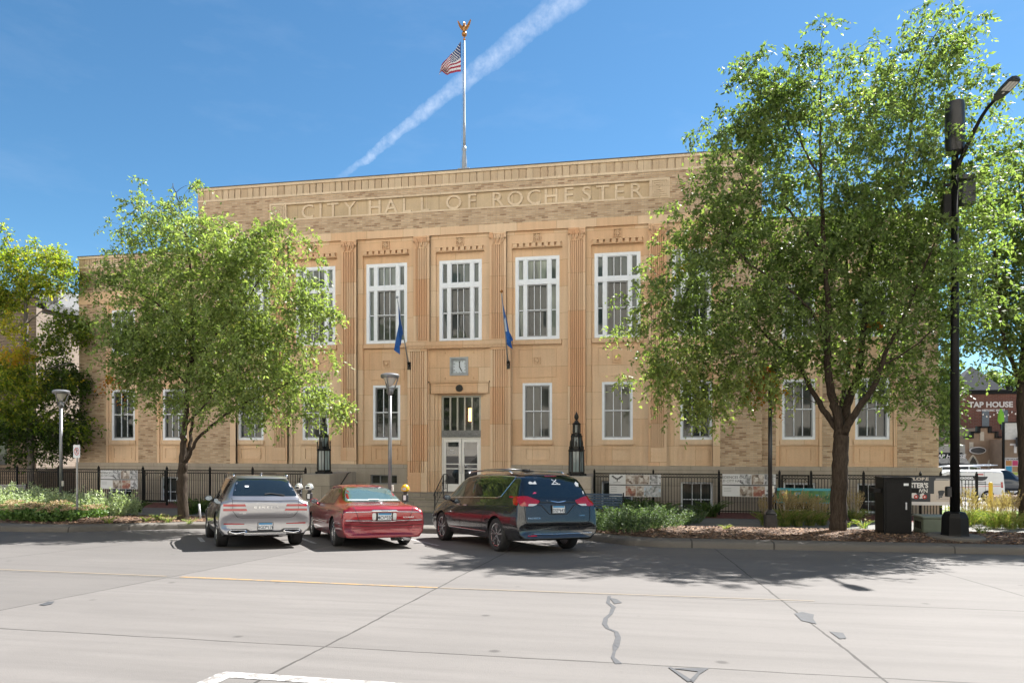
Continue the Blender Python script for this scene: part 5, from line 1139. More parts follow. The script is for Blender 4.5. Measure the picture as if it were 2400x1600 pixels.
def banner(x0p, x1p, y0p, y1p, label, draw, name='fence_banner'):
    a, b_ = at(x0p, y1p, FY-.05), at(x1p, y0p, FY-.05); W, H = b_.x-a.x, b_.z-a.z; root = thing(name, (a.x, FY-.05, a.z), label, 'banner', 'banners hung on the iron fences')
    nx = 16; mb = MB(); pt = lambda u, v, dy=0: (u*W, .012*math.sin(9*u+2*v)*v*(1-v)*3-dy, v*H-.012*math.sin(math.pi*u)*(1 if v < .5 else 0))
    vs = [pt(i/nx, j/8) for j in range(9) for i in range(nx+1)]; mb.add(vs, [(j*(nx+1)+i, j*(nx+1)+i+1, (j+1)*(nx+1)+i+1, (j+1)*(nx+1)+i) for j in range(8) for i in range(nx)])
    sheet_ = mb.build('banner_sheet', M['vinyl'], root, True); sheet_ref[0] = sheet_
    def block(nm, u0, u1, v0, v1, m, dy=.004):
        mb = MB(); k = 8; vs = [pt(u0+(u1-u0)*i/k, v, dy) for v in (v0, (v0+v1)/2, v1) for i in range(k+1)]; mb.add(vs, [(j*(k+1)+i, j*(k+1)+i+1, (j+1)*(k+1)+i+1, (j+1)*(k+1)+i) for j in range(2) for i in range(k)]); mb.build(nm, m, sheet_)
    def words(t, u, v, size, m, align='CENTER', sx=1., bold=0.):
        mb = MB(); vs, fs = text_mesh(t, size, sx, 0, bold, 1., align); mb.add([(x+u*W, pt(min(1,max(0,u+x/W)), v)[1]-.007, z+v*H) for x, y, z in vs], fs); mb.build('lettering', m, sheet_)
    draw(block, words, W, H); return root
def residences(block, words, W, H):
    words('RESIDENCES OF', .16, .80, .135, M['ink'], sx=1.0); words('OLD CITY HALL', .16, .64, .125, M['ink'])
    block('ruled_line', .08, .25, .59, .595, M['greyink']); block('dark_band', .0, 1, .485, .525, M['ink'])
    for k in range(3): block('text_line', .03, .17, .36-k*.07, .375-k*.07, M['greyink'])
    block('printed_photo', .33, .54, .54, .985, M['ph_c']); block('printed_photo', .55, .78, .54, .985, M['ph_a']); block('printed_photo', .79, .995, .54, .985, M['ph_c'])
    block('printed_photo', .33, .57, .02, .47, M['ph_a']); block('printed_photo', .58, .80, .02, .47, M['ph_b']); block('printed_photo', .81, .995, .02, .47, M['ph_c'])
def clubroom(block, words, W, H):
    for s in (-1, 1):
        for k in range(3): block('emblem_leaf', .155+s*(.025+.03*k)-.022, .155+s*(.025+.03*k)+.022, .78+.05*k, .84+.05*k, M['ink'])
    block('emblem_leaf', .145, .165, .68, .82, M['ink']); block('dark_band', .0, 1, .50, .54, M['ink']); block('text_line', .08, .22, .63, .65, M['greyink'])
    for k in range(3): block('text_line', .03, .15, .40-k*.09, .415-k*.09, M['greyink'])
    block('printed_photo', .32, .78, .56, .985, M['ph_a']); block('printed_photo', .79, .995, .56, .985, M['ph_c']); block('printed_photo', .32, .52, .02, .49, M['ph_b']); block('printed_photo', .53, .67, .02, .49, M['ph_a']); block('printed_photo', .68, .995, .02, .49, M['ph_d'])
banner(236, 323, 1102, 1144, 'white residences banner on the fence left of the narrow gate, near the no-parking sign', residences)
banner(1428, 1549, 1112, 1162, 'white banner with black leaf emblem and photos, right of the dark minivan', clubroom)
banner(1693, 1818, 1111, 1162, 'white residences banner on the fence behind the right-hand street lamp', residences)
M['navy'] = flat('dark grey-blue vinyl', (.035,.042,.055,1), .4); M['redink'] = flat('red ink', (.45,.045,.04,1)); M['cream'] = flat('cream vinyl', (.55,.50,.45,1), .45); M['whiteink'] = flat('white ink', (.72,.72,.72,1))
def explore(block, words, W, H):
    block('dark_field', 0, 1, .12, 1, M['navy'], .003); block('pale_field', .72, 1, .12, .86, M['cream'], .005); block('pale_field', .67, .72, .12, .40, M['cream'], .005)
    words('EXPLORE', .645, .86, .14, M['cream'], 'RIGHT', 1.5, .006); words("ROCHESTER'S", .64, .60, .24, M['whiteink'], 'RIGHT', .9, .010); words('DOWNTOWN', .635, .43, .19, M['whiteink'], 'RIGHT', 1.0, .004)
    block('heading_bar', .74, .98, .87, .93, M['greyink'], .006)
    for u in (.475, .59):
        mb = MB(); mb.lathe([(.075,-.012),(.075,-.009)], (u*W,0,.28*H), 18, 'y'); mb.build('round_icon', M['redink'], sheet_ref[0]); mb = MB(); mb.lathe([(.03,-.0135),(.03,-.0125)], (u*W,0,.28*H), 10, 'y'); mb.build('icon_mark', M['whiteink'], sheet_ref[0])
    for k in range(3): block('text_line', .75, .96, .32-k*.06, .335-k*.06, M['greyink'], .008)
banner(2066, 2238, 1116, 1181, 'dark banner with white EXPLORE lettering, partly behind the black cabinet', explore)
# street lamps
def make_lamp(name, loc, label, m, h=4.35):
    root = thing(name, loc, label, 'street lamp', 'street lamps along the pavement')
    mb = MB(); mb.tube([(0,0,.4),(0,0,h-.62)], [.060,.050], 14); mb.build('pole', m, root, True)
    mb = MB(); mb.bbox(-.15,.15,-.15,.15,-.08,.42,.03); mb.add([(-.15,-.15,.42),(.15,-.15,.42),(.15,.15,.42),(-.15,.15,.42),(-.07,-.07,.53),(.07,-.07,.53),(.07,.07,.53),(-.07,.07,.53)], [(0,1,5,4),(1,2,6,5),(2,3,7,6),(3,0,4,7),(4,5,6,7)]); mb.build('base', m, root)
    mb = MB(); mb.lathe([(.05,h-.64),(.09,h-.60),(.10,h-.50),(.075,h-.43),(.03,h-.42)], (0,0,0), 16); o = mb.build('collar', m, root, True); smooth_angle(o, 40)
    mb = MB()
    for k in range(3):
        t = 2*math.pi*k/3+.5; u = Vector((math.cos(t), math.sin(t), 0)); mb.tube([u*.07+Vector((0,0,h-.55)), u*.15+Vector((0,0,h-.40)), u*.215+Vector((0,0,h-.20)), u*.25+Vector((0,0,h-.09))], [.025,.022,.02,.02], 6)
    mb.build('arms', m, root, True)
    mb = MB(); mb.lathe([(.02,h-.40),(.07,h-.36),(.14,h-.25),(.20,h-.14),(.205,h-.13)], (0,0,0), 20); mb.build('lens', M['lampglass'], root, True)
    mb = MB(); mb.lathe([(.205,h-.135),(.25,h-.15),(.27,h-.12),(.272,h-.06),(.24,h-.03),(.15,h-.008),(.01,h)], (0,0,0), 24); o = mb.build('lamp_head', m, root, True); smooth_angle(o, 35)
    mb = MB(); mb.bbox(.05,.10,-.035,.035,.98,1.16,.01); mb.build('outlet_box', M['lampglass'], root)
    return root
p = at(143, 1100, 20.8); make_lamp('street_lamp', (p.x, 20.8, ground_z(20.8)), 'grey street lamp standing in the pale green plants on the left', M['lampgrey'], 4.36)
p = at(914, 1100, 18.95); make_lamp('street_lamp', (p.x, 18.95, site_z(p.x,18.95)), 'street lamp rising behind the red saloon, left of the doors', M['lampgrey'], 4.42)
p = at(1805, 1100, 19.66); make_lamp('street_lamp', (p.x, 19.66, bed_z(p.x,19.66)), 'dark street lamp under the tall tree, in front of a white banner', M['lampdark'], 4.4)
# tall street light with equipment
p = on_ground(2238, 1258); p.y = 17.65; q = at(2238, 1258, 17.65); base = Vector((q.x, 17.65, bed_z(q.x, 17.65)))
sl_ = thing('tall_street_light', base, 'tall black street light with curved arm, antenna drum and equipment boxes', 'street light')
mb = MB(); mb.lathe([(.60,-.12),(.60,.05),(.56,.08),(.0,.08)], (0,0,0), 28); mb.build('concrete_footing', M['curb'], sl_)
mb = MB(); z = [(.30,.08),(.29,.12),(.275,.5),(.23,.60),(.17,.63)]; 
n = 8; mb.lathe([(r_*1.04, zz) for r_, zz in z]+[(.0,.64)], (0,0,0), 8); mb.build('base', M['black'], sl_)
mb = MB(); mb.tube([(0,0,.6),(0,0,9.0)], [.105,.075], 12); mb.build('pole', M['black'], sl_, True)
mb = MB(); mb.lathe([(.10,9.0),(.19,9.08),(.205,9.2),(.205,10.15),(.19,10.24),(.05,10.28)], (0,0,0), 20); o = mb.build('antenna_drum', M['lampdark'], sl_, True); smooth_angle(o, 40)
armp = [at(*q)-base for q in ((2241,400,17.65),(2250,378,17.6),(2260,355,17.5),(2279,316,17.35),(2299,277,17.15),(2316,252,16.98),(2332,234,16.8))]; hp = armp[-1]
P = cat_interp([tuple(v) for v in armp], 4); mb = MB(); mb.tube([Vector(v) for v in P], list(np.linspace(.055,.035,len(P))), 8); mb.build('arm', M['black'], sl_, True)
d = (at(2389,182,16.25)-at(2338,234,16.8)).normalized(); sd_ = Vector((0,0,1)).cross(d).normalized(); upv = d.cross(sd_)
q3 = Matrix((d, sd_, upv)).transposed(); mb = MB()
pl = [(a*.82, b*.82) for a, b in [(0,.05),(.10,.13),(.30,.17),(.62,.17),(.72,.12),(.74,0)]]; pl = pl+[(a,-b) for a, b in pl[-2::-1]]
vs = [hp+q3@Vector((a,b,-.03)) for a,b in pl]+[hp+q3@Vector((a,b*.8,.05)) for a,b in pl]; n = len(pl); mb.add(vs, [tuple(range(n))[::-1], tuple(range(n,2*n))]+[(i,(i+1)%n,(i+1)%n+n,i+n) for i in range(n)]); mb.build('lamp_head', M['lampdark'], sl_)
mb = MB()
for k in range(3): mb.add([hp+q3@Vector((a, -.105+k*.075+b, -.034)) for a, b in ((.28,0),(.53,0),(.53,.065),(.28,.065))], [(3,2,1,0)])
mb.add([hp+q3@Vector((a, b, -.036)) for a, b in ((.20,-.025),(.25,-.025),(.25,.025),(.20,.025))], [(3,2,1,0)]); mb.build('lens', M['lampglass'], sl_)
zz = lambda py: at(2238, py, 17.65).z-base.z
mb = MB(); mb.bbox(.12,.40,-.12,.12,zz(482),zz(428),.015); mb.bbox(.13,.40,-.10,.12,zz(423),zz(412),.01); mb.box(.05,.14,-.03,.03,zz(470),zz(440)); mb.build('equipment_box', mat('grey-black equipment box', (.03,.033,.04,1), .5), sl_)
mb = MB(); mb.bbox(-.28,-.10,-.1,.1,zz(520),zz(456),.02); mb.box(-.24,.0,-.02,.02,zz(436),zz(430)); mb.tube([(-.2,-.02,zz(456)),(-.22,-.05,zz(445)),(-.12,-.05,zz(437)),(-.05,0,zz(450))], .012, 6); mb.build('equipment_box', M['black'], sl_)
mb = MB(); mb.bbox(-.20,-.09,-.09,.06,.98,1.22,.02); mb.build('pole_fitting', M['lampdark'], sl_)
# control cabinet
cb_ = on_ground(2104, 1249); cb_.y = 18.1; q = at(2104, 1249, 18.1); cab = thing('control_cabinet', (q.x, 18.1, bed_z(q.x,18.1)), 'black metal control cabinet on the mulch between tree trunk and street light', 'cabinet')
mb = MB(); mb.bbox(-.32,.32,0,.62,-.05,1.36,.012); mb.bbox(-.335,.335,-.02,.64,1.36,1.40,.015); mb.build('cabinet_body', M['black'], cab)
mb = MB(); mb.bbox(-.27,.29,-.016,-.001,.06,1.30,.006); o = mb.build('door', M['black'], cab)
mb = MB(); mb.bbox(.16,.20,-.045,-.017,.62,.80,.008); mb.build('handle', M['silver'], o); mb = MB(); mb.box(.13,.24,-.018,-.0165,1.20,1.26); mb.build('label_plate', M['plate'], o)
for s in (-1, 1): mb = MB(); mb.bbox(*sorted((s*.335,s*.52)),.1,.45,1.02,1.13,.01); mb.build('vent_hood', M['black'], cab)
q = on_ground(2187, 1242); ut = thing('utility_box', (at(2187,1242,18.9).x, 18.9, bed_z(q.x,18.9)), 'low olive green utility box on the mulch beside the street light base', 'utility box')
mb = MB(); mb.bbox(-.34,.34,-.25,.35,-.04,.40,.03); mb.build('box_body', mat('olive green enamel', (.12,.145,.11,1), .5, 0, .12, 5.), ut); mb = MB(); mb.bbox(-.36,.36,-.27,.37,.40,.44,.02); mb.build('lid', mat('olive green lid', (.15,.175,.14,1), .45), ut)
mb = MB(); [mb.box(-.352,-.341,-.15+k*.1,-.09+k*.1,.12,.3) for k in range(4)]; mb.build('vent', M['black'], ut)
# no parking sign
p = at(181, 1215, 17.2); sg_ = thing('no_parking_sign', (p.x, 17.2, bed_z(p.x,17.2)), 'white no-parking sign with red crossed circle on a thin steel post', 'sign')
zt = at(181, 1042, 17.2).z-sg_.location.z; mb = MB(); mb.box(-.022,.022,-.012,.012,-.1,zt-.05); mb.build('post', mat('galvanised steel', (.30,.31,.32,1), .4, .7), sg_); mb = MB(); mb.box(-.027,.027,-.02,.018,-.1,.75); mb.build('post_sleeve', mat('dull steel', (.2,.21,.22,1), .5, .6), sg_)
pw, ph = .15, .188; mb = MB(); pl = spline_closed([(-pw,zt-2*ph),(pw,zt-2*ph),(pw,zt),(-pw,zt)], .03); mb.prism(pl, -.018, -.013); o = mb.build('sign_plate', M['plate'], sg_); o.rotation_euler = (0,0,R(-14))
zc = zt-ph; mb = MB(); N = 28
for k in range(N):
    t0, t1 = 2*math.pi*k/N, 2*math.pi*(k+1)/N; mb.add([(r_*math.cos(t), -.0195, zc+r_*math.sin(t)) for r_, t in ((.112,t0),(.112,t1),(.09,t1),(.09,t0))], [(3,2,1,0)])
for f in range(len(mb.f)): mb.f[f] = mb.f[f][::-1]
mb.obox((0,-.0205,zc), Quaternion((0,1,0), R(45)), .20,.001,.022); mb.build('prohibition_ring', flat('sign red', (.42,.015,.025,1), .4), o)
mb = MB(); add_text(mb, 'P', 0, -.0190, zc-.062, .18, 1, .0003, .006); mb.build('lettering', M['ink'], o)
# parking meters
M['meter'] = mat('grey enamel meter housing', (.055,.055,.06,1), .4, .4); M['meterdome'] = flat('bright meter dome', (.62,.63,.63,1), .15, .6); M['meteryellow'] = flat('yellow meter dome', (.62,.36,.02,1), .35)
def meter_head(root, x, z, dome):
    mb = MB(); mb.bbox(x-.085,x+.085,-.06,.06,z,z+.22,.03); mb.box(x-.04,x+.04,-.05,.05,z+.22,z+.30); h = mb.build('meter_head', M['meter'], root)
    mb = MB(); mb.box(x-.04,x+.04,-.064,-.061,z+.04,z+.18); mb.build('label_plate', M['plate'], h)
    mb = MB(); mb.lathe([(.115,z+.30),(.12,z+.34),(.115,z+.40),(.09,z+.45),(.05,z+.48),(.005,z+.49)], (x,0,0), 14); o = mb.build('meter_dome', dome, h, True)
    mb = MB(); mb.box(x-.05,x+.05,-.118,-.095,z+.33,z+.40); mb.box(x-.13,x+.13,-.02,.02,z+.325,z+.35); mb.build('display', M['meterdome'] if dome != M['meterdome'] else M['ink'], h)
p = at(713, 1225, 18.9); tm = thing('parking_meter', (p.x, 18.9, site_z(p.x,18.9)), 'twin-headed parking meter on a grey post beside the silver crossover', 'parking meter', 'parking meters at the kerb')
mb = MB(); mb.tube([(0,0,-.05),(0,0,.66)], .032, 10); mb.tube([(-.17,0,.70),(-.15,0,.66),(.15,0,.66),(.17,0,.70)], .022, 8); mb.build('post', M['silver'], tm, True)
meter_head(tm, -.17, .70, M['meterdome']); meter_head(tm, .17, .70, M['meterdome'])
p = at(950, 1225, 18.9); tm = thing('parking_meter', (p.x, 18.9, site_z(p.x,18.9)), 'single parking meter with a yellow dome peeking over the red saloon', 'parking meter', 'parking meters at the kerb')
mb = MB(); mb.tube([(0,0,-.05),(0,0,.72)], .032, 10); mb.build('post', M['silver'], tm, True); meter_head(tm, 0, .70, M['meteryellow'])
# benches
def bench(loc, rz, label, ms, mural=False):
    root = thing('park_bench', loc, label, 'bench', 'park benches', rz); w2 = .85
    mb = MB()
    if mural: mb.bbox(-w2,w2,.20,.235,.46,.92,.02)
    else:
        for k in range(5): mb.bbox(-w2,w2,.18+.012*k,.205+.012*k,.48+k*.085,.545+k*.085,.008)
    bk = mb.build('backrest', ms[0], root)
    if mural:
        mb = MB(); rg = random.Random(4); mb.box(-w2,w2,.236,.245,.84,.92); mb.build('painted_sky', ms[1], bk)
        for k in range(14):
            x = rg.uniform(-.75,.75); z = rg.uniform(.55,.82); mb = MB(); s = rg.uniform(.03,.07); mb.box(x-s*1.3,x+s*1.3,.236,.241+.0006*k,z-s*.6,z+s*.6); mb.build('painted_motif', M['mur%d'%(k%4)], bk)
    mb = MB(); [mb.bbox(-w2,w2,-.25+k*.09,-.175+k*.09,.42,.45,.006) for k in range(5)]; mb.build('seat', ms[1] if mural else ms[0], root)
    for s in (-1, 1):
        mb = MB(); x = s*(w2+.03); mb.tube([(x,-.25,0),(x,-.22,.42),(x,-.2,.62),(x,-.05,.68),(x,.18,.62)], .022, 6); mb.tube([(x,.25,0),(x,.15,.42),(x,.24,.92)], .022, 6); mb.tube([(x,-.22,.42),(x,.15,.42)], .02, 6); mb.build('end_frame', M['black'], root, True)
M['muralgreen'] = printmat('painted garden mural', [(.02,.06,.02,1),(.05,.16,.06,1),(.10,.22,.05,1),(.05,.20,.22,1)], 7.); M['muralblue'] = flat('sky blue bench paint', (.05,.30,.38,1), .4)
for k, c in enumerate([(.30,.10,.06,1),(.45,.42,.38,1),(.25,.18,.10,1),(.05,.22,.30,1)]): M['mur%d'%k] = flat('mural paint', c, .5)
p = at(1880, 1190, 24.3); bench((p.x, 24.3, ground_z(24.3)+.22), R(180), 'mural-painted turquoise and green bench half hidden by feathery grass', (M['muralgreen'], M['muralblue']), True)
p = at(1398, 1190, 22.8); bench((p.x, 22.8, ground_z(22.8)), 0, 'slate blue slatted bench peeking out from behind the dark minivan', (mat('slate blue bench slats', (.035,.065,.11,1), .5), None))
p = at(4, 1165, 24.5); bench((p.x, 24.5, ground_z(24.5)), R(10), 'grey slatted bench at the left edge behind the pale plants', (mat('weathered grey slats', (.25,.25,.25,1), .7), None))
mb = MB(); mb.tube([(0,0,-.05),(-.05,0,.48)], .03, 8); p = at(470, 1214, 18.9); o = mb.build('marker_stake', mat('white plastic stake', (.4,.42,.45,1), .5), None, True, (p.x, 18.9, site_z(p.x,18.9))); tag(o, 'short white marker stake leaning in the bed beside the silver crossover', 'stake')
# rails at the steps
hr = thing('stair_railing', (-7.72, 25.9, -.36), 'black wrought iron stair railing in front of the doors', 'railing'); zs0 = .36
mb = MB(); mb.tube([(0,-.1,.62),(0,.0,.72),(0,1.25,1.38),(0,1.85,1.38),(0,1.88,1.2)], .02, 8); mb.tube([(0,0,.15),(0,1.25,.78),(0,1.85,.78)], .012, 6); mb.build('handrail', M['iron'], hr, True)
for y, z0, z1 in ((0,-.02,.72),(1.25,.5,1.38),(1.85,.6,1.38)): mb = MB(); mb.box(-.016,.016,y-.016,y+.016,z0,z1); mb.build('post', M['iron'], hr)
mb = MB()
for k in range(7):
    y = .15+k*.24; zb_ = .15+min(y,1.25)*.5; mb.tube([(0,y,zb_),(0,y,zb_+.55)], .008, 5); mb.tube([(0,y+.06*math.cos(t),zb_+.3+.08*math.sin(t)) for t in [i*.8 for i in range(8)]], .007, 5)
mb.build('scrollwork', M['iron'], hr)
mb = MB(); mb.tube([(0,-.35,-.28),(0,-.1,-.26),(0,.45,.05),(0,.9,.32),(0,1.15,.34)], .022, 8); mb.tube([(-.09,.0,-.24),(0,.0,-.22)], .014, 6); mb.tube([(-.09,.95,.26),(0,.95,.32)], .014, 6)
o = mb.build('wall_handrail', M['iron'], None, True, (-11.72, 25.9, .75)); tag(o, 'short black handrail fixed to the left granite pedestal above the steps', 'handrail')
# bronze lanterns on the pedestals
M['lantglass'] = glassmat('milky lantern glass', (.30,.33,.33,1), (.50,.53,.52,1), 3.)
def lantern(loc, label):
    root = thing('pedestal_lantern', loc, label, 'lantern', 'bronze lanterns beside the steps')
    def tier(r, z0, z1, nm):
        mb = MB(); mb.lathe([(r*.93,z0),(r*.90,z1)], (0,0,0), 6); g = mb.build('glass', M['lantglass'], root); mb = MB()
        for k in range(6): t = math.pi*k/3; mb.cyl((r*math.cos(t),r*math.sin(t),z0), (r*.97*math.cos(t),r*.97*math.sin(t),z1), .028, .026, 6); t2 = t+math.pi/6; mb.cyl((r*.85*math.cos(t2),r*.85*math.sin(t2),z0), (r*.83*math.cos(t2),r*.83*math.sin(t2),z1), .010, .010, 5)
        mb.build('glazing_bars', M['bronze'], g)
    tier(.28, .15, .92, 'a'); tier(.19, 1.04, 1.46, 'b'); tier(.125, 1.62, 1.92, 'c')
    mb = MB(); mb.lathe([(.34,0),(.34,.05),(.30,.08),(.31,.15)], (0,0,0), 6)
    for k in range(6): t = math.pi*k/3; mb.lathe([(.045,-.0),(.06,.04),(.03,.08)], (.33*math.cos(t),.33*math.sin(t),0), 6)
    mb.build('lantern_base', M['bronze'], root)
    mb = MB()
    for r, z, k_ in ((.30,.92,.20),(.205,1.46,.135),(.14,1.92,.07)): mb.lathe([(r,z),(r+.025,z+.03),(r,z+.06),(k_,z+.13),(k_*.9,z+.17)], (0,0,0), 6)
    for k in range(6):
        t = math.pi*k/3+math.pi/6; u = Vector((math.cos(t), math.sin(t), 0)); mb.obox(u*.26+Vector((0,0,1.05)), Quaternion((0,0,1), t), .03,.16,.12); mb.obox(u*.25+Vector((0,0,1.14)), Quaternion((0,0,1), t), .03,.07,.14); mb.obox(u*.17+Vector((0,0,1.56)), Quaternion((0,0,1), t), .025,.10,.08); mb.lathe([(.02,1.2),(.03,1.25),(.002,1.36)], (u.x*.25,u.y*.25,0), 6)
    mb.build('crest', M['bronze'], root)
    mb = MB(); mb.lathe([(.06,2.05),(.03,2.09),(.05,2.12),(.085,2.20),(.075,2.27),(.05,2.32),(.02,2.40),(.003,2.43)], (0,0,0), 12); mb.build('finial', M['bronze'], root, True)
lantern((-12.4, 25.95, 1.085), 'tall bronze tiered lantern on the left granite pedestal, its top among leaves'); lantern((-2.15, 25.95, 1.085), 'tall bronze tiered lantern on the right pedestal, rising behind the dark minivan')
# flags
fp = thing('roof_flagpole', (-7.16, 28.45, 13.84), 'tall white flagpole with a golden eagle on top, on the roof', 'flagpole'); M['poleW'] = mat('white painted pole', (.30,.325,.36,1), .4, .1)
mb = MB(); mb.box(-.42,.42,-.2,.25,-.1,.12); mb.box(-.26,.26,-.15,.2,.12,.2); mb.build('base', M['poleW'], fp)
mb = MB(); mb.tube([(0,0,.15),(0,0,.5),(0,0,.98),(0,0,1.02),(0,0,1.18)], [.11,.115,.07,.10,.07], 14); mb.tube([(0,0,1.1),(0,0,2.15),(0,0,2.17),(0,0,3.4),(0,0,3.42),(0,0,5.75)], [.062,.062,.052,.048,.04,.03], 12); mb.build('pole', M['poleW'], fp, True)
mb = MB(); mb.tube([(-.16,-.05,.2),(-.10,-.05,1.2),(-.06,-.03,5.6)], .006, 4); mb.tube([(.06,-.05,5.5),(.06,-.05,4.4)], .005, 4); mb.build('halyard', M['poleW'], fp)
M['gold'] = mat('gilded metal', (.42,.19,.06,1), .35, .8, .25, 12.)
mb = MB(); mb.lathe([(.05,5.72),(.08,5.78),(.03,5.84),(.03,5.9),(.13,5.98),(.15,6.08),(.10,6.18),(.05,6.22)], (0,0,0), 14)
mb.lathe([(.06,6.15),(.11,6.25),(.13,6.38),(.10,6.52),(.055,6.58),(.07,6.63),(.055,6.70),(.01,6.73)], (0,0,0), 12); mb.tube([(0,-.05,6.66),(0,-.13,6.63)], [.03,.008], 6)
for s in (-1, 1):
    pr = [(.06,6.28),(.17,6.30),(.30,6.52),(.38,6.78),(.36,6.84),(.28,6.74),(.20,6.60),(.10,6.48)]; mb.prism([(s*x, z) for x, z in (pr if s > 0 else pr[::-1])], -.03, .03)
    for k in range(4): mb.prism([(s*(.14+.05*k), 6.36+.08*k), (s*(.19+.05*k), 6.40+.08*k), (s*(.24+.035*k), 6.58+.07*k), (s*(.19+.04*k), 6.55+.07*k)], -.045, -.031)
mb.prism([(-.09,6.24),(.09,6.24),(.13,6.10),(-.13,6.10)], .0, .04)
mb.v = [(x*.78, y*.78, 5.72+(z-5.72)*.78) for x, y, z in mb.v]
eg = mb.build('eagle', M['gold'], fp, False)
# stars and stripes
M['fl_r'] = flat('red flag cloth', (.30,.025,.055,1), .8); M['fl_w'] = flat('white flag cloth', (.62,.62,.64,1), .8); M['fl_b'] = flat('dark blue flag cloth', (.03,.05,.15,1), .8)
top = at(1083, 97, 28.45); fl = thing('striped_flag', top, 'red, white and blue striped flag flying limply from the roof pole', 'flag'); H, Lf = 1.3, 1.02
def fpnt(u, v): return (-.05-Lf*(u**.9)*(.93+.07*math.sin(5*v)), .20*math.sin(6.5*u+3.2*v)*u+.08*math.sin(13*u-2*v)*u, -H*(v*(1-u)**.8+(.90+.08*math.sin(6*v))*u*1.02)-.05*math.sin(9*u+4*v)*u)
mb = MB(); NU, NV = 30, 26; vs = [fpnt(i/NU, j/NV) for j in range(NV+1) for i in range(NU+1)]
for j in range(NV):
    for i in range(NU):
        mb.f.append((j*(NU+1)+i, (j+1)*(NU+1)+i, (j+1)*(NU+1)+i+1, j*(NU+1)+i+1)); mb.m.append(2 if (i < 12 and j < 14) else (j//2) % 2)
mb.v = vs; mb.build('flag_cloth', [M['fl_r'], M['fl_w'], M['fl_b']], fl, True)
mb = MB()
for j in range(9):
    for i in range(6 if j % 2 == 0 else 5):
        u, v = (.035+(i+(0 if j % 2 == 0 else .5))*.066), (.035+j*.058); a = Vector(fpnt(u, v)); mb.add([a+Vector((dx*.022, -.012, dz*.03)) for dx, dz in ((-1,0),(0,-1),(1,0),(0,1))], [(0,1,2,3)]); mb.add([a+Vector((dx*.022, .012, dz*.03)) for dx, dz in ((-1,0),(0,1),(1,0),(0,-1))], [(0,1,2,3)])
mb.build('stars', M['fl_w'], fl)
M['fl_blue'] = mat('bright blue flag cloth', (.010,.085,.32,1), .75, 0, .15, 3.); M['fl_pale'] = flat('pale flag emblem', (.45,.52,.58,1), .8)
for k, (b0, t0, lab) in enumerate([((958,857),(929,697),'white wall-mounted flagpole with ball tip, left of the clock'),((1191,855),(1177,683),'white wall-mounted flagpole with ball tip, right of the clock')]):
    a = at(b0[0], b0[1], 27.8); yb = 26.35; t = at(t0[0], t0[1], yb); t.x = a.x; d = t-a
    r = thing('wall_flagpole', a, lab, 'flagpole', 'angled flagpoles beside the clock'); mb = MB(); mb.tube([(0,0,0), tuple(d*.97)], [.03,.02], 8); mb.build('pole', M['poleW'], r, True)
    mb = MB(); mb.box(-.07,.07,.02,.2,-.16,.16); mb.tube([(0,.1,-.08), tuple(d*.06)], .05, 8); mb.build('bracket', M['bronze'], r); mb = MB(); mb.lathe([(.01,-.06),(.055,-.02),(.055,.03),(.01,.07)], tuple(d), 10); mb.build('ball_tip', M['gold'] if k else M['poleW'], r, True)
    f = thing('blue_flag', a+d*.9, ('plain blue flag' if k == 0 else 'blue flag with a pale emblem')+' hanging limp from the wall pole '+('left' if k == 0 else 'right')+' of the clock', 'flag', 'blue flags beside the clock')
    mb = MB(); NA, NB = 12, 16; sgn = .10 if k else -.02
    def fq(i, j):
        s, v = i/NA, j/NB; h = -d*.42*s; ln = (2.05-.85*s)*(1 if k == 0 else .98)
        return Vector((h.x*(1-v)+(.05+.10*math.sin(s*9+v*1.5))*v**.7*1.0+(sgn*2.6 if k else -.10)*v, h.y*(1-v*.75)-.05*v+.12*math.cos(s*8)*v, h.z*(1-v)-ln*v-.25*s*v))
    mb.v = [tuple(fq(i,j)) for j in range(NB+1) for i in range(NA+1)]
    for j in range(NB):
        for i in range(NA): mb.f.append((j*(NA+1)+i, j*(NA+1)+i+1, (j+1)*(NA+1)+i+1, (j+1)*(NA+1)+i)); mb.m.append(1 if k and 3 <= i <= 8 and 4 <= j <= 9 else 0)
    mb.build('flag_cloth', [M['fl_blue'], M['fl_pale']], f, True)
# ------------------------------------------------------------------ bedding plants (one of each kind built, then copied)
M['sage'] = leafmat('pale sage leaves', [(.20,.25,.13,1),(.32,.38,.23,1),(.44,.50,.34,1)], .3, .7); M['bushy'] = leafmat('grey-green leaves', [(.045,.075,.035,1),(.085,.13,.06,1),(.15,.20,.11,1)], .3, .6)
M['sedumleaf'] = leafmat('fleshy green leaves', [(.05,.10,.025,1),(.10,.18,.05,1),(.16,.24,.08,1)], .3, .5); M['sedumhead'] = leafmat('pinkish cream flower heads', [(.22,.20,.10,1),(.36,.27,.18,1),(.42,.33,.22,1),(.40,.24,.19,1)], .2, .8)
M['blade'] = leafmat('green grass blades', [(.06,.11,.02,1),(.11,.17,.035,1),(.20,.24,.06,1),(.30,.26,.10,1)], .4, .6); M['plume'] = leafmat('tan grass plumes', [(.22,.15,.08,1),(.32,.235,.13,1),(.42,.33,.20,1)], .3, .8); M['strap'] = leafmat('dark strap leaves', [(.02,.045,.012,1),(.045,.085,.02,1),(.09,.13,.03,1)], .35, .5)
def nv(v): return v/(np.linalg.norm(v, axis=1, keepdims=True)+1e-9)
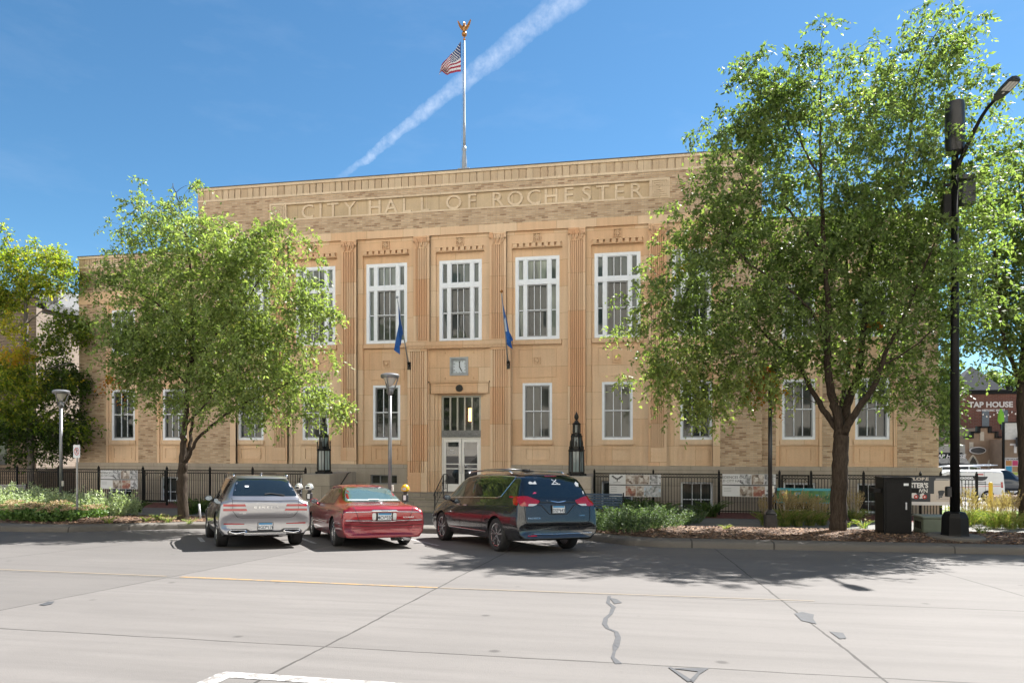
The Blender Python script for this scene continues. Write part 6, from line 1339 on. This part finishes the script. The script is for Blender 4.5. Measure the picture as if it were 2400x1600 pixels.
def spikes(rg, n, r, h0, h1, lean, per, L, Wd):
    """upright stems with small leaves all the way up"""
    P = []; A = []; S = []
    for k in range(n):
        a = rg.uniform(0, 6.28); q = r*math.sqrt(rg.random()); b = np.array([q*math.cos(a), q*math.sin(a), 0]); h = rg.uniform(h0, h1)*(1-.35*(q/r)**2); d = np.array([math.cos(a), math.sin(a), 0])*lean*q/r+rg.normal(0,.10,3); d[2] = 1
        t = np.sort(rg.random(per))[:,None]**.8; ph = rg.uniform(0,6.28,per); ax = np.stack([np.cos(ph), np.sin(ph), rg.uniform(.3,1.1,per)], 1)
        P.append(b+d*h*t); A.append(nv(ax)); S.append(nv(np.cross(ax, rg.normal(size=(per,3)))))
    P, A, S = np.vstack(P), np.vstack(A), np.vstack(S); n = len(P); return P, A, S, L*rg.uniform(.6,1.2,n), Wd*rg.uniform(.7,1.2,n), rg.random(n)
def blades(rg, n, r, h0, h1, arch, Wd, seg=4):
    P = []; A = []; S = []; Ls = []; T_ = []
    for k in range(n):
        a = rg.uniform(0,6.28); q = r*rg.random()**.7; b = np.array([q*math.cos(a), q*math.sin(a), 0]); a2 = a+rg.normal(0,.6); o = np.array([math.cos(a2), math.sin(a2), 0]); h = rg.uniform(h0,h1); out = arch*rg.uniform(.3,1.1)*h; tn = rg.random()
        t = np.linspace(0,1,seg+1); C = b+np.outer(t**1.8, o*out)+np.outer(t-.35*arch*t**3, [0,0,h])
        for i in range(seg):
            d = C[i+1]-C[i]; L = np.linalg.norm(d); P.append(C[i]); A.append(d/L); s = np.cross(d/L, o+np.array([0,0,.3])+rg.normal(0,.2,3)); S.append(s/(np.linalg.norm(s)+1e-9)); Ls.append(L*1.25); T_.append(min(1, max(0, tn+.15*i/seg)))
    n = len(P); return np.array(P), np.array(A), np.array(S), np.array(Ls), np.full(n, Wd), np.array(T_)
def plant_thing(name, label, cat, group, parts):
    if len(parts) == 1: P,A,S,L,Wd,T_ = parts[0][1]; return tag(leaf_mesh(name, P, A, S, L, Wd, T_, parts[0][2], None), label, cat, group)
    root = thing(name, (0,0,0), label, cat, group)
    for nm, arr, m in parts: P,A,S,L,Wd,T_ = arr; leaf_mesh(nm, P, A, S, L, Wd, T_, m, root)
    return root
def mk_sage(sd): rg = np.random.default_rng(sd); return [('foliage', spikes(rg, 50, .42, .50, .85, .40, 30, .075, .016), M['sage'])]
def mk_sedum(sd):
    rg = np.random.default_rng(sd); P=[];A=[];S=[]
    for k in range(17):
        a = rg.uniform(0,6.28); q = .30*math.sqrt(rg.random()); c = np.array([q*math.cos(a), q*math.sin(a), .40-.35*q*q/.1*.35+rg.normal(0,.02)]); m_ = 26; o = rg.normal(0,1,(m_,3))*np.array([.045,.045,.012]); P.append(c+o); ax = np.stack([rg.normal(0,1,m_), rg.normal(0,1,m_), rg.uniform(.1,.6,m_)],1); A.append(nv(ax)); S.append(nv(np.cross(ax, rg.normal(size=(m_,3)))))
    P,A,S = np.vstack(P),np.vstack(A),np.vstack(S); n = len(P)
    return [('foliage', spikes(rg, 34, .33, .28, .38, .5, 20, .085, .030), M['sedumleaf']), ('flower_heads', (P,A,S,np.full(n,.035),np.full(n,.017),rg.random(n)), M['sedumhead'])]
def mk_bush(sd): rg = np.random.default_rng(sd); return [('foliage', spikes(rg, 80, .55, .30, .62, .95, 34, .065, .015), M['bushy'])]
def mk_grass(sd, plumes=38, green=150, h=.58):
    rg = np.random.default_rng(sd); P=[];A=[];S=[];T_=[]
    b1 = blades(rg, green, .16, h*.6, h*1.15, .75, .007)
    b2 = blades(rg, plumes, .12, .55, .85, .22, .0035)
    tips = b2[0][3::4]+b2[1][3::4]*b2[3][3::4,None]*.8; dirs = b2[1][3::4]
    for c, d in zip(tips, dirs):
        m_ = 22; t = rg.random(m_)[:,None]*.26; P.append(c+d*(t-.05)+rg.normal(0,.006,(m_,3))); ax = nv(d+rg.normal(0,.28,(m_,3))); A.append(ax); S.append(nv(np.cross(ax, rg.normal(size=(m_,3)))))
    P,A,S = np.vstack(P),np.vstack(A),np.vstack(S); n = len(P)
    return [('foliage', b1, M['blade']), ('stems', b2, M['plume']), ('plumes', (P,A,S,np.full(n,.055),np.full(n,.007),rg.random(n)), M['plume'])]
def mk_lily(sd): rg = np.random.default_rng(sd); return [('foliage', blades(rg, 110, .16, .4, .7, .9, .013), M['strap'])]
def mk_weed(sd): rg = np.random.default_rng(sd); return [('foliage', blades(rg, 45, .10, .15, .32, 1., .010), M['blade'])]
def put(kind, spots, name, cat, group, base_label, variants=2, scale=(.85,1.15), seed=0):
    """spots: (px, py of the foot, size, label tail); copies share the meshes of a few built originals"""
    rg = random.Random(seed); src = []
    ORD = 'leftmost second third fourth fifth sixth seventh eighth ninth tenth eleventh twelfth thirteenth fourteenth'.split(); free = sorted(sp[0] for sp in spots if not sp[3])
    def lb(sp): k = free.index(sp[0]); return base_label+', '+(ORD[k]+' of the clump' if k == 0 else 'rightmost of the clump' if k == len(free)-1 else ORD[k]+' from the left')
    for i, sp in enumerate(spots):
        px, py, sz, lab = sp; p = on_ground(px, py)
        if i < variants: o = plant_thing(name, lab or lb(sp), cat, group, kind(100+seed*10+i)); src.append(o)
        else:
            o = copy_tree(src[rg.randrange(len(src))]); o['label'] = lab or lb(sp)
        o.location = p; o.rotation_euler = (0,0,rg.uniform(0,6.28)); s = sz*rg.uniform(*scale); o.scale = (s, s, s*rg.uniform(.92,1.08))
put(mk_sage, [(x+dx, y, s, None) for x, y, s, dx in [(a_, b_+13, c_, d_) for a_, b_, c_, d_ in [(8,1192,1.15,0),(34,1190,1.2,0),(60,1193,1.1,0),(84,1189,1.2,0),(108,1192,1.15,0),(168,1190,1.1,0),(192,1193,1.05,0),(20,1181,1.2,0),(50,1180,1.15,0),(98,1180,1.15,0),(128,1181,1.0,0),(180,1182,1.1,0)]]], 'sage_plant', 'plant', 'pale sage plants around the left street lamp', 'pale sage plant around the left lamp', 3, seed=1)
put(mk_sage, [(228,1208,1.05,None),(252,1210,1.05,None),(276,1209,1.,None),(300,1208,.95,None),(240,1202,1.,None),(290,1202,.9,None)], 'sage_plant', 'plant', 'pale sage plants under the left banner', 'pale sage plant below the left banner', 2, seed=2)
put(mk_sedum, [(8,1216,1.05,None),(36,1218,1.05,None),(64,1220,1.1,None),(92,1221,1.1,None),(118,1222,1.05,None),(146,1222,1.0,None),(168,1216,.95,None),(24,1208,1.,None),(54,1209,1.05,None),(84,1210,1.,None),(140,1211,1.,None),(204,1214,1.0,None),(226,1212,.95,None)], 'sedum_plant', 'plant', 'stonecrop plants along the left kerb', 'low cream-flowered stonecrop by the left kerb', 3, seed=3)
put(mk_bush, [(1402,1236,1.05,None),(1432,1240,1.1,None),(1462,1243,1.05,None),(1494,1238,1.1,None),(1524,1236,1.05,None),(1556,1232,1.,None),(1584,1228,.9,None),(1612,1225,.8,None),(1446,1226,1.1,None),(1482,1224,1.1,None),(1520,1222,1.05,None),(1560,1218,.95,None)], 'bushy_plant', 'plant', 'grey-green bushes right of the minivan', 'low grey-green bush right of the minivan', 3, seed=4)
put(mk_grass, [(1795,1232,.85,'feathery tan grass growing against the right-hand street lamp'),(1838,1234,1.,None),(1868,1233,1.05,None),(1898,1232,1.05,None),(1926,1231,.95,None),(1852,1226,.95,None),(1912,1225,.95,None),(2004,1228,1.15,'dry straw-coloured grass clump between the tall tree and the cabinet')], 'plumed_plant', 'ornamental grass', 'feather grasses by the tall tree', 'tan-plumed grass between lamp and tall trunk', 3, seed=5)
put(mk_grass, [(2268,1232,1.15,None),(2290,1228,1.1,None),(2332,1238,1.05,None),(2366,1240,1.05,None),(2392,1238,1.1,None),(2350,1228,1.,None),(2312,1232,.9,None)], 'plumed_plant', 'ornamental grass', 'feather grasses right of the street light', 'plumed grass right of the tall street light', 2, seed=6)
put(mk_lily, [(450,1205,1.1,None),(470,1200,1.2,None),(488,1202,1.,None),(322,1200,1.,'dark strap-leaved plant at the right end of the pale sage clump')], 'strap_leaf_plant', 'plant', 'strap-leaved plants by the left tree', 'strap-leaved plant behind the left trunk', 2, seed=7)
put(mk_lily, [(1440,1212,1.2,None),(1530,1208,1.3,None),(1555,1210,1.2,None),(1640,1212,1.1,None),(1668,1212,1.1,None),(1500,1208,1.2,None)], 'strap_leaf_plant', 'plant', 'strap-leaved plants below the right fence', 'strap-leaved plant below the right-hand banners', 2, seed=8)
put(mk_weed, [(345,1222,.9,None),(370,1220,1.2,None),(255,1226,.9,None),(395,1224,.8,None),(445,1228,.9,None)], 'tufted_plant', 'plant', 'grass tufts in the left bed', 'small green tuft near the left trunk', 2, seed=9)
put(mk_weed, [(2024,1238,1.3,None),(2158,1206,1.3,'small bright green weed behind the olive utility box'),(2300,1250,1.1,None),(1985,1236,.9,None),(1700,1240,.6,None)], 'tufted_plant', 'plant', 'grass tufts in the right bed', 'small green tuft in the right bed', 2, seed=10)
# ------------------------------------------------------------------ neighbours: left building, tavern block and vehicles beyond the right corner
M['nb_brick'] = brickmat('brown horizontal brick', (.30,.23,.17,1), (.24,.18,.13,1), (.16,.12,.09,1), .9, .16, .02, None, 0, .3); M['nb_pale'] = brickmat('pale plastered brick', (.36,.30,.25,1), (.33,.27,.22,1), (.26,.21,.18,1), .5, .12, .012, None, 0, .3)
nb = thing('neighbour_building', (-31.0, 31, -.45), 'brown brick building with a pale side wall behind the maple on the left', 'building')
mb = MB(); mb.holes(-40, 0, 0, 10.4, [(-6.4,-5.0,1.6,4.2),(-10.4,-9.,1.6,4.2),(-3.0,-1.8,1.6,4.2)], 0, .3); mb.build('front_wall', M['nb_brick'], nb)
mb = MB()
for x in (-6.4,-10.4,-3.0): mb.quad((x,.28,1.6),(x+1.4,.28,1.6),(x+1.4,.28,4.2),(x,.28,4.2))
mb.build('window', M['glass_dark'], nb)
mb = MB(); mb.quad((0,0,0),(0,40,0),(0,40,9.9),(0,0,9.9)); mb.build('side_wall', M['nb_pale'], nb)
mb = MB(); mb.box(-40.1,.12,-.12,.5,10.4,10.65); mb.box(-40,.0,.5,40,9.9,10.0); mb.box(-.4,.12,.5,40,9.9,10.25); mb.build('roof', M['roofing'], nb)
mb = MB(); mb.bbox(-4.2,-1.6,3,6,10.0,11.6,.05); mb.box(-4.0,-1.8,2.95,2.99,10.3,11.3); mb.build('roof_unit', mat('grey roof equipment', (.22,.22,.22,1), .6), nb)
# the tavern: tall red brick back building, low brown front, storefront
def facing(px, py, Y): return at(px, py, Y)
g = ground_z(60)
M['redbrick'] = brickmat('dark red brick', (.20,.085,.065,1), (.16,.065,.05,1), (.20,.15,.13,1), .4, .13, .015, None, 0, .3); M['tanwall'] = mat('brown stucco', (.24,.17,.12,1), .9, 0, .15, 1.5); M['bandstone'] = mat('pale stone trim', (.42,.38,.32,1), .8)
Yt = 66; a = at(2252, 915, Yt); b_ = at(2480, 925, Yt); tv = thing('tavern_building', (a.x, Yt, g), 'tall dark red brick building with white painted tavern lettering', 'building'); W = b_.x-a.x; H = a.z-g
mb = MB(); mb.box(0, W, 0, 14, 0, H); mb.build('wall', M['redbrick'], tv); mb = MB(); mb.box(W*.02, W, -.15, .0, H-.35, H-.0); mb.box(W*.02,W*.55,-.12,.3,H,H+.3); mb.build('coping', M['black'], tv)
c = at(2282, 868, Yt); mb = MB(); mb.add([(-.6,-.4,H),(3.4,-.4,H),(3.4,4,H),(-.6,4,H),(1.5,1.6,H+2.3)], [(0,1,4),(1,2,4),(2,3,4),(3,0,4),(3,2,1,0)]); mb.build('roof', mat('dark slate roof', (.022,.027,.036,1), .9), tv)
M['signwhite'] = flat('white sign paint', (.62,.60,.60,1), .6)
q = at(2276, 954, Yt-.1); mb = MB(); u = (at(2368,954,Yt).x-q.x)
add_text(mb, 'TAP HOUSE', q.x-a.x+u/2, -.06, q.z-g, .66, 1.0, .003, .025); add_text(mb, 'ON HISTORIC 3RD ST', q.x-a.x+u*.5, -.06, q.z-g-.36, .24, .95, .003, .010); mb.build('lettering', M['signwhite'], tv)
for k, px in enumerate((2312, 2356)): p = at(px, 990, Yt-.2); mb = MB(); mb.box(p.x-a.x-.28,p.x-a.x+.28,-.06,-.001,p.z-g-.6,p.z-g+1.1); mb.build('window', mat('slate grey window', (.10,.12,.15,1), .2), tv)
Yb = 59; a = at(2262, 1010, Yb); b_ = at(2350, 1010, Yb); W = b_.x-a.x; H = at(2300,1010,Yb).z-g; br = thing('parapet_building', (a.x, Yb, g), 'low brown building with stepped parapet and two small pointed windows', 'building')
st = [(0,0),(W,0),(W,H-.55),(W*.86,H-.55),(W*.80,H-.15),(W*.68,H-.15),(W*.62,H+.25),(W*.38,H+.25),(W*.32,H-.15),(W*.2,H-.15),(W*.14,H-.55),(0,H-.55)]
mb = MB(); mb.prism(st, 0, 6); mb.build('wall', M['tanwall'], br); mb = MB()
for (x0,z0),(x1,z1) in zip(st[2:], st[3:]): mb.box(min(x0,x1)-.04, max(x0,x1)+.04, -.12, .2, min(z0,z1)-.0, max(z0,z1)+.14)
mb.build('coping', M['black'], br)
for px in (2281, 2329):
    p = at(px, 1096, Yb-.1); x = p.x-a.x; z = p.z-g; mb = MB(); arch = [(x+a_*.62, z+b2_*.8+.1) for a_, b2_ in ((-.42,-.5),(.42,-.5),(.42,.35),(.2,.72),(0,.98),(-.2,.72),(-.42,.35))]; mb.prism([(x+(xx-x)*1.45, z+(zz_-z)*1.22) for xx, zz_ in arch], -.08, -.001); o = mb.build('window_surround', M['bandstone'], br); mb = MB(); mb.prism(arch, -.12, -.081); mb.build('window', M['glass_dark'], o)
for px, py in ((2276,1046),(2301,1022),(2325,1042)): p = at(px, py, Yb); mb = MB(); mb.box(p.x-a.x-.14,p.x-a.x+.14,-.06,-.001,p.z-g-.35,p.z-g+.35); mb.build('stone_inset', M['bandstone'], br)
p = at(2287, 1055, Yb); mb = MB(); n = 20; pl = [(p.x-a.x+.58*math.cos(2*math.pi*k/n), p.z-g+.28*math.sin(2*math.pi*k/n)) for k in range(n)]; mb.prism(pl, -.34, -.25); o = mb.build('oval_sign', M['signwhite'], br); mb = MB(); pl = [(p.x-a.x+.52*math.cos(2*math.pi*k/n), p.z-g+.23*math.sin(2*math.pi*k/n)) for k in range(n)]; mb.prism(pl, -.37, -.341); mb.build('sign_face', M['ink'], o)
Yc = 57; a = at(2350, 1030, Yc); W = 8.; H = a.z-g; tr = thing('stucco_building', (a.x, Yc, g), 'brown stucco tavern front with large white letters and bright poster', 'building')
mb = MB(); mb.box(0,W,0,8,0,H); mb.build('wall', M['tanwall'], tr); mb = MB(); mb.box(.05,W,-.05,.1,H,H+1.25); mb.build('deck_wall', mat('pale deck parapet', (.55,.53,.50,1), .7), tr); mb = MB(); mb.box(0,W,-.1,.15,H+1.25,H+1.33); mb.box(0,.1,-.1,.1,0,H+1.25); mb.build('deck_rail', M['black'], tr)
q = at(2367, 1060, Yc); mb = MB(); add_text(mb, 'TAP HOUSE', q.x-a.x, -.04, q.z-g, .95, 1.2, .003, .03, 1., 'LEFT'); q = at(2384, 1064, Yc); add_text(mb, 'ON HISTORIC 3RD ST', q.x-a.x, -.04, q.z-g-.36, .30, 1.2, .003, .01, 1., 'LEFT'); mb.build('lettering', M['signwhite'], tr)
q0, q1 = at(2354, 1114, Yc), at(2386, 1072, Yc); mb = MB(); mb.box(q0.x-a.x,q1.x-a.x,-.08,-.001,q0.z-g,q1.z-g); o = mb.build('poster', M['signwhite'], tr); x0, z0, w_, h_ = q0.x-a.x, q0.z-g, q1.x-q0.x, q1.z-q0.z
mb = MB(); add_text(mb, 'TAP HOUSE', x0+w_/2, -.09, z0+h_*.87, .17, 1., .001, .006); mb.build('lettering', M['ink'], o)
for (u0,u1,v0,v1,cc) in ((.06,.50,.56,.84,(.45,.20,.05,1)),(.54,.94,.56,.84,(.50,.03,.12,1)),(.06,.50,.22,.52,(.03,.30,.50,1)),(.54,.94,.22,.52,(.40,.22,.10,1)),(.54,.94,.04,.2,(.45,.50,.08,1)),(.06,.5,.04,.2,(.45,.1,.05,1))): mb = MB(); mb.box(x0+u0*w_,x0+u1*w_,-.09,-.081,z0+v0*h_,z0+v1*h_); mb.build('poster_block', flat('poster ink', cc, .5), o)
q = at(2382, 1046, Yc-.5); mb = MB(); mb.box(q.x-a.x,q.x-a.x+2.2,-.55,-.4,q.z-g,q.z-g+.7); o = mb.build('hanging_sign', M['ink'], tr); mb = MB(); [mb.frame(q.x-a.x+.25+k*.55,q.x-a.x+.65+k*.55,q.z-g+.15,q.z-g+.55,.09,-.57,-.551) for k in range(3)]; mb.build('sign_mark', flat('pale blue sign paint', (.25,.4,.5,1)), o)
Ys = 55; a = at(2150, 1042, Ys); b_ = at(2262, 1042, Ys); W = b_.x-a.x; H = a.z-g; sf = thing('storefront_building', (a.x, Ys, g), 'pale-topped shopfront with a dark awning behind the hall corner', 'building')
mb = MB(); mb.box(0,W,0,5,0,H); mb.build('wall', mat('grey plaster', (.30,.29,.27,1), .9), sf); z1, z0 = at(2200,1060,Ys).z-g, at(2200,1085,Ys).z-g
mb = MB(); mb.add([(.2,-1.2,z0),(W-.2,-1.2,z0),(W-.2,-.01,z1),(.2,-.01,z1)], [(0,1,2,3),(3,2,1,0)]); mb.box(.2,W-.2,-1.2,-1.18,z0-.5,z0); mb.build('awning', flat('dark awning cloth', (.015,.017,.02,1), .8), sf)
q = at(2196, 1077, Ys-.8); mb = MB(); add_text(mb, 'TAP HOUSE', q.x-a.x+.75, -.9, q.z-g+.15, .36, 1.1, .003, .012); mb.v = [(x+(z-q.z+g)*.25, y+ (z-z0)/(z1-z0)*1.19-.32 if False else y, z) for x,y,z in mb.v]; mb.build('lettering', M['signwhite'], sf)
mb = MB(); mb.box(.3,W-.3,-.05,-.001,.4,z0-.1); mb.build('shop_window', M['glass_dark'], sf)
M['limegreen'] = flat('lime green parasol cloth', (.16,.40,.03,1), .8)
for k, px in enumerate((2346, 2397)):
    p = at(px, 996, 60); o = thing('folded_parasol', p, 'folded lime green parasol on the tavern roof deck, '+('nearer the tall street light' if k == 0 else 'at the right edge of the photo'), 'parasol', 'folded parasols on the roof deck')
    mb = MB(); mb.lathe([(.10,.1),(.24,.35),(.20,.9),(.08,1.25),(.01,1.32)], (0,0,0), 8); mb.build('canopy', M['limegreen'], o); mb = MB(); mb.cyl((0,0,-.3),(0,0,1.4),.03); mb.build('pole', M['black'], o)
p0, p1 = at(2300, 965, 62), at(2410, 960, 62); mb = MB(); n = 26; pts = [p0.lerp(p1, i/n)+Vector((0,0,-.35*math.sin(math.pi*((i/n*3)%1)))) for i in range(n+1)]; mb.tube(pts, .015, 4); mb.mi = 1
for pp in pts[1::2]: mb.lathe([(.01,-.16),(.055,-.11),(.05,-.05),(.02,0)], tuple(pp), 6)
o = mb.build('string_lights', [M['black'], M['signwhite']]); tag(o, 'string of white bulbs in front of the red brick tavern wall', 'string lights')
# white delivery van with a ladder rack, dark pickup behind it
M['p_white'] = paintmat('white van paint', (.62,.63,.64,1), 0., .35); M['p_slate'] = paintmat('dark slate pickup paint', (.035,.042,.055,1), .4, .3)
CARS.update(delivery_van=1., pickup_truck=1.)
vx = at(2238, 1150, 46.5)
V = Car('delivery_van', (vx.x, 46.5, ground_z(46.5)), R(90), 'white delivery van with roof ladder rack and dark logo, parked beyond the fence', M['p_white'],
 [(-2.30,.40,.5,.6,.64,.7,.82,.82,.7),(-2.36,.34,.6,.9,1.1,.78,.88,.86,.74),(-2.34,.32,.7,1.1,1.7,.8,.9,.86,.76),(-2.28,.30,.72,1.12,1.86,.82,.9,.86,.74),(-1.5,.28,.72,1.14,1.92,.82,.9,.87,.72),(.4,.27,.72,1.14,1.90,.82,.9,.87,.71),(.9,.27,.72,1.12,1.78,.82,.9,.86,.68),(1.35,.27,.72,1.08,1.38,.82,.9,.84,.66),(1.7,.28,.70,1.0,1.12,.82,.89,.82,.62),(2.1,.3,.64,.86,.94,.8,.86,.78,.55),(2.3,.36,.56,.7,.76,.7,.74,.68,.45),(2.34,.44,.55,.62,.66,.5,.55,.5,.3)],
 (-1.45,1.45), .32, 1.56, .2, .05)
V.root.rotation_euler = (0,0,R(90))
V.patch('side_window', [(.1,1.16),(1.15,1.12),(.75,1.62),(.1,1.66)], 'left', M['carglass'], .005, .08); V.patch('tail_lamp', [(-2.27,.85),(-2.15,.85),(-2.15,1.2),(-2.27,1.2)], 'left', M['tail'], .008, .05, rounded=False)
V.strip('door_gap', [(0,1.8),(0,.4)], .015, 'left', M['seam'], .003); V.strip('door_gap', [(-1.3,1.8),(-1.3,.6)], .015, 'left', M['seam'], .003); V.strip('red_stripe', [(1.4,.88),(.2,.84),(-1.0,.92),(-2.2,.96)], .03, 'left', M['redink'], .004)
V.strip('door_rail', [(-.1,1.05),(-2.2,1.05)], .03, 'left', M['seam'], .004)
n = 14; V.patch('logo_smile', [(-1.05+.42*math.cos(math.pi+math.pi*k/n), 1.52+.26*math.sin(math.pi+math.pi*k/n)) for k in range(n+1)], 'left', M['ink'], .006, .06, rounded=False); V.patch('logo_mark', [(-1.25,1.60),(-.85,1.60),(-.85,1.68),(-1.25,1.68)], 'left', M['redink'], .006, .06, rounded=False)
for k in range(2): V.strip('text_line', [(-1.35,1.18-.09*k),(-.8,1.18-.09*k)], .035, 'left', M['ink'], .006)
rk = thing('ladder_rack', vx+Vector((.2,0,-vx.z+ground_z(46.5)+1.98)), 'pale metal ladder rack with ladders strapped on the white delivery van', 'roof rack'); mb = MB()
for y in (-.6,-.2,.25,.6): mb.tube([(-2.2,y,.05),(1.9,y,.22)], .03, 6)
for k in range(12): mb.tube([(-2.1+k*.34,-.6,.06+k*.014),(-2.1+k*.34,-.2,.06+k*.014)], .018, 5)
for x in (-1.2,.9): mb.tube([(x,-.7,-.12),(x,-.7,.1),(x,.7,.1),(x,.7,-.12)], .025, 6)
mb.build('rack_frame', M['silver'], rk, True)
p = at(2388, 1150, 52.0); P_ = Car('pickup_truck', (p.x-1.55, 52.0, ground_z(52)), R(-90), 'dark slate pickup truck behind the white van at the right edge', M['p_slate'],
 [(-2.6,.5,.6,.75,.8,.7,.85,.85,.7),(-2.68,.45,.7,1.0,1.08,.85,.95,.93,.8),(-2.6,.42,.75,1.1,1.18,.87,.97,.95,.85),(-1.0,.40,.75,1.12,1.2,.88,.98,.95,.85),(-.9,.4,.75,1.14,1.6,.88,.98,.94,.74),(-.75,.4,.75,1.15,1.82,.88,.98,.93,.68),(.3,.4,.75,1.15,1.86,.88,.98,.93,.68),(.75,.4,.75,1.14,1.72,.88,.98,.93,.68),(1.2,.4,.75,1.12,1.30,.88,.98,.92,.72),(2.2,.42,.75,1.05,1.18,.88,.97,.92,.72),(2.6,.45,.72,.95,1.05,.85,.93,.88,.65),(2.72,.52,.7,.8,.86,.7,.75,.7,.5)], (-1.6,1.6), .40, 1.66, .25)
P_.root.rotation_euler = (0,0,R(-90))
P_.patch('side_window', [(-.65,1.2),(.0,1.18),(.0,1.74),(-.55,1.72)], 'right', M['carglass'], .006, .08); P_.patch('side_window', [(.08,1.18),(.95,1.16),(.62,1.66),(.08,1.74)], 'right', M['carglass'], .006, .08); P_.patch('windscreen', [(-.7,1.3),(.7,1.3),(.62,1.74),(-.62,1.74)], 'front', M['carglass'], .006, .1); P_.strip('door_gap', [(.04,1.15),(.04,.45)], .015, 'right', M['seam'], .003)
p = on_ground(2322, 1184, 30); p = at(2322, 1182, 36.); p.z = ground_z(36); mb = MB(); mb.lathe([(.09,0),(.09,1.15),(.07,1.2),(.01,1.22)], (0,0,0), 10); o = mb.build('bollard', flat('yellow bollard paint', (.55,.36,.02,1), .5), None, True, tuple(p)); tag(o, 'yellow bollard post in front of the white delivery van', 'bollard')
p = at(2355, 1180, 38.); p.z = ground_z(38); o = thing('planter_box', p, 'tan concrete planter box beyond the grasses at the right', 'planter'); mb = MB(); mb.bbox(-.65,.65,-.4,.4,0,.55,.04); mb.build('box_wall', mat('tan concrete', (.34,.27,.20,1), .9), o); mb = MB(); mb.box(-.58,.58,-.33,.33,.551,.56); mb.build('soil', M['mulch'], o)
# distant street trees closing the gap
for k, (px, py, TY, bl) in enumerate([(2330,1000,76,[(2310,885,30,22,1,0,.3),(2350,895,36,18,1,0,.2),(2390,890,36,22,1,0,.25)])]):
    b0 = at(px, 1100, TY); b0.z = -1.3; tree('background_tree', 'distant green tree showing over the roof of the red brick tavern', b0, [([(px,1060,0),(px,1000,0),(px+5,930,0)], .2, .06)], bl, 200, M['leaf_a'], M['bark'], 60+k, .3, 22, Y=TY, twig=.9)
